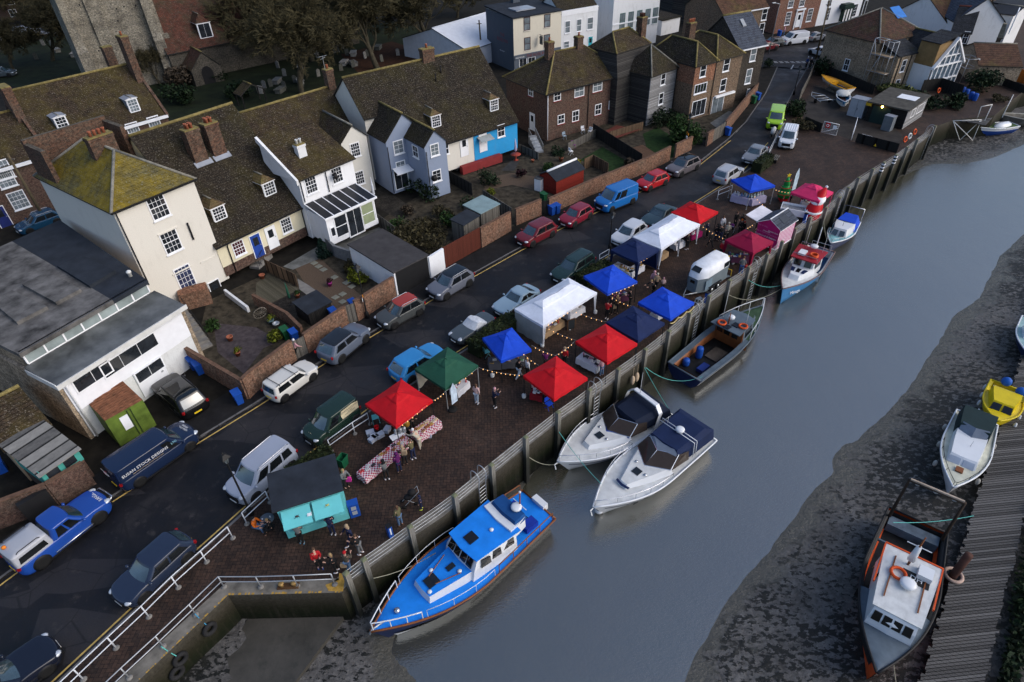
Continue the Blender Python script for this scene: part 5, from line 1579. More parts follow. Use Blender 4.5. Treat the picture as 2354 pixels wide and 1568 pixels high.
Car('parked_car','pale blue-grey car hidden by branches beside the silver hatchback','car',0,MATS['silver_blue_paint'],c_,a_,**dict(HATCH,group=BG)).o.location.z=0
c_,a_=mid((0,0,20,670),10,.6)
Car('parked_car','dark car at the left edge under bare branches','car',0,MATS['gunmetal_paint'],c_,a_,**dict(HATCH,group=BG)).o.location.z=0
c_,a_=mid((0,1,360,470),230,.6)
Car('parked_car','deep blue car tucked behind the cream house','car',0,paint('petrol_blue_paint',(.012,.06,.12)),c_,a_,**dict(HATCH,group=BG,rails=SILV)).o.location.z=0
# ================================================================ the market on the quay
def fabric(name,col,rough=.75):
 return mat(name,col,rough,var=.16,vs=1.3,bump=.9,bs=2.2)
RED,BLUE,NAVY,GREEN,MAROON,PINK,WHT=[fabric(n,c)for n,c in(('red_canvas',(.5,.006,.012)),('blue_canvas',(.008,.06,.5)),('navy_canvas',(.008,.018,.07)),('green_canvas',(.015,.075,.045)),('maroon_canvas',(.26,.006,.04)),('pink_canvas',(.6,.03,.12)),('white_canvas',(.7,.73,.8)))]
IVORY=fabric('ivory_canvas',(.55,.5,.4))
LEGW=mat('white_legs',(.6,.62,.65),.5)
def gazebo(label,c,ang,m,w=3.0,d=3.0,legm=None,drape=False,zc=2.03,h=.82,name='gazebo'):
 t=thing(name,label,'gazebo',(c[0],c[1],0),R(ang),'pop-up gazebos of the quayside market')
 b_=B()
 n=1 if w<4 else 2
 ww=w/n
 rings=[]
 xs_=(1,.5,0,-.5,-1,-1,-1,-.5,0,.5,1,1)
 ys_=(1,1,1,1,1,0,-1,-1,-1,-1,-1,0)
 for s_,z in((1.,zc),(.86,zc+.1*h/.95),(.6,zc+.36*h/.95),(.38,zc+.58*h/.95),(.33,zc+.7*h/.95),(.15,zc+.86*h/.95),(.01,zc+h)):
  r_=[]
  for px,py in zip(xs_,ys_):
   core=(w-ww)/2*px if n==2 else 0
   mid_=abs(px)<.4 and n==2
   dip=-.12*h*(1-s_)if mid_ else(-.05*h*(1-s_)*1.5 if(px*py==0 and n==1 and s_<1)else 0)
   r_.append((core+px*s_*ww/2 if n==2 else px*s_*ww/2,py*s_*d/2,z+dip-(.04 if s_==1 and abs(px*py)<1 else 0)))
  rings.append(r_)
 b_.loft(rings,0,sm=False)
 q=[(-w/2,-d/2),(w/2,-d/2),(w/2,d/2),(-w/2,d/2)]
 seg=12
 for i in range(4):
  a,e=Vector(q[i]),Vector(q[(i+1)%4])
  top,bot=[],[]
  for j in range(seg+1):
   p=a.lerp(e,j/seg)
   o=(e-a).normalized()
   o=Vector((o.y,-o.x))*.012*math.sin(j*2.1)
   top.append((p.x,p.y,zc-.04*math.sin(math.pi*j/seg)))
   bot.append((p.x+o.x,p.y+o.y,zc-.23-.02*math.sin(j*1.7)))
  b_.loft([bot,top],0,closed=False)
 b_.build('canopy',m,t)
 lm=legm or STEEL
 for x in([-w/2+.04,w/2-.04]if n==1 else[-w/2+.04,0,w/2-.04]):
  for y in(-d/2+.04,d/2-.04):
   lb=B().box(x-.022,x+.022,y-.022,y+.022,0.02,zc-.02).box(x-.05,x+.05,y-.05,y+.05,0,.02)
   if drape:
    sx,sy=(1 if x<0 else-1),(1 if y<0 else-1)
    if abs(x)>.1:lb.add([(x,y-.02*sy,0.1),(x+.12*sx,y-.02*sy,.4),(x+.3*sx,y-.02*sy,zc-.2),(x,y-.02*sy,zc-.2)],[(0,1,2,3),(3,2,1,0)],1)
    lb.add([(x-.02*sx,y,0.1),(x-.02*sx,y+.12*sy,.4),(x-.02*sx,y+.3*sy,zc-.2),(x-.02*sx,y,zc-.2)],[(0,1,2,3),(3,2,1,0)],1)
   lb.build('leg',[lm,m],t)
 return t
GZ={}
GZ['redL']=gazebo('red gazebo over the long gingham table, nearest the railing',(-7.36,28.72),-43,RED,3.05,3.05,BLACK)
GZ['redR']=gazebo('red gazebo at the river edge nearest the white cruisers',(2.77,30.58),-51.4,RED,3.02,3.02,BLACK)
GZ['red2']=gazebo('red gazebo touching the navy one by the river wires',(6.63,33.96),-51.5,RED,3.06,3.06,BLACK)
GZ['redF']=gazebo('far red gazebo beyond the double white stall',(17.55,52.77),42,RED,3.1,3.1,BLACK)
GZ['blueF']=gazebo('bright blue gazebo with pale skirted tables furthest up the quay',(24.91,58.60),20.2,BLUE,3.03,3.03)
GZ['blueR']=gazebo('royal blue gazebo with gold garland in front of the horse trailer',(11.82,38.51),-48.8,BLUE,3.0,3.0,BLACK)
GZ['blue2']=gazebo('royal blue gazebo beside the double white stall nearest the hedge',(8.08,42.02),-59.2,BLUE,3.05,3.05,BLACK)
GZ['blueL']=gazebo('royal blue gazebo next to the green one with a jam stall',(-.39,34.23),27,BLUE,2.4,2.9,BLACK)
GZ['green']=gazebo('dark green gazebo with an ivory arched window wall',(-4.51,31.94),-43.6,GREEN,3.05,3.05)
GZ['maroon']=gazebo('maroon gazebo beside the pink sweet kiosk',(20.88,47.15),-53.2,MAROON,2.9,2.9,MAROON,drape=True)
GZ['white1']=gazebo('double white gazebo nearest the clipped hedge',(3.52,39.25),42,WHT,6.,3.05,LEGW,drape=True)
GZ['white2']=gazebo('double white gazebo between the navy and far red ones',(14.23,49.45),43,WHT,6.,3.05,LEGW,drape=True)
GZ['navy2']=gazebo('navy gazebo hung with lights joined to the double white stall',(10.83,46.37),42,NAVY,2.95,2.95,NAVY,drape=True)
GZ['navyR']=gazebo('navy gazebo between the red and royal blue ones by the river',(9.06,36.13),40,NAVY,3.0,3.0,BLACK)
GZ['pink']=gazebo('bright pink gazebo beside the red inflatable',(29.85,55.98),41,PINK,2.9,2.9,PINK)
t=GZ['green']
w=B()
n=14
for(x0,y0,x1,y1)in((-1.5,-1.5,1.5,-1.5),):
 pass
ring_b,ring_t=[],[]
for j in range(n+1):
 k=-1.5+3*j/n
 ring_b.append((-1.52+.06*math.sin(j*1.3),k,.12+.3*math.sin(math.pi*j/n)**2))
 ring_t.append((-1.53,k,1.85))
w.loft([ring_b,ring_t],0,closed=False)
sw=w.build('side_wall',IVORY,t)
for k in(-.75,0,.75):
 fr=B()
 pts=[(-.28,.75),(.28,.75),(.28,1.25)]+[(.28*math.cos(R(a)),1.25+.28*math.sin(R(a)))for a in range(30,180,30)]+[(-.28,1.25)]
 fr.wallpoly([(-1.56,k+p[0],p[1])for p in pts],(-.01,0,0))
 o=fr.build('window',mat('clear_vinyl',(.07,.1,.15),.15),sw)
 B().box(-1.585,-1.572,k-.02,k+.02,.75,1.53).box(-1.585,-1.572,k-.28,k+.28,1.1,1.14).build('glazing_bar',IVORY,o)
t=GZ['navy2']
B().box(1.42,1.45,-1.4,1.4,.05,1.8).build('side_wall',NAVY,t)
t=GZ['white1']
rb,rt=[[(-3.02+.05*math.sin(j*2),-1.5+3*j/10,.05)for j in range(11)],[(-3.0,-1.5+3*j/10,1.8)for j in range(11)]]
B().loft([rb,rt],0,closed=False).build('side_wall',mat('dim_vinyl',(.3,.31,.3),.5),t)
gb=B()
for i in range(26):
 f=i/25
 gb.sph((1.5-3*f,-1.53,1.62-.15*abs(math.sin(f*math.pi*3))),.06,0,5,4)if False else None
pts=[(1.53,-1.5+3*i/30,1.66-.2*abs(math.sin(i/30*math.pi*3)))for i in range(31)]
gb.tube(pts,.05,6)
gb.build('garland',mat('gold_tinsel',(.45,.36,.16),.5,var=.6,vs=20),GZ['blueR'])
for px,lb in(((2,1,765,1310),'white round weight at the outer leg of the near double white gazebo'),((2,2,278,45),'white round weight at the front leg of the near double white gazebo'),((2,2,110,515),'white round weight at the left leg of the red gazebo by the cruisers'),((1,2,2172,325),'white round weight at the leg of the near blue jam stall')):
 p=P(*px,.0)
 tg=B().lathe([(.02,.0),(.14,.01),(.15,.05),(.15,.26),(.06,.28),(.05,.34),(.02,.35)],n=12).build('leg_weight',OFFW,None,(p.x,p.y,0))
 tg['label'],tg['category'],tg['group']=lb,'weight','gazebo leg weights'
def gingham():
 m,t,b=newmat('gingham_cloth')
 g=NT(t)
 ck=g.n('TexChecker',i_Scale=9.)
 v=g.coord()
 g.l(v,ck.inputs[0])
 ck2=g.n('TexChecker',i_Scale=4.5)
 g.l(v,ck2.inputs[0])
 c=g.mix(ck.outputs['Fac'],(.6,.55,.56),(.32,.015,.07))
 g.l(c,b.inputs['Base Color'])
 b.inputs['Roughness'].default_value=.8
 return m
CLOTHS={'gingham':gingham(),'white':fabric('white_cloth',(.6,.6,.63)),'hessian':fabric('hessian_cloth',(.3,.2,.11)),'grey':fabric('grey_cloth',(.08,.08,.09)),'lilac':fabric('lilac_cloth',(.42,.38,.52)),'magenta':fabric('magenta_cloth',(.3,.01,.1)),'darkred':fabric('dark_red_cloth',(.2,.008,.015)),'plum':fabric('plum_cloth',(.07,.02,.05))}
GOODC=[(.5,.05,.05),(.6,.5,.4),(.05,.05,.06),(.3,.12,.05),(.65,.65,.66),(.1,.25,.1),(.5,.3,.08),(.2,.05,.2),(.05,.15,.35),(.6,.2,.3)]
GOODM=[mat('goods_%d'%i,c,.5,var=.3)for i,c in enumerate(GOODC)]
def table(c,ang,L,D_,cloth,where,n=10,pal=None,kind='mixed',drop=.5,sd=0):
 """a trestle table, the cloth over it and the things set out on it"""
 r_=random.Random(sd)
 t=thing('trestle_table','trestle table '+where,'table',(c[0],c[1],0),R(ang),'stall tables')
 B().box(-L/2,L/2,-D_/2,D_/2,.7,.735).build('tabletop',WHITE,t)
 for x in(-L/2+.18,L/2-.18):
  for y in(-D_/2+.1,D_/2-.1):B().tube([(x,y,.7),(x+(.06 if x>0 else-.06),y*1.05,0)],.018,5).build('leg',BLACK,t)
 cb=B()
 cb.box(-L/2-.012,L/2+.012,-D_/2-.012,D_/2+.012,.737,.748)
 q=[(-L/2-.015,-D_/2-.015),(L/2+.015,-D_/2-.015),(L/2+.015,D_/2+.015),(-L/2-.015,D_/2+.015)]
 for i in range(4):
  a,e=Vector(q[i]),Vector(q[(i+1)%4])
  k=max(4,int((e-a).length/.18))
  o=(e-a).normalized()
  o=Vector((o.y,-o.x))
  lo=[(a.lerp(e,j/k).x+o.x*(.05+.03*math.sin(j*2.3)),a.lerp(e,j/k).y+o.y*(.05+.03*math.sin(j*2.3)),.74-drop+.02*math.sin(j*1.1))for j in range(k+1)]
  cb.loft([lo,[(*a.lerp(e,j/k),.745)for j in range(k+1)]],0,closed=False)
 co=cb.build('tablecloth',CLOTHS[cloth],None,(c[0],c[1],0),R(ang))
 co['label'],co['category'],co['group']=cloth.replace('gingham','red gingham').replace('darkred','dark red')+' tablecloth '+where,'tablecloth','stall tablecloths'
 u,v=Vector((math.cos(R(ang)),math.sin(R(ang)))),Vector((-math.sin(R(ang)),math.cos(R(ang))))
 for i in range(n):
  x=-L/2+.12+(L-.24)*((i+.5)/n)+r_.uniform(-.05,.05)
  y=r_.uniform(-D_/2+.13,D_/2-.13)
  m=r_.choice(pal or GOODM)
  p=V2(c)+u*x+v*y
  b_=B()
  k=kind if kind!='mixed' else r_.choice(('jar','box','bottle','tray'))
  if k=='jar':
   for dx in(-.1,0,.1):
    for dy in(-.05,.05):b_.lathe([(.035,0),(.04,.02),(.04,.08),(.03,.09),(.034,.11)],(dx,dy,0),7)
   nm,lb='jar_cluster','little cluster of jars'
  elif k=='box':b_.box(-.1,.1,-.08,.08,0,.1).box(-.11,.11,-.09,.09,.1,.12);nm,lb='gift_box','small lidded gift box'
  elif k=='bottle':b_.lathe([(.05,0),(.055,.02),(.055,.16),(.02,.21),(.02,.27),(.026,.28)],n=8);nm,lb='bottle','upright bottle'
  elif k=='figure':b_.lathe([(.03,0),(.09,.02),(.1,.12),(.05,.24),(.07,.3),(.02,.38)],n=8);nm,lb='ornament','pale standing ornament'
  else:
   b_.box(-.16,.16,-.11,.11,0,.03)
   for dx in(-.1,0,.1):
    for dy in(-.055,.055):b_.lathe([(.045,.0),(.045,.04),(.025,.06)],(dx,dy,.03),6,1)
   nm,lb='bake_tray','tray of bakes'
  o=b_.build(nm,[m,r_.choice(pal or GOODM)],None,(p.x,p.y,.749),R(ang)+r_.uniform(-.25,.25))
  o['label'],o['category'],o['group']=lb+' '+where,nm.split('_')[-1],nm.replace('_',' ')+'s '+where
 return t
def TP(px,z=.74):return P(*px,z)
def tbl(p0,p1,D_,*a,**k):
 """front long edge from its two corner pixels at table height"""
 A,Bq=TP(p0),TP(p1)
 u=(Bq-A).normalized()
 n_=Vector((-u.y,u.x,0))
 c=(A+Bq)/2+n_*D_/2
 return table((c.x,c.y),math.degrees(math.atan2(u.y,u.x)),(Bq-A).length,D_,*a,**k)
DARKG=[GOODM[i]for i in(0,2,3,4,6)]
tbl((1,2,1000,1260),(1,2,1430,905),.75,'gingham','long gingham run in front of the red gazebo',14,DARKG,'jar',drop=.45,sd=1)
tbl((1,2,1490,880),(1,2,1700,735),.8,'gingham','end of the gingham run right of the red gazebo',9,[GOODM[3],GOODM[6],GOODM[1]],'tray',drop=.55,sd=2)
tbl((1,2,1850,470),(1,2,1960,370),.7,'white','under the green gazebo',5,sd=3)
tbl((1,2,2140,215),(2,2,125,185),.8,'grey','of dark jars under the near blue gazebo',10,sd=4)
tbl((2,2,165,480),(2,2,275,505),.7,'darkred','with dark red skirt under the river red gazebo',5,[GOODM[4]],'box',sd=5)
tbl((2,2,590,150),(2,2,775,245),.8,'white','of glassware under the red and navy gazebos',9,[GOODM[4],GOODM[9],GOODM[2]],sd=6)
tbl((2,1,160,1440),(2,1,240,1490),.7,'hessian','of boxes at the corner of the near white stall',4,[GOODM[1],GOODM[4]],'box',sd=7)
tbl((2,1,300,1500),(2,1,480,1380),.7,'hessian','with hessian skirt along the near white stall',7,sd=8)
tbl((2,1,530,1335),(2,1,670,1250),.7,'white','with white skirt at the far end of the near white stall',5,[GOODM[4],GOODM[1]],sd=9)
tbl((2,1,950,1175),(2,1,1075,1140),.8,'plum','of bright gifts under the middle blue gazebo',9,sd=10)
tbl((2,1,920,870),(2,1,1080,945),.8,'white','crowded with brass under the navy gazebo',9,[GOODM[6],GOODM[1],GOODM[4],GOODM[3]],sd=11)
tbl((2,1,1100,945),(2,1,1220,870),.7,'white','at the open side of the navy gazebo',6,[GOODM[6],GOODM[1],GOODM[4]],sd=12)
tbl((2,1,1350,800),(2,1,1440,745),.7,'hessian','with hessian skirt at the far white stall',5,[GOODM[2],GOODM[9]],'bottle',sd=13)
tbl((2,1,1510,690),(2,1,1590,650),.6,'white','at the middle of the far white stall',5,[GOODM[5],GOODM[0],GOODM[4]],sd=14)
tbl((2,1,1650,600),(2,1,1750,560),.7,'magenta','with magenta skirt under the far red gazebo',6,[GOODM[9],GOODM[7],GOODM[4]],sd=15)
tbl((2,1,2015,225),(2,1,2180,265),.7,'lilac','with lilac skirt on the left of the far blue gazebo',7,[GOODM[8],GOODM[4],mat('pale_teal_goods',(.2,.4,.45),.4)],'figure',drop=.68,sd=16)
tbl((2,1,2210,270),(2,1,2340,235),.7,'lilac','with lilac skirt on the right of the far blue gazebo',7,[GOODM[4],mat('mint_goods',(.45,.55,.5),.4)],'figure',drop=.68,sd=17)
tbl((2,1,2020,800),(2,1,2180,800),.8,'plum','of knitted gifts under the maroon gazebo',10,sd=18)
tbl((2,1,1270,1310),(2,1,1340,1340),.7,'white','of pastries under the garlanded blue gazebo',5,[GOODM[3],GOODM[6]],'tray',sd=19)
tbl((3,1,310,290),(3,1,400,300),.6,'white','under the pink gazebo',3,sd=20)
CLEAR=mat('clear_plastic_tub',(.42,.46,.55),.3)
for i,px in enumerate(((1050,840),(1140,860),(1070,900),(1205,810),(1590,850),(1625,810),(1650,780),(1090,875))):
 p=P(1,2,*px,.15)
 b_=B().box(-.24,.24,-.17,.17,0,.26).box(-.26,.26,-.19,.19,.26,.29)
 o=b_.build('storage_tub',CLEAR,None,(p.x,p.y,0),R(20+i*17))
 o['label'],o['category'],o['group']=('clear plastic storage tub on the bricks behind the gingham tables' if i not in(4,5,6)else 'clear plastic storage tub under the right end of the gingham tables'),'tub',('tubs behind the gingham tables' if i not in(4,5,6)else 'tubs under the gingham tables')
for px,lb,m in(((1,2,1110,800),'red bucket beside the clear tubs behind the gingham tables',RED),((2,1,2030,850),'small white and red gift bag on the bricks under the maroon gazebo',GOODM[4]),((2,1,2145,880),'red and white gift bag right of the grey coated shopper',GOODM[0]),((2,1,2060,845),'grey gift bag between the bags under the maroon gazebo',GOODM[2])):
 p=P(*px,.1)
 o=B().lathe([(.11,0),(.15,.3),(.16,.3),(.12,.03)],n=10).build('bucket' if 'bucket' in lb else 'gift_bag',m,None,(p.x,p.y,0))
 o['label'],o['category']=lb,'bucket' if 'bucket' in lb else 'bag'
for i,px in enumerate(((1290,850),(1330,840),(1365,830))):
 p=P(1,2,*px,.74)
 o=B().lathe([(.1,0),(.12,.02),(.12,.35),(.1,.38),(.03,.42)],n=12).build('urn',STEEL,None,(p.x,p.y,.749))
 o['label'],o['category'],o['group']='steel urn on the gingham table edge below the red gazebo','urn','urns by the red gazebo'
p=P(1,2,1310,900,.35)
t_=thing('side_table','small white folding side table holding the steel urns','table',(p.x,p.y,0),R(35))
B().box(-.5,.5,-.25,.25,.72,.745).build('tabletop',WHITE,t_)
for x in(-.4,.4):
 for y in(-.2,.2):B().cyl((x,y,0),(x,y,.72),.018,5).build('leg',BLACK,t_)
p=P(1,2,1385,790,.5)
o=B().lathe([(.2,.7),(.24,.74),(.24,1.15),(.2,1.18),(.18,1.0)],n=14).lathe([(.2,0),(.2,.7)],n=8,mi=1).build('kettle_drum',[mat('brass_drum',(.4,.22,.04),.4,.4),BLACK],None,(p.x,p.y,0))
o['label'],o['category']='brass coloured drum stove under the edge of the red gazebo','stove'
def chair(label,px,m,ang,loc=None):
 p=P(*px,.4)if loc is None else Vector(loc)
 t=thing('folding_chair',label,'chair',(p.x,p.y,0),R(ang))
 B().box(-.22,.22,-.2,.2,.43,.46).build('seat',m,t)
 B().box(-.22,.22,.2,.23,.55,.9).build('backrest',m,t)
 for x in(-.21,.21):
  B().tube([(x,.22,.92),(x,-.22,0)],.014,5).build('leg',m,t)
  B().tube([(x,-.2,.45),(x,.24,0)],.014,5).build('leg',m,t)
 return t
chair('turquoise folding chair by the railing behind the red gazebo',(1,2,1095,700),mat('turquoise_metal',(.12,.42,.48),.5),200)
chair('bright blue folding chair under the river red gazebo',(2,2,340,575),BLUE,40)
chair('teal folding chair at the back of the near blue gazebo',(1,2,2115,95),MATS['turquoise_metal'],120)
p=P(2,1,545,1420,.4)
t_=thing('chalkboard','wood framed chalkboard propped on the bricks by the near white stall','chalkboard',(p.x,p.y,0),R(25))
B().box(-.3,.3,-.02,.02,.05,.95).build('board',mat('chalk_black',(.02,.025,.03),.7,var=.4),t_)
B().box(-.34,-.3,-.03,.03,0,1.0).box(.3,.34,-.03,.03,0,1.).box(-.34,.34,-.03,.03,.95,1.0).build('frame',mat('brown_frame',(.14,.07,.03),.6),t_)
p=P(1,2,800,1110,.3)
o=B().loft([[(x*.3*s,y*.22*s,z)for x,y in((-1,-1),(1,-1),(1,1),(-1,1))]for s,z in((.8,0),(1,.75),(1.08,.75),(1.06,.8),(.98,.8),(.8,.1))],0,cap0=True,cap1=True,sm=False).build('wheelbarrow_tub',mat('green_tub',(.01,.1,.045),.5),None,(p.x,p.y,0),R(65))
o['label'],o['category']='open green plastic tub standing by the hedge end','tub'
BULB=lamp_mat('warm_bulb',(1,.5,.16),1.4)
CORD=mat('white_cord',(.4,.4,.4),.6)
def lights(pts,label,d=.25,n=8):
 t=thing('string_lights',label,'string lights',pts[0],0,'strings of warm bulbs')
 o=Vector(pts[0])
 cord=B()
 for a,b_ in zip(pts,pts[1:]):
  s_=[p-o for p in sag(a,b_,d,n+1)]
  cord.tube(s_,.007,4)
  for p in s_[1:-1]:
   B().lathe([(.01,.0),(.024,-.04),(.026,-.07),(.01,-.1)],(p.x,p.y,p.z),6).build('bulb',BULB,t)
 cord.build('cord',CORD,t)
Z=1.95
for pts,lb,d,n in(([(1,2,1618,548),(1,2,1745,455),(1,2,2040,242)],'light string along the front of the green gazebo',.1,4),([(1,2,2045,240),(2,2,108,310)],'light string from green gazebo to the river red gazebo',.15,9),([(1,2,1300,800),(1,2,1610,552)],'light string along the edge of the red gazebo by the gingham tables',.05,6),([(2,2,180,35),(2,2,400,130),(2,2,575,2)],'light string meeting at the back corner of the river red gazebo',.1,5),([(2,2,75,85),(2,2,245,220)],'short light string from the jam stall to the river red gazebo',.1,4),([(2,1,300,1430),(2,1,590,1560)],'light string from near white stall across to red gazebo',.1,6),([(2,1,300,1430),(2,1,545,1278),(2,1,872,1390)],'light string along near white stall towards the navy gazebo',.1,6),([(2,1,885,1142),(2,1,1150,1035)],'light string along the front edge of the middle blue gazebo',.03,6),([(2,1,890,1145),(2,1,1100,1245)],'light string from the middle blue gazebo to the navy one',.1,5),([(2,1,1160,850),(2,1,1340,735)],'light string along the navy gazebo edge',.03,6),([(2,1,1370,725),(2,1,1715,500)],'light string along the front of the far white stall',.03,8),([(2,1,1730,495),(2,1,1968,632)],'light string from far white stall to the maroon gazebo',.1,7),([(2,1,2210,210),(2,1,2352,350)],'light string hanging right of the far blue gazebo',.1,5),([(3,1,50,165),(3,1,215,200)],'light string from far blue to pink gazebo',.1,5),([(3,1,225,205),(3,1,480,292)],'light string along the front of the pink gazebo',.03,8),([(2,1,2148,535),(2,1,2230,482)],'short light string from maroon gazebo to sweet kiosk',.05,3)):
 lights([P(*q,Z)for q in pts],lb,d,n)
def feather(px,label,h=2.7,col=(.5,.58,.75),ang=40,base=True):
 p=P(*px,0)
 t=thing('feather_flag',label,'flag',(p.x,p.y,0),R(ang))
 pts=[(.0,.45),(.0,h*.8)]+[(.02+.26*math.sin(R(a)),h*.8+h*.2*math.sin(R(90-abs(a-90)))*(.5+.5*(1 if a<90 else 1)))for a in range(20,100,20)]+[(.5,h*.72),(.5,.55)]
 B().wallpoly([(x,0,z)for x,z in pts],(0,.012,0)).build('banner',mat('flag_'+label[:9].strip().replace(' ','_'),col,.7,var=.45,vs=2.2),t)
 B().tube([(0,0,0.05),(0,0,h*.8),(.15,0,h)],.018,6).build('pole',BLACK,t)
 if base:B().lathe([(.02,0),(.32,.01),(.34,.06),(.3,.12),(.1,.12)],n=14).build('base',RUBBER,t)
feather((1,2,1805,630),'pale blue and white feather flag in a black base by the green gazebo',2.3,(.5,.6,.78))
feather((3,1,205,222),'white blue feather flag standing behind the pink gazebo',2.9,(.5,.62,.75),20)
h=House('food_kiosk','turquoise food kiosk with dark felt roof and raised serving flaps',P(1,3,300,250,0),P(1,3,865,62,0),0,2.62,2.4,'kiosk')
TEAL=mat('turquoise_paint',(.13,.5,.52),.5,var=.1)
h.walls(TEAL)
B().slab([(-.22,-.12,2.68),(h.L+.12,-.12,2.68),(h.L+.12,2.5,2.85),(-.22,2.5,2.85)],.12).build('roof',FELT,h.o)
for i,(x0,x1)in enumerate(((.15,h.L*.5-.06),(h.L*.5+.06,h.L-.12))):
 B().slab([(x0,-1.0,2.0),(x1,-1.0,2.0),(x1,-.06,2.4),(x0,-.06,2.4)],.05).build('flap',TEAL,h.o)
 B().box(x0+.1,x1-.1,-.03,0,1.05,2.2).build('hatch',mat('dark_interior',(.02,.025,.025),.8),h.o)
 B().box(x0,x1,-.35,-.02,.93,.99).build('counter',TEAL,h.o)
cx_=h.L*.27
cr=B().sph((cx_,-.52,2.23),(.09,.06,.03),0,8,5)
for k in range(6):cr.tube([(cx_+(k%3-1)*.05,-.52,2.23),(cx_+(k%3-1)*.13,-.52+(.12 if k<3 else-.12),2.23)],.012,4)
cr.build('crab_motif',mat('crab_black',(.05,.015,.015),.6),h.o)
cr=B().sph((h.L*.74,-.45,2.26),(.08,.05,.03),0,8,5)
for k in range(6):cr.tube([(h.L*.74+(k%3-1)*.05,-.45,2.26),(h.L*.74+(k%3-1)*.12,-.45+(.11 if k<3 else-.11),2.26)],.012,4)
cr.build('crab_motif',mat('crab_gold',(.45,.4,.1),.6),h.o)
B().box(h.L*.42,h.L*.42+.22,-.7,-.45,2.16,2.2).build('notice',WHITE,h.o)
B().box(.06,.2,-.012,0,1.2,1.5).build('menu',mat('menu_card',(.5,.4,.45),.6),h.o)
BLUEP=mat('blue_plastic',(.012,.07,.34),.45,var=.1)
p=P(1,2,900,1540,.5)
t_=thing('power_box','blue service pillar with two white notices beside the turquoise kiosk','box',(p.x,p.y,0),R(20))
B().box(-.28,.28,-.2,.2,0,1.05).box(-.3,.3,-.22,.22,1.05,1.12).build('body',BLUEP,t_)
B().box(-.14,.14,-.212,-.2,.65,.95).box(-.14,.14,-.212,-.2,.25,.55).build('notice',mat('notice_grey',(.35,.38,.42),.5),t_)
for px,lb in(((1,3,1240,228),'short blue power bollard by the river wires near the kiosk'),((2,1,1780,1212),'short blue power bollard in front of the horse trailer'),((3,1,330,478),'short blue power bollard beside the red inflatable')):
 p=P(*px,0)
 t_=thing('power_bollard',lb,'bollard',(p.x,p.y,0),R(40),'blue power bollards on the quay')
 B().box(-.13,.13,-.13,.13,0,.95).build('post',BLUEP,t_)
 B().box(-.14,.14,-.14,.14,.95,1.02).build('cap',BLACK,t_)
 B().box(-.04,.04,-.137,-.13,.3,.85).build('stripe',WHITE,t_)
p=P(1,3,98,70,.7)
t_=thing('cafe_table','round grey cafe table between two seated people by the kiosk','table',(p.x,p.y,0))
B().lathe([(.02,.69),(.4,.69),(.4,.72),(.02,.72)],n=18).build('tabletop',mat('grey_zinc',(.12,.14,.16),.4),t_)
B().lathe([(.2,0),(.18,.03),(.03,.05),(.03,.69)],n=10).build('pedestal',BLACK,t_)
for dx,dy in((-.2,-.05),(.18,.1)):
 o=B().lathe([(.03,0),(.04,.1),(.035,.1),(.03,.02)],n=8).build('cup',WHITE,None,(p.x+dx,p.y+dy,.722))
 o['label'],o['category'],o['group']='white paper cup on the round grey cafe table','cup','cups on the cafe table'
PK,PKD=mat('sweet_pink',(.42,.015,.14),.5),mat('white_panel',(.68,.66,.7),.5)
def PS(sx,sy,z=0.):return PD(.61302*sx,.61302*sy,z)
a,b2=Vector((23.95,48.3,0)),Vector((26.03,50.1,0))
u=(b2-a).normalized()
h=House('sweet_kiosk','pink and white striped sweet kiosk with slate look roof on a trailer',a-Vector((-u.y,u.x,0))*0,b2,.3,2.35,2.5,'kiosk')
h.d=2.6
ang_l=h.L
def striped():
 m,t,b=newmat('candy_stripe')
 g=NT(t)
 c=g.n('TexCoord')
 p=g.n('SeparateXYZ')
 g.l(c.outputs['Object'],p.inputs[0])
 f=g.math('FRACT',g.math('MULTIPLY',p.outputs[0],3.6))
 g.l(g.ramp(f,[(.49,(.68,.64,.68)),(.51,(.45,.03,.2))]),b.inputs['Base Color'])
 return m
b_=B()
sec=[(0,.35),(2.14,.35),(2.14,2.35),(1.07,2.95),(0,2.35)]
b_.add([(0.02,y,z)for y,z in sec]+[(h.L,y,z)for y,z in sec],[tuple(range(5))[::-1],tuple(range(5,10))]+[(i,(i+1)%5,5+(i+1)%5,5+i)for i in range(5)])
b_.build('wall',striped(),h.o)
B().wallpoly([(0,y,z)for y,z in sec],(.0,0,0))if False else None
B().wallpoly([(-.012,y,z)for y,z in sec],(.03,0,0)).build('front_panel',PK,h.o)
b_=B()
for sgn in(0,1):
 y0_,y1_=(-.15,1.07)if not sgn else(2.29,1.07)
 b_.slab([(-.12,y0_,2.32),(h.L+.1,y0_,2.32),(h.L+.1,y1_,3.03),(-.12,y1_,3.03)],.07,0,1)
b_.box(-.14,h.L+.12,1.03,1.11,3.0,3.07,1)
b_.build('roof',[T_SL,WHITE],h.o)
B().slab([(h.L*.3,.2,2.56),(h.L*.7,.2,2.56),(h.L*.7,.8,2.91),(h.L*.3,.8,2.91)],.03).build('solar_panel',CARGD,h.o)
B().slab([(0.1,2.3,2.25),(h.L,2.3,2.25),(h.L,3.5,2.5),(.1,3.5,2.5)],.05).build('awning',PKD,h.o)
B().box(-.03,h.L,-.02,2.16,.28,.36).build('chassis',WHITE,h.o)
for y in(.3,1.85):B().cyl((h.L/2,y-.1,.3),(h.L/2,y+.1,.3),.3,14).build('wheel',RUBBER,h.o)
LP=mat('pale_pink_letters',(.62,.2,.4),.5)
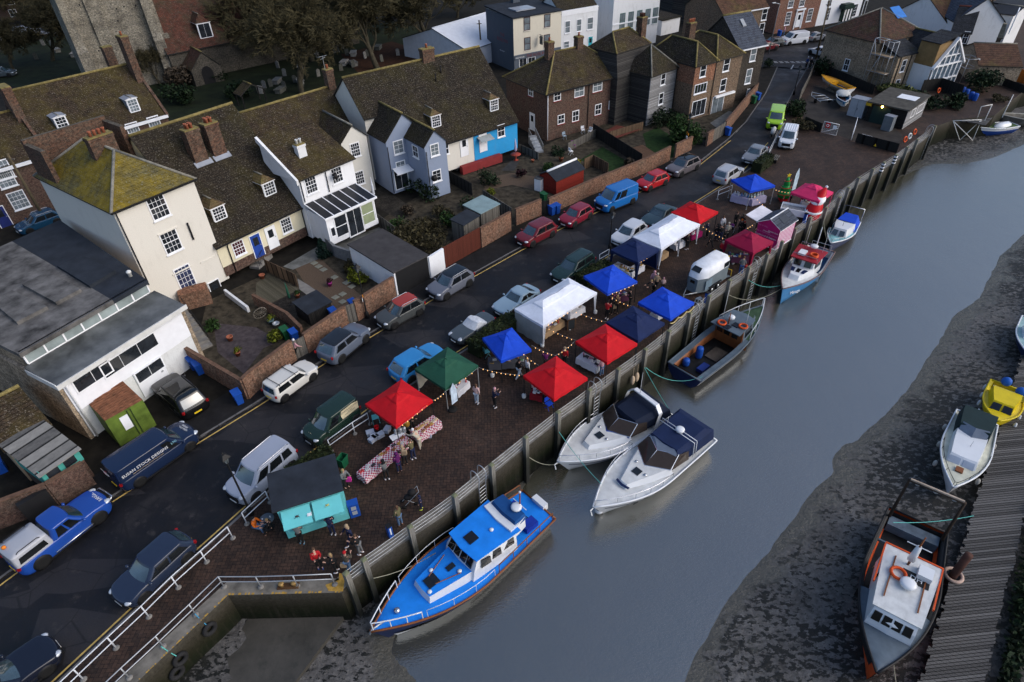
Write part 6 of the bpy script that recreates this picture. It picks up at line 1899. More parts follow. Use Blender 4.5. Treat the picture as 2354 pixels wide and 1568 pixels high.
for tx,y,z,sz,m_ in(("Pick 'n' Mix",2.05,2.02,.26,LP),('Bubble Gum',.7,1.72,.23,WLT),('Chocolate',1.45,1.6,.2,WLT),('Jelly & Gummy',1.95,1.45,.22,LP),('Boiled Sweets',.7,1.4,.2,LP),('Liquorice',.6,1.12,.22,WLT),('Traditional & Retro',1.55,1.1,.29,WLT),('Mints',.55,.8,.22,LP)):
 text(tx,sz*.82,h.o,m_,(-.016,y*.82,z+.12),(R(90),0,R(-90)))
c_,a_=spot((2,1,1822,1118),(2,1,1872,1085),1.9,0)
u=Vector((math.cos(a_),math.sin(a_),0))
t=thing('horse_trailer','white topped grey horse trailer with yellow edged tail ramp','trailer',(c_.x,c_.y,0),a_)
GRYB=mat('trailer_grey',(.12,.15,.17),.45)
def tring(z,k,w,n):return[(-1.75,-w,z),(1.15*k,-w,z),(n,-w*.52,z),(n,w*.52,z),(1.15*k,w,z),(-1.75,w,z)]
B().loft([tring(.42,1,.86,2.0),tring(1.72,1,.86,1.95)],0,cap0=True,sm=False).build('body',GRYB,t)
B().loft([tring(1.722,1,.875,1.97),tring(2.2,1,.84,1.85),tring(2.45,.95,.74,1.6),tring(2.58,.85,.55,1.1)],0,cap1=True).build('roof',mat('trailer_white',(.7,.72,.75),.4),t)
B().wallpoly([(1.84,-.4,2.27),(1.84,.4,2.27),(1.4,.34,2.53),(1.4,-.34,2.53)],(.05,0,.04)).build('front_window',CARGD,t)
B().box(1.96,2.01,-.2,.2,1.25,1.5).build('nose_window',CARGD,t)
for sd in(-1,1):B().box(-1.7,-1.0,sd*.84-.03,sd*.84+.035,1.75,2.2).build('side_window',CARGD,t)
for sd in(-1,1):
 B().box(.5,1.35,sd*.868-.01,sd*.868+.01,.6,1.5).build('side_door',mat('trailer_door',(.14,.2,.25),.45),t)
 for x in(-.42,.42):
  B().cyl((x,sd*.8,.33),(x,sd*1.0,.33),.33,16).build('wheel',RUBBER,t)
  B().cyl((x,sd*.99,.33),(x,sd*1.012,.33),.17,12).build('rim',CHROME,t)
 B().box(-.85,.85,sd*.9-.1,sd*.9+.1,.66,.72).build('mudguard',BLACK,t)
B().tube([(1.85,.5,.5),(3.0,0,.5),(1.85,-.5,.5)],.05,6).tube([(2.9,0,.5),(2.9,0,.02)],.04,6).build('drawbar',STEEL,t)
HAZ=mat('hazard_yellow',(.55,.36,.02),.6,var=.5,vs=8)
B().slab([(-1.6,-.7,.45),(-2.75,-.7,.12),(-2.75,.7,.12),(-1.6,.7,.45)],.06).build('tail_ramp',GRYB,t)
B().tube([(-2.75,-.7,.14),(-2.75,-.7,.7),(-2.75,.7,.7),(-2.75,.7,.14)],.035,5).build('ramp_rail',HAZ,t)
B().tube([(-1.72,-.8,2.0),(-1.74,-.7,2.5),(-1.74,.7,2.5),(-1.72,.8,2.0)],.05,5).build('roof_trim',HAZ,t)
p=P(2,1,1715,1190,.2)
t_=thing('step_stool','grey plastic step stool in front of the horse trailer','stool',(p.x,p.y,0),R(30))
B().box(-.25,.25,-.15,.15,.36,.4).build('top',mat('grey_plastic',(.22,.26,.3),.5),t_)
for x in(-.22,.22):
 for y in(-.13,.13):B().box(x-.03,x+.03,y-.03,y+.03,0,.36).build('leg',MATS['grey_plastic'],t_)
p=P(3,1,235,370,.6)
t_=thing('white_trough','open white metal box trailer by the pink gazebo','trailer',(p.x,p.y,0),R(-28))
b_=B()
for q in((-1.2,1.2,-.7,-.64),(-1.2,1.2,.64,.7),(-1.2,-1.14,-.64,.64),(1.14,1.2,-.64,.64)):b_.box(*q,.45,1.05)
b_.box(-1.2,1.2,-.7,.7,.4,.45)
b_.build('body',WHITE,t_)
B().box(-1.1,1.1,-.62,.62,.7,.85).build('load',mat('grey_rubble',(.3,.3,.3),.9,var=.6,vs=6,bump=.6),t_)
for y in(-.75,.75):B().cyl((0,y-.08,.28),(0,y+.08,.28),.28,14).build('wheel',RUBBER,t_)
p=P(3,1,135,270,0)
t_=thing('inflatable_tree','green inflatable christmas tree with gold star and tinsel bands','inflatable',(p.x,p.y,0))
b_=B()
prof=[(.3,.25),(.62,.4),(.68,.7),(.5,.98),(.42,1.0),(.5,1.15),(.44,1.45),(.3,1.6),(.28,1.62),(.32,1.8),(.2,2.2),(.05,2.55)]
b_.lathe(prof,n=16).build('body',mat('inflatable_green',(.01,.22,.04),.4),t_)
b_=B()
for z0,r_ in((.55,.69),(1.2,.5),(1.9,.31)):b_.tube([(r_*math.cos(a*.4),r_*math.sin(a*.4),z0+.025*a)for a in range(16)],.04,5)
b_.build('tinsel_band',mat('red_tinsel',(.4,.05,.02),.5),t_)
b_=B()
st=[((.24 if k%2==0 else .1)*math.sin(k*math.pi/5),(.24 if k%2==0 else .1)*math.cos(k*math.pi/5))for k in range(10)]
b_.wallpoly([(x,-.04,2.7+z)for x,z in st],(0,.08,0)).build('star',mat('gold_star',(.7,.5,.03),.4),t_)
B().box(-.35,.35,-.35,.35,0,.26).build('base',RED,t_)
p=P(3,1,395,440,0)
t_=thing('red_inflatable','tall slumped red inflatable with white bands by the river wires','inflatable',(p.x,p.y,0),R(40))
def leanring(r_,z,lx,n=16):return[(lx+r_*math.cos(2*math.pi*k/n),r_*.9*math.sin(2*math.pi*k/n),z)for k in range(n)]
RI=mat('inflatable_red',(.5,.006,.012),.4)
B().loft([leanring(r_,z,l)for r_,z,l in((.5,0,-.1),(.75,.25,-.08),(.82,.6,0),(.8,.75,.02))],0,cap0=True).loft([leanring(r_,z,l)for r_,z,l in((.8,.95,.05),(.78,1.2,.12),(.6,1.6,.28))],0).loft([leanring(r_,z,l)for r_,z,l in((.52,2.2,.6),(.42,2.5,.85),(.2,2.75,1.15),(.03,2.85,1.4))],0,cap1=True).build('body',RI,t_)
B().loft([leanring(r_,z,l)for r_,z,l in((.81,.74,.02),(.9,.85,.04),(.81,.96,.05))],0).loft([leanring(r_,z,l)for r_,z,l in((.6,1.58,.27),(.7,1.8,.4),(.66,2.0,.5),(.52,2.22,.62))],0).sph((1.42,0,2.85),.14).build('white_band',WHITE,t_)
def rail(name,label,pts,h=1.05,m=None,r=.035,base=True,rails=(1.,.52),lean=0):
 t=thing(name,label,'railing',pts[0])
 o=Vector(pts[0])
 q=[Vector(p)-o for p in pts]
 for p in q:
  b_=B().tube([p,p+Vector((0,0,h))],r,7)
  if base:b_.lathe([(.16,0),(.16,.03),(.1,.1),(.05,.1)],tuple(p),8,1)
  b_.build('post',[m or LEGW,CONC],t)
 for k in rails:B().tube([p+Vector((0,0,h*k))for p in q],r*.85,7).build('rail',m or LEGW,t)
 return t
base=[(0,3,480,1830),(0,3,770,1545),(0,3,1070,1255),(0,3,1370,970),(0,3,1640,700),(0,3,1900,465),(0,3,2140,245)]
rail('street_railing','long white tubular railing between street and quay at lower left',[P(*q)for q in base])
rail('street_railing','short white railing behind the turquoise kiosk and lamp post',[P(*q)for q in((0,3,2270,115),(1,2,130,1480))])
rail('street_railing','white railing between the green delivery van and red gazebo',[P(*q)for q in((1,2,690,1010),(1,2,910,850),(1,2,1050,760))])
rail('slipway_railing','white galvanised railing around the head of the slipway',[P(*q)for q in((0,3,860,1850),(0,3,1190,1530),(0,3,1500,1240),(0,3,1800,950),(0,3,2060,695),(1,3,45,695),(1,3,380,685),(1,3,725,670))],1.0,STEEL)
rail('street_railing','white folding barrier rail left of the far blue gazebo',[P(*q)for q in((2,1,1885,265),(2,1,2010,215))],1.0)
rail('street_railing','galvanised railing on the lane beside the small white van',[P(*q)for q in((3,0,0,1440),(3,0,70,1310),(3,0,130,1200))],1.0,STEEL)
rail('street_railing','white railing stub beside the hedge and the navy stall',[P(*q)for q in((2,1,800,860),(2,1,885,810))],1.0)
PILE,t_,b_=newmat('grey_pile_timber')
g=NT(t_)
n_=g.noise(g.coord(scale=(12,12,1.2)),1.,4,.7)
f=g.math('ADD',g.sepz(),g.math('MULTIPLY',n_,.9))
c=g.mix(1.,g.ramp(g.math('DIVIDE',g.math('ADD',f,2.),4.),[(.25,(.008,.009,.006)),(.45,(.02,.022,.013)),(.6,(.1,.095,.078)),(.8,(.19,.18,.155))]),g.ramp(n_,[(.3,.6),(.7,1.25)]),'MULTIPLY')
g.l(c,b_.inputs['Base Color'])
b_.inputs['Roughness'].default_value=.85
tops=[(1,3,800,545),(1,3,970,415),(1,3,1390,105),(1,2,1775,1370),(1,2,2130,1105),(2,2,105,860),(2,2,410,635),(2,2,700,430),(2,2,965,240),(2,2,1215,60),(2,1,1440,1465),(2,1,1660,1310),(2,1,1855,1160),(2,1,2045,1020),(2,1,2205,890),(3,1,15,770),(3,1,160,655),(3,1,295,540),(3,1,415,435),(3,1,535,335),(3,1,640,235),(3,1,755,155),(3,1,865,70),(3,1,968,-20),(3,0,1080,1490),(3,0,1190,1420),(3,0,1290,1350),(3,0,1385,1280),(3,0,1540,1155)]
BW=mat('black_white_band',(.02,.02,.02),.6)
piles=[]
def nearest_edge(p):
 best=None
 for i in range(len(qe)-1):
  a,b_=qe[i],qe[i+1]
  t_=max(0,min(1,(p-a).dot(b_-a)/(b_-a).length_squared))
  q=a.lerp(b_,t_)
  if best is None or(p-q).length<best[0]:best=((p-q).length,q,(b_-a).normalized())
 return best[1],best[2]
for i,tp in enumerate(tops):
 p=V2(P(*tp,1.3))
 q,d_=nearest_edge(p)
 n_=Vector((d_.y,-d_.x))
 p=q+n_*.19
 hh=1.3
 t=thing('mooring_pile','square grey timber mooring pile standing against the quay wall' if i not in(24,25)else 'black and white banded mooring pile near the yard gate','mooring pile',(p.x,p.y,0),math.atan2(d_.y,d_.x),'timber piles along the quay wall' if i not in(24,25)else 'banded piles')
 B().loft([[(x*.14,y*.14,z)for x,y in((-1,-1),(1,-1),(1,1),(-1,1))]for z in(-3.6,hh-.05)],0,sm=False).loft([[(x*.14*s,y*.14*s,z)for x,y in((-1,-1),(1,-1),(1,1),(-1,1))]for s,z in((1,hh-.05),(1.0,hh-.02),(.3,hh+.02))],1,cap1=True,sm=False).build('timber',[PILE,mat('mossy_pile_top',(.16,.17,.1),.9)],t)
 if i in(24,25):
  for k in range(3):B().box(-.15,.15,-.15,.15,.25+k*.35,.42+k*.35).build('white_band',WHITE,t)
  B().box(-.146,.146,-.146,.146,.1,1.15).build('black_band',BW,t)
 piles.append(p)
for i in range(len(piles)-1):
 a,b_=piles[i],piles[i+1]
 d_=(b_-a).normalized()
 n_=Vector((-d_.y,d_.x))*.2
 t=thing('wire_fence','span of four slack guard wires between grey mooring piles','wire fence',(a.x,a.y,0),0,'guard wires along the quay edge')
 for z in(.3,.58,.86,1.14):
  c=B()
  c.tube([Vector((*(p-V2(a)),0))if False else p-Vector((a.x,a.y,0))for p in sag((a.x+n_.x,a.y+n_.y,z),(b_.x+n_.x,b_.y+n_.y,z),.05,6)],.01,4)
  c.build('wire',STEEL,t)
for px in((1,2,2010,1275),(2,2,750,480),(2,1,1700,1330),(2,1,2235,930),(3,1,640,300),(3,0,1470,1250)):
 p=V2(P(*px,0))
 q,d_=nearest_edge(p)
 t=thing('quay_ladder','galvanised quay ladder with tall hooped handrails down the wall','ladder',(q.x,q.y,0),math.atan2(d_.y,d_.x),'hooped ladders on the quay wall')
 for x in(-.28,.28):
  B().tube([(x,.55,0),(x,.5,.9)]+[(x,.14+.36*math.cos(R(a)),.95+.36*math.sin(R(a)))for a in range(20,181,20)]+[(x,-.2,.6),(x,-.12,0),(x,-.1,-3.2)],.03,6).build('stile',STEEL,t)
 for k in range(10):B().tube([(-.28,-.1,-.15-k*.32),(.28,-.1,-.15-k*.32)],.018,5).build('rung',STEEL,t)
wd=(sl1-sl2).normalized()
wn=Vector((wd.y,-wd.x))
def torus(b_,c,R0,r,ax,n=18,k=8,mi=0):
 ax=Vector(ax).normalized()
 x=ax.orthogonal().normalized()
 y=ax.cross(x)
 rings=[]
 for i in range(n+1):
  a=2*math.pi*i/n
  d_=x*math.cos(a)+y*math.sin(a)
  rings.append([Vector(c)+d_*(R0+r*math.cos(2*math.pi*j/k))+ax*(r*math.sin(2*math.pi*j/k))for j in range(k)])
 return b_.loft(rings,mi)
TYM=mat('old_tyre',(.02,.02,.021),.85,var=.4)
for px,z,lb in(((0,3,1910,1065),-1.0,'old black tyre fender hung alone on the slip wall'),((0,3,1640,1340),-1.0,'upper tyre fender of the pair tied with green rope'),((0,3,1610,1465),-1.6,'lower tyre fender of the pair tied with green rope')):
 s_,zz=onplane(sl1,wd,px)
 c=sl1+wd*s_+wn*.15
 o=torus(B(),(0,0,0),.28,.12,(wn.x,wn.y,.1)).build('tyre_fender',TYM,None,(c.x,c.y,zz))
 o['label'],o['category']=lb,'tyre'
TEALR=mat('teal_rope',(.1,.4,.36),.7)
s_,zz=onplane(sl1,wd,(0,3,1640,1340))
c=sl1+wd*s_
p=P(0,3,1480,1240,.45)
o=B().tube(sag(p,(c.x+wn.x*.2,c.y+wn.y*.2,zz+.25),.15),.025,5).build('rope',TEALR)
o['label'],o['category']='green rope holding the pair of tyres to the slip railing','rope'
s_,zz=onplane(sl1,wd,(0,3,1910,1065))
c=sl1+wd*s_
o=B().tube(sag(P(0,3,1790,940,.3),(c.x+wn.x*.2,c.y+wn.y*.2,zz+.25),.1),.022,5).build('rope',mat('blue_rope',(.05,.3,.5),.7))
o['label'],o['category']='blue rope from the slip railing to the single tyre','rope'
p=P(1,3,300,690,0)
t_=thing('mooring_bollard','rusty twin bollard with worn gold tops on the slip head wall','bollard',(p.x,p.y,0),R(2))
B().box(-.55,.55,-.16,.16,.01,.1).build('base',mat('rust_iron',(.09,.045,.02),.8,var=.5),t_)
for x in(-.32,.32):B().lathe([(.1,.1),(.09,.26),(.15,.3),(.14,.36),(.03,.38)],(x,0,0),10).build('post',mat('gold_worn_iron',(.3,.19,.07),.7,var=.6,vs=8),t_)
for px,hgt,lb in(((1,1,1025,1350),5.0,'black street lamp with orange sign beside the brick garden wall'),((2,1,895,730),3.9,'black street lamp beside the navy stall and white hatchback'),((0,2,2310,1590),5.2,'black street lamp by the silver people carrier'),((2,0,1590,1395),4.6,'black street lamp by the large rounded hedge'),((3,0,235,870),4.0,'black street lamp on the lane by the plank fence')):
 p=P(*px,0)
 t=thing('street_lamp',lb,'street lamp',(p.x,p.y,0),R(10),'old style street lamps')
 B().lathe([(.17,0),(.16,.5),(.1,.6),(.075,.7),(.06,1.4),(.045,hgt-.75),(.06,hgt-.7)],n=10).tube([(-.3,0,hgt-.95),(.3,0,hgt-.95)],.02,5).build('post',BLACK,t)
 fr=B()
 for k in range(4):
  a=math.pi/4+k*math.pi/2
  fr.tube([(.1*math.cos(a),.1*math.sin(a),hgt-.7),(.23*math.cos(a),.23*math.sin(a),hgt-.25)],.015,4)
 fr.lathe([(.34,hgt-.25),(.3,hgt-.2),(.12,hgt-.02),(.04,hgt),(.05,hgt+.08),(.01,hgt+.14)],n=4,sm=False)
 fr.build('lantern',BLACK,t)
 B().lathe([(.09,hgt-.68),(.2,hgt-.27),(.02,hgt-.26)],n=4,sm=False).build('lantern_glass',mat('lantern_glass',(.12,.14,.15),.15),t)
 if 'orange' in lb or 'rounded' in lb:
  B().box(-.02,.02,-.24,.24,2.05,2.3).build('orange_sign',mat('orange_plate',(.7,.25,.02),.5),t)
  B().cyl((-.07,0,1.78),(-.09,0,1.78),.2,16).build('round_sign',WHITE,t)
# ================================================================ boats
BW_=paint('boat_white',(.66,.68,.7),.3)
BDIRT=mat('dirty_gelcoat',(.56,.57,.56),.45,var=.2,vs=2)
BBLUE=mat('deck_blue',(.012,.21,.72),.5,var=.15)
BNAVY=mat('boat_navy',(.01,.02,.07),.4)
CANV=fabric('navy_boat_canvas',(.006,.012,.03))
BGREY=mat('deck_grey_blue',(.09,.12,.15),.55,var=.25)
DKD=mat('dark_wet_deck',(.01,.0105,.011),.45,var=.7,vs=3)
VARN=mat('varnished_wood',(.2,.07,.025),.35)
ORG=mat('lifering_orange',(.6,.08,.015),.5)
class Boat:
 def __init__(s,name,label,c,ang,L,Bm,hm,bot=None,z=-3.,fb=1.1,rise=.6,draft=.6,tr=.8,pw=2.2,rake=.6,cat='boat',rail=None,stripe=None,flare=.72,sole=None,deck=None,group=None,full=.42):
  s.L,s.B,s.fb,s.rise,s.tr,s.pw,s.full=L,Bm,fb,rise,tr,pw,full
  s.o=thing(name,label,cat,(c[0],c[1],z),R(ang),group)
  n=26
  rings,drk=[],[]
  levels=((1,1),(.75,.95),(.45,.86),(.2,flare),(0,.55),(-1,.06))
  for i in range(n+1):
   q=i/n
   x,b,zs=s.x(q),s.b(q),s.zs(q)
   def row(sd):
    out=[]
    for k,w in levels:
     zz=zs*k if k>=0 else-draft*(1-q**6*.9)
     xr=x+rake*(q**5)*(k-.3)
     ww=w if q<.6 else w*(1-(1-w)*((q-.6)/.4)*.9)
     out.append((xr,sd*b*ww,zz))
    return out
   rings.append(row(1)+row(-1)[::-1])
  hb=B()
  hb.loft(rings,0,closed=False)
  m_=len(rings[0])
  hb.add(rings[0],[tuple(range(m_))],0)
  hb.build('hull',hm,s.o)
  s.rake=rake
  if stripe:
   st=B()
   for sd in(1,-1):
    st.loft([[(s.x(i/n)+rake*(i/n)**5*(k-.3),sd*(s.b(i/n)*w+.012),s.zs(i/n)*k)for k,w in stripe[1]]for i in range(n)],0,closed=False)
   st.build('hull_stripe',stripe[0],s.o)
  rl=B()
  for sd in(1,-1):rl.tube([(s.xd(i/n),sd*(s.b(i/n)+.01),s.zs(i/n)+.02)for i in range(n+1)],.06,6)
  rl.tube([(s.xd(0),-s.b(0),s.zs(0)+.02),(s.xd(0),s.b(0),s.zs(0)+.02)],.06,6)
  rl.build('gunwale',rail or hm,s.o)
  if deck:s.deckpart(0 if not sole else sole[1],1,deck)
  if sole:s.solepart(0.02,sole[1],sole[0],sole[2],sole[3]if len(sole)>3 else hm,sole[4]if len(sole)>4 else .15)
 def x(s,q):return-s.L/2+s.L*q
 def xd(s,q):return s.x(q)+s.rake*.7*q**5
 def b(s,q):
  f=s.tr+(1-s.tr)*min(1,q/s.full)if q<s.full else 1-((q-s.full)/(1-s.full))**s.pw
  return max(.015,s.B/2*f)
 def zs(s,q):return s.fb+s.rise*q**2.2
 def deckpart(s,q0,q1,m,dz=-.05,inset=.02,name='deck',camber=.06):
  r_=[]
  for i in range(17):
   q=q0+(q1-q0)*i/16
   b_=max(.01,s.b(q)-inset)
   r_.append([(s.xd(q),b_*k/4,s.zs(q)+dz+camber*(1-(k/4)**2))for k in range(-4,5)])
  return B().loft([x[::-1]for x in r_],0,closed=False).build(name,m,s.o)
 def solepart(s,q0,q1,z,m,mw,side=.15):
  """an open well: floor, inner sides and side decks"""
  n=10
  qs=[q0+(q1-q0)*i/n for i in range(n+1)]
  fl=[[(s.xd(q),(s.b(q)-side)*k,z)for k in(-1,-.5,0,.5,1)]for q in qs]
  B().loft([x[::-1]for x in fl],0,closed=False).build('well_deck',m,s.o)
  w=B()
  for sd in(1,-1):
   w.loft([[(s.xd(q),sd*(s.b(q)-side),z),(s.xd(q),sd*(s.b(q)-side),s.zs(q)),(s.xd(q),sd*(s.b(q)-.01),s.zs(q))]for q in qs],0,closed=False)
  w.add([(s.xd(q0),-(s.b(q0)-side),z),(s.xd(q0),s.b(q0)-side,z),(s.xd(q0),s.b(q0)-side,s.zs(q0)),(s.xd(q0),-(s.b(q0)-side),s.zs(q0))],[(0,1,2,3)])
  w.add([(s.xd(q1),-s.b(q1)+.02,z),(s.xd(q1),s.b(q1)-.02,z),(s.xd(q1),s.b(q1)-.02,s.zs(q1)-.05),(s.xd(q1),-s.b(q1)+.02,s.zs(q1)-.05)],[(0,1,2,3)])
  w.build('inner_side',mw,s.o)
 def house(s,name,lv,m,roofm=None,cap=True):
  """lofted cabin: levels of (x aft, x fore, half width aft, half width fore, z)"""
  r_=[]
  for a,f,wa,wf,z in lv:
   r_.append([(a,-wa,z),((a+f)/2,-(wa+wf)/2*1.03,z),(f,-wf,z),(f+.08*wf,0,z),(f,wf,z),((a+f)/2,(wa+wf)/2*1.03,z),(a,wa,z),(a,0,z)])
  b_=B().loft(r_,0,sm=False)
  if cap:b_.add(r_[-1],[tuple(range(8))],1 if roofm else 0)
  return b_.build(name,[m,roofm]if roofm else m,s.o)
 def quad(s,name,pts,m,th=(0,0,.012)):return B().wallpoly(pts,th).build(name,m,s.o)
 def rails(s,q0,q1,h,m=CHROME,bow=True,n=10,name='rail',r=.022,inset=.05):
  t=B()
  pts=[]
  qs=[q0+(q1-q0)*i/n for i in range(n+1)]
  L_=[Vector((s.xd(q),s.b(q)-inset,s.zs(q)+h))for q in qs]
  R_=[Vector((p.x,-p.y,p.z))for p in L_]
  for ch in([L_+R_[::-1]]if bow else[L_,R_]):t.tube(ch,r,6)
  for p in L_[::2]+R_[::2]:t.tube([p,p-Vector((0,0,h))],r*.8,5)
  return t.build(name,m,s.o)
 def ring_(s,c,ax=(0,0,1),R0=.3,r=.08,name='lifering'):return torus(B(),c,R0,r,ax,16,7).build(name,ORG,s.o)
 def dome(s,c,r=.25,h=.2,m=None,name='radar_dome'):return B().lathe([(r*.9,0),(r,.03),(r,h*.7),(r*.7,h),(.02,h*1.05)],c,14).build(name,m or BW_,s.o)
 def hatch(s,c,w,l,m=CARGD):return B().box(c[0]-l/2,c[0]+l/2,c[1]-w/2,c[1]+w/2,c[2]-.06,c[2]+.03).build('hatch',m,s.o)
 def mast(s,p,h,m=CHROME,r=.03,name='mast'):return B().tube([p,(p[0],p[1],p[2]+h)],[r,r*.5],6).build(name,m,s.o)
b=Boat('motor_boat','big bright blue and white former lifeboat with blue wheelhouse roof',(-3.0,19.6),-139,11.3,3.85,BNAVY,fb=1.2,rise=.55,rake=.8,tr=.75,pw=2.3,full=.5,rail=VARN,stripe=(BW_,((.28,.77),(.0,.56))),deck=BBLUE)
b.house('coach_roof',[(-1.2,3.1,1.35,.75,1.35),(-1.2,2.95,1.25,.65,1.95)],BW_,BBLUE)
b.house('wheelhouse',[(-2.6,.55,1.42,1.28,1.3),(-2.6,.35,1.38,1.22,2.1),(-2.6,-.02,1.3,1.1,2.75)],BW_)
B().slab([(-2.9,-1.4,2.84),(.15,-1.2,2.84),(.28,0,2.84),(.15,1.2,2.84),(-2.9,1.4,2.84)],.08).build('roof',BBLUE,b.o)
for k in range(4):
 y0,y1=-1.0+k*.52,-1.0+k*.52+.42
 b.quad('window',[(.4,y0,2.13),(.4,y1,2.13),(.1,y1*.95,2.65),(.1,y0*.95,2.65)],CARGD,(.06,0,.03))
for sd in(-1,1):
 for x0,x1 in((-.7,-.05),(-1.45,-.85),(-2.4,-1.6)):b.quad('window',[(x0,sd*1.37,2.1),(x1,sd*1.3,2.1),(x1-.12,sd*1.2,2.6),(x0,sd*1.31,2.6)],CARGD,(0,sd*.05,.0))
 for x in(.9,1.7,2.5):B().sph((x,sd*(1.28-(x+1.2)*.145),1.62),(.2,.03,.08)).build('porthole',CARGD,b.o)
 B().tube([(2.3,sd*.3,2.02),(.9,sd*.75,2.04)],.03,5).build('grab_rail',VARN,b.o)
 B().box(-4.6,-3.7,sd*.75-.3,sd*.75+.3,1.15,1.6).build('seat_locker',mat('royal_locker',(.012,.035,.3),.5),b.o)
b.hatch((2.35,0,2.0),.65,.7);b.hatch((1.1,.05,2.0),.3,.5);b.hatch((-.55,-.1,2.88),.62,.62,mat('solar_cells',(.012,.014,.02),.2))
for c in((2.8,.45,1.98),(2.0,-.5,1.98),(.9,.6,1.98),(-1.7,.3,2.86)):B().lathe([(.12,0),(.13,.05),(.06,.1)],c,10).build('vent',BW_,b.o)
b.house('aft_shelter',[(-3.6,-2.3,1.05,1.2,2.1),(-3.6,-2.4,1.0,1.15,2.95)],BW_)
b.house('canvas_cover',[(-3.7,-2.75,1.05,1.08,2.8),(-3.65,-2.9,.9,.95,3.15)],fabric('blue_cover',(.008,.06,.2)))
B().box(-4.5,-3.9,-.3,.3,1.2,1.27).build('hatch',CARGD,b.o)
t=B().tube([(-3.75,.35,1.2),(-3.85,.35,4.3)],[.07,.04],7,0).tube([(-3.8,-.2,3.3),(-3.8,.9,3.3)],.025,5,1).sph((-3.85,.35,4.35),.08,1)
t.build('mast',[VARN,BW_],b.o)
b.dome((-3.55,.35,3.2),.32,.16)
b.rails(.02,.42,.75,VARN,False,8,r=.035)
b.rails(.82,.99,.7,BW_,True,6,'bow_rail',.035)
b.rails(.45,.8,.7,BW_,False,6,'stanchion',.018)
B().box(-5.95,-5.55,-.5,.5,1.0,1.5).build('davit',BW_,b.o)
B().tube([(5.4,0,1.75),(6.1,0,1.85),(6.3,0,1.6)],.06,6).build('anchor',STEEL,b.o)
B().lathe([(.15,0),(.16,.2),(.05,.25)],(4.6,0,1.65),10).build('windlass',CHROME,b.o)
def cruiser(label,c,ang,L,Bm,band,arch):
 b=Boat('motor_cruiser',label,c,ang,L,Bm,BW_,fb=1.05,rise=.5,rake=1.0,tr=.92,pw=2.3,stripe=(BNAVY,((.72,.94),(.66,.925))),deck=BDIRT,full=.52,group='white motor cruisers moored side by side')
 k=L/9
 W_=Bm/2
 b.house('foredeck',[(-.3*k,2.9*k,W_*.86,.35,1.2),(-.2*k,2.6*k,W_*.72,.25,1.62)],BW_,BDIRT)
 b.hatch((1.45*k,0,1.64),.5,.5)
 for y in(-.6,.6):B().lathe([(.1,0),(.11,.06),(.04,.09)],(1.3*k if y>0 else .9*k,y*.9,1.62),8).build('vent',CHROME,b.o)
 fr=B()
 ws=[(-.1*k,-W_*.78),(.75*k,-.0),(-.1*k,W_*.78)]
 tp=[(-.95*k,-W_*.68),(-.3*k,0),(-.95*k,W_*.68)]
 for i in(0,1):
  B().wallpoly([(*ws[i],1.6),(*ws[i+1],1.6),(*tp[i+1],2.2),(*tp[i],2.2)],(.02,0,.03)).build('windscreen',mat('bronze_glass',(.045,.035,.03),.06),b.o)
 for a,c2 in zip(ws,tp):fr.tube([(*a,1.6),(*c2,2.22)],.03,5)
 fr.tube([(*p,1.62)for p in ws],.035,5).tube([(*p,2.22)for p in tp],.03,5)
 for sd in(-1,1):
  B().wallpoly([(-.15*k,sd*W_*.8,1.6),(-1.6*k,sd*W_*.88,1.55),(-1.7*k,sd*W_*.78,2.1),(-1*k,sd*W_*.69,2.2)],(0,sd*.02,0)).build('side_window',MATS['bronze_glass'],b.o)
 fr.build('windscreen_frame',CHROME,b.o)
 if band:b.quad('blue_band',[(*ws[0],1.5),(.95*k,0,1.5),(*ws[2],1.5),(-.0,W_*.6,1.64),(.7*k,0,1.66),(0,-W_*.6,1.64)],mat('band_blue',(.012,.05,.25),.4),(.03,0,.02))
 b.house('canopy',[(-4.3*k,-.7*k,W_*.84,W_*.72,1.3),(-4.2*k,-.85*k,W_*.78,W_*.68,2.15),(-3.6*k,-.95*k,W_*.6,W_*.58,2.5)]if not band else[(-4.2*k,-.85*k,W_*.86,W_*.74,1.35),(-4.0*k,-.9*k,W_*.8,W_*.7,1.95),(-3.7*k,-1.05*k,W_*.55,W_*.5,2.2)],CANV if band else fabric('deep_blue_canvas',(.008,.018,.06)))
 if arch:
  a=B()
  pr=[(-2.5*k,-W_*.9,1.2),(-2.9*k,-W_*.86,2.2),(-3.0*k,-W_*.6,2.6),(-3.0*k,W_*.6,2.6),(-2.9*k,W_*.86,2.2),(-2.5*k,W_*.9,1.2)]
  a.loft([[Vector(p)+Vector(d)for d in((-.18,0,0),(.18,0,.02),(.16,0,.1),(-.16,0,.09))]for p in pr],0,sm=False)
  a.build('radar_arch',BW_,b.o)
  b.mast((-2.9*k,-.5,2.7),1.9,BW_,.02,'aerial')
 else:
  a=B()
  for x in(-2.4*k,-2.15*k):a.tube([(x,-W_*.85,1.3),(x,-W_*.8,2.5),(x,W_*.8,2.5),(x,W_*.85,1.3)],.03,6)
  a.build('radar_arch',BW_,b.o)
  b.dome((-2.3*k,.1,2.55),.3,.22)
  b.mast((-2.3*k,-.9,2.5),.6,BW_,.02,'aerial')
  B().wallpoly([(-.8*k,-W_*.66,2.12),(-.35*k,0,2.2),(-.8*k,W_*.66,2.12),(-1.05*k,W_*.55,2.48),(-1.05*k,-W_*.55,2.48)],(.03,0,.02)).build('clear_panel',mat('vinyl_pane',(.16,.19,.24),.2),b.o)
 b.rails(.5,.99,.55,CHROME,True,10,'bow_rail',.022)
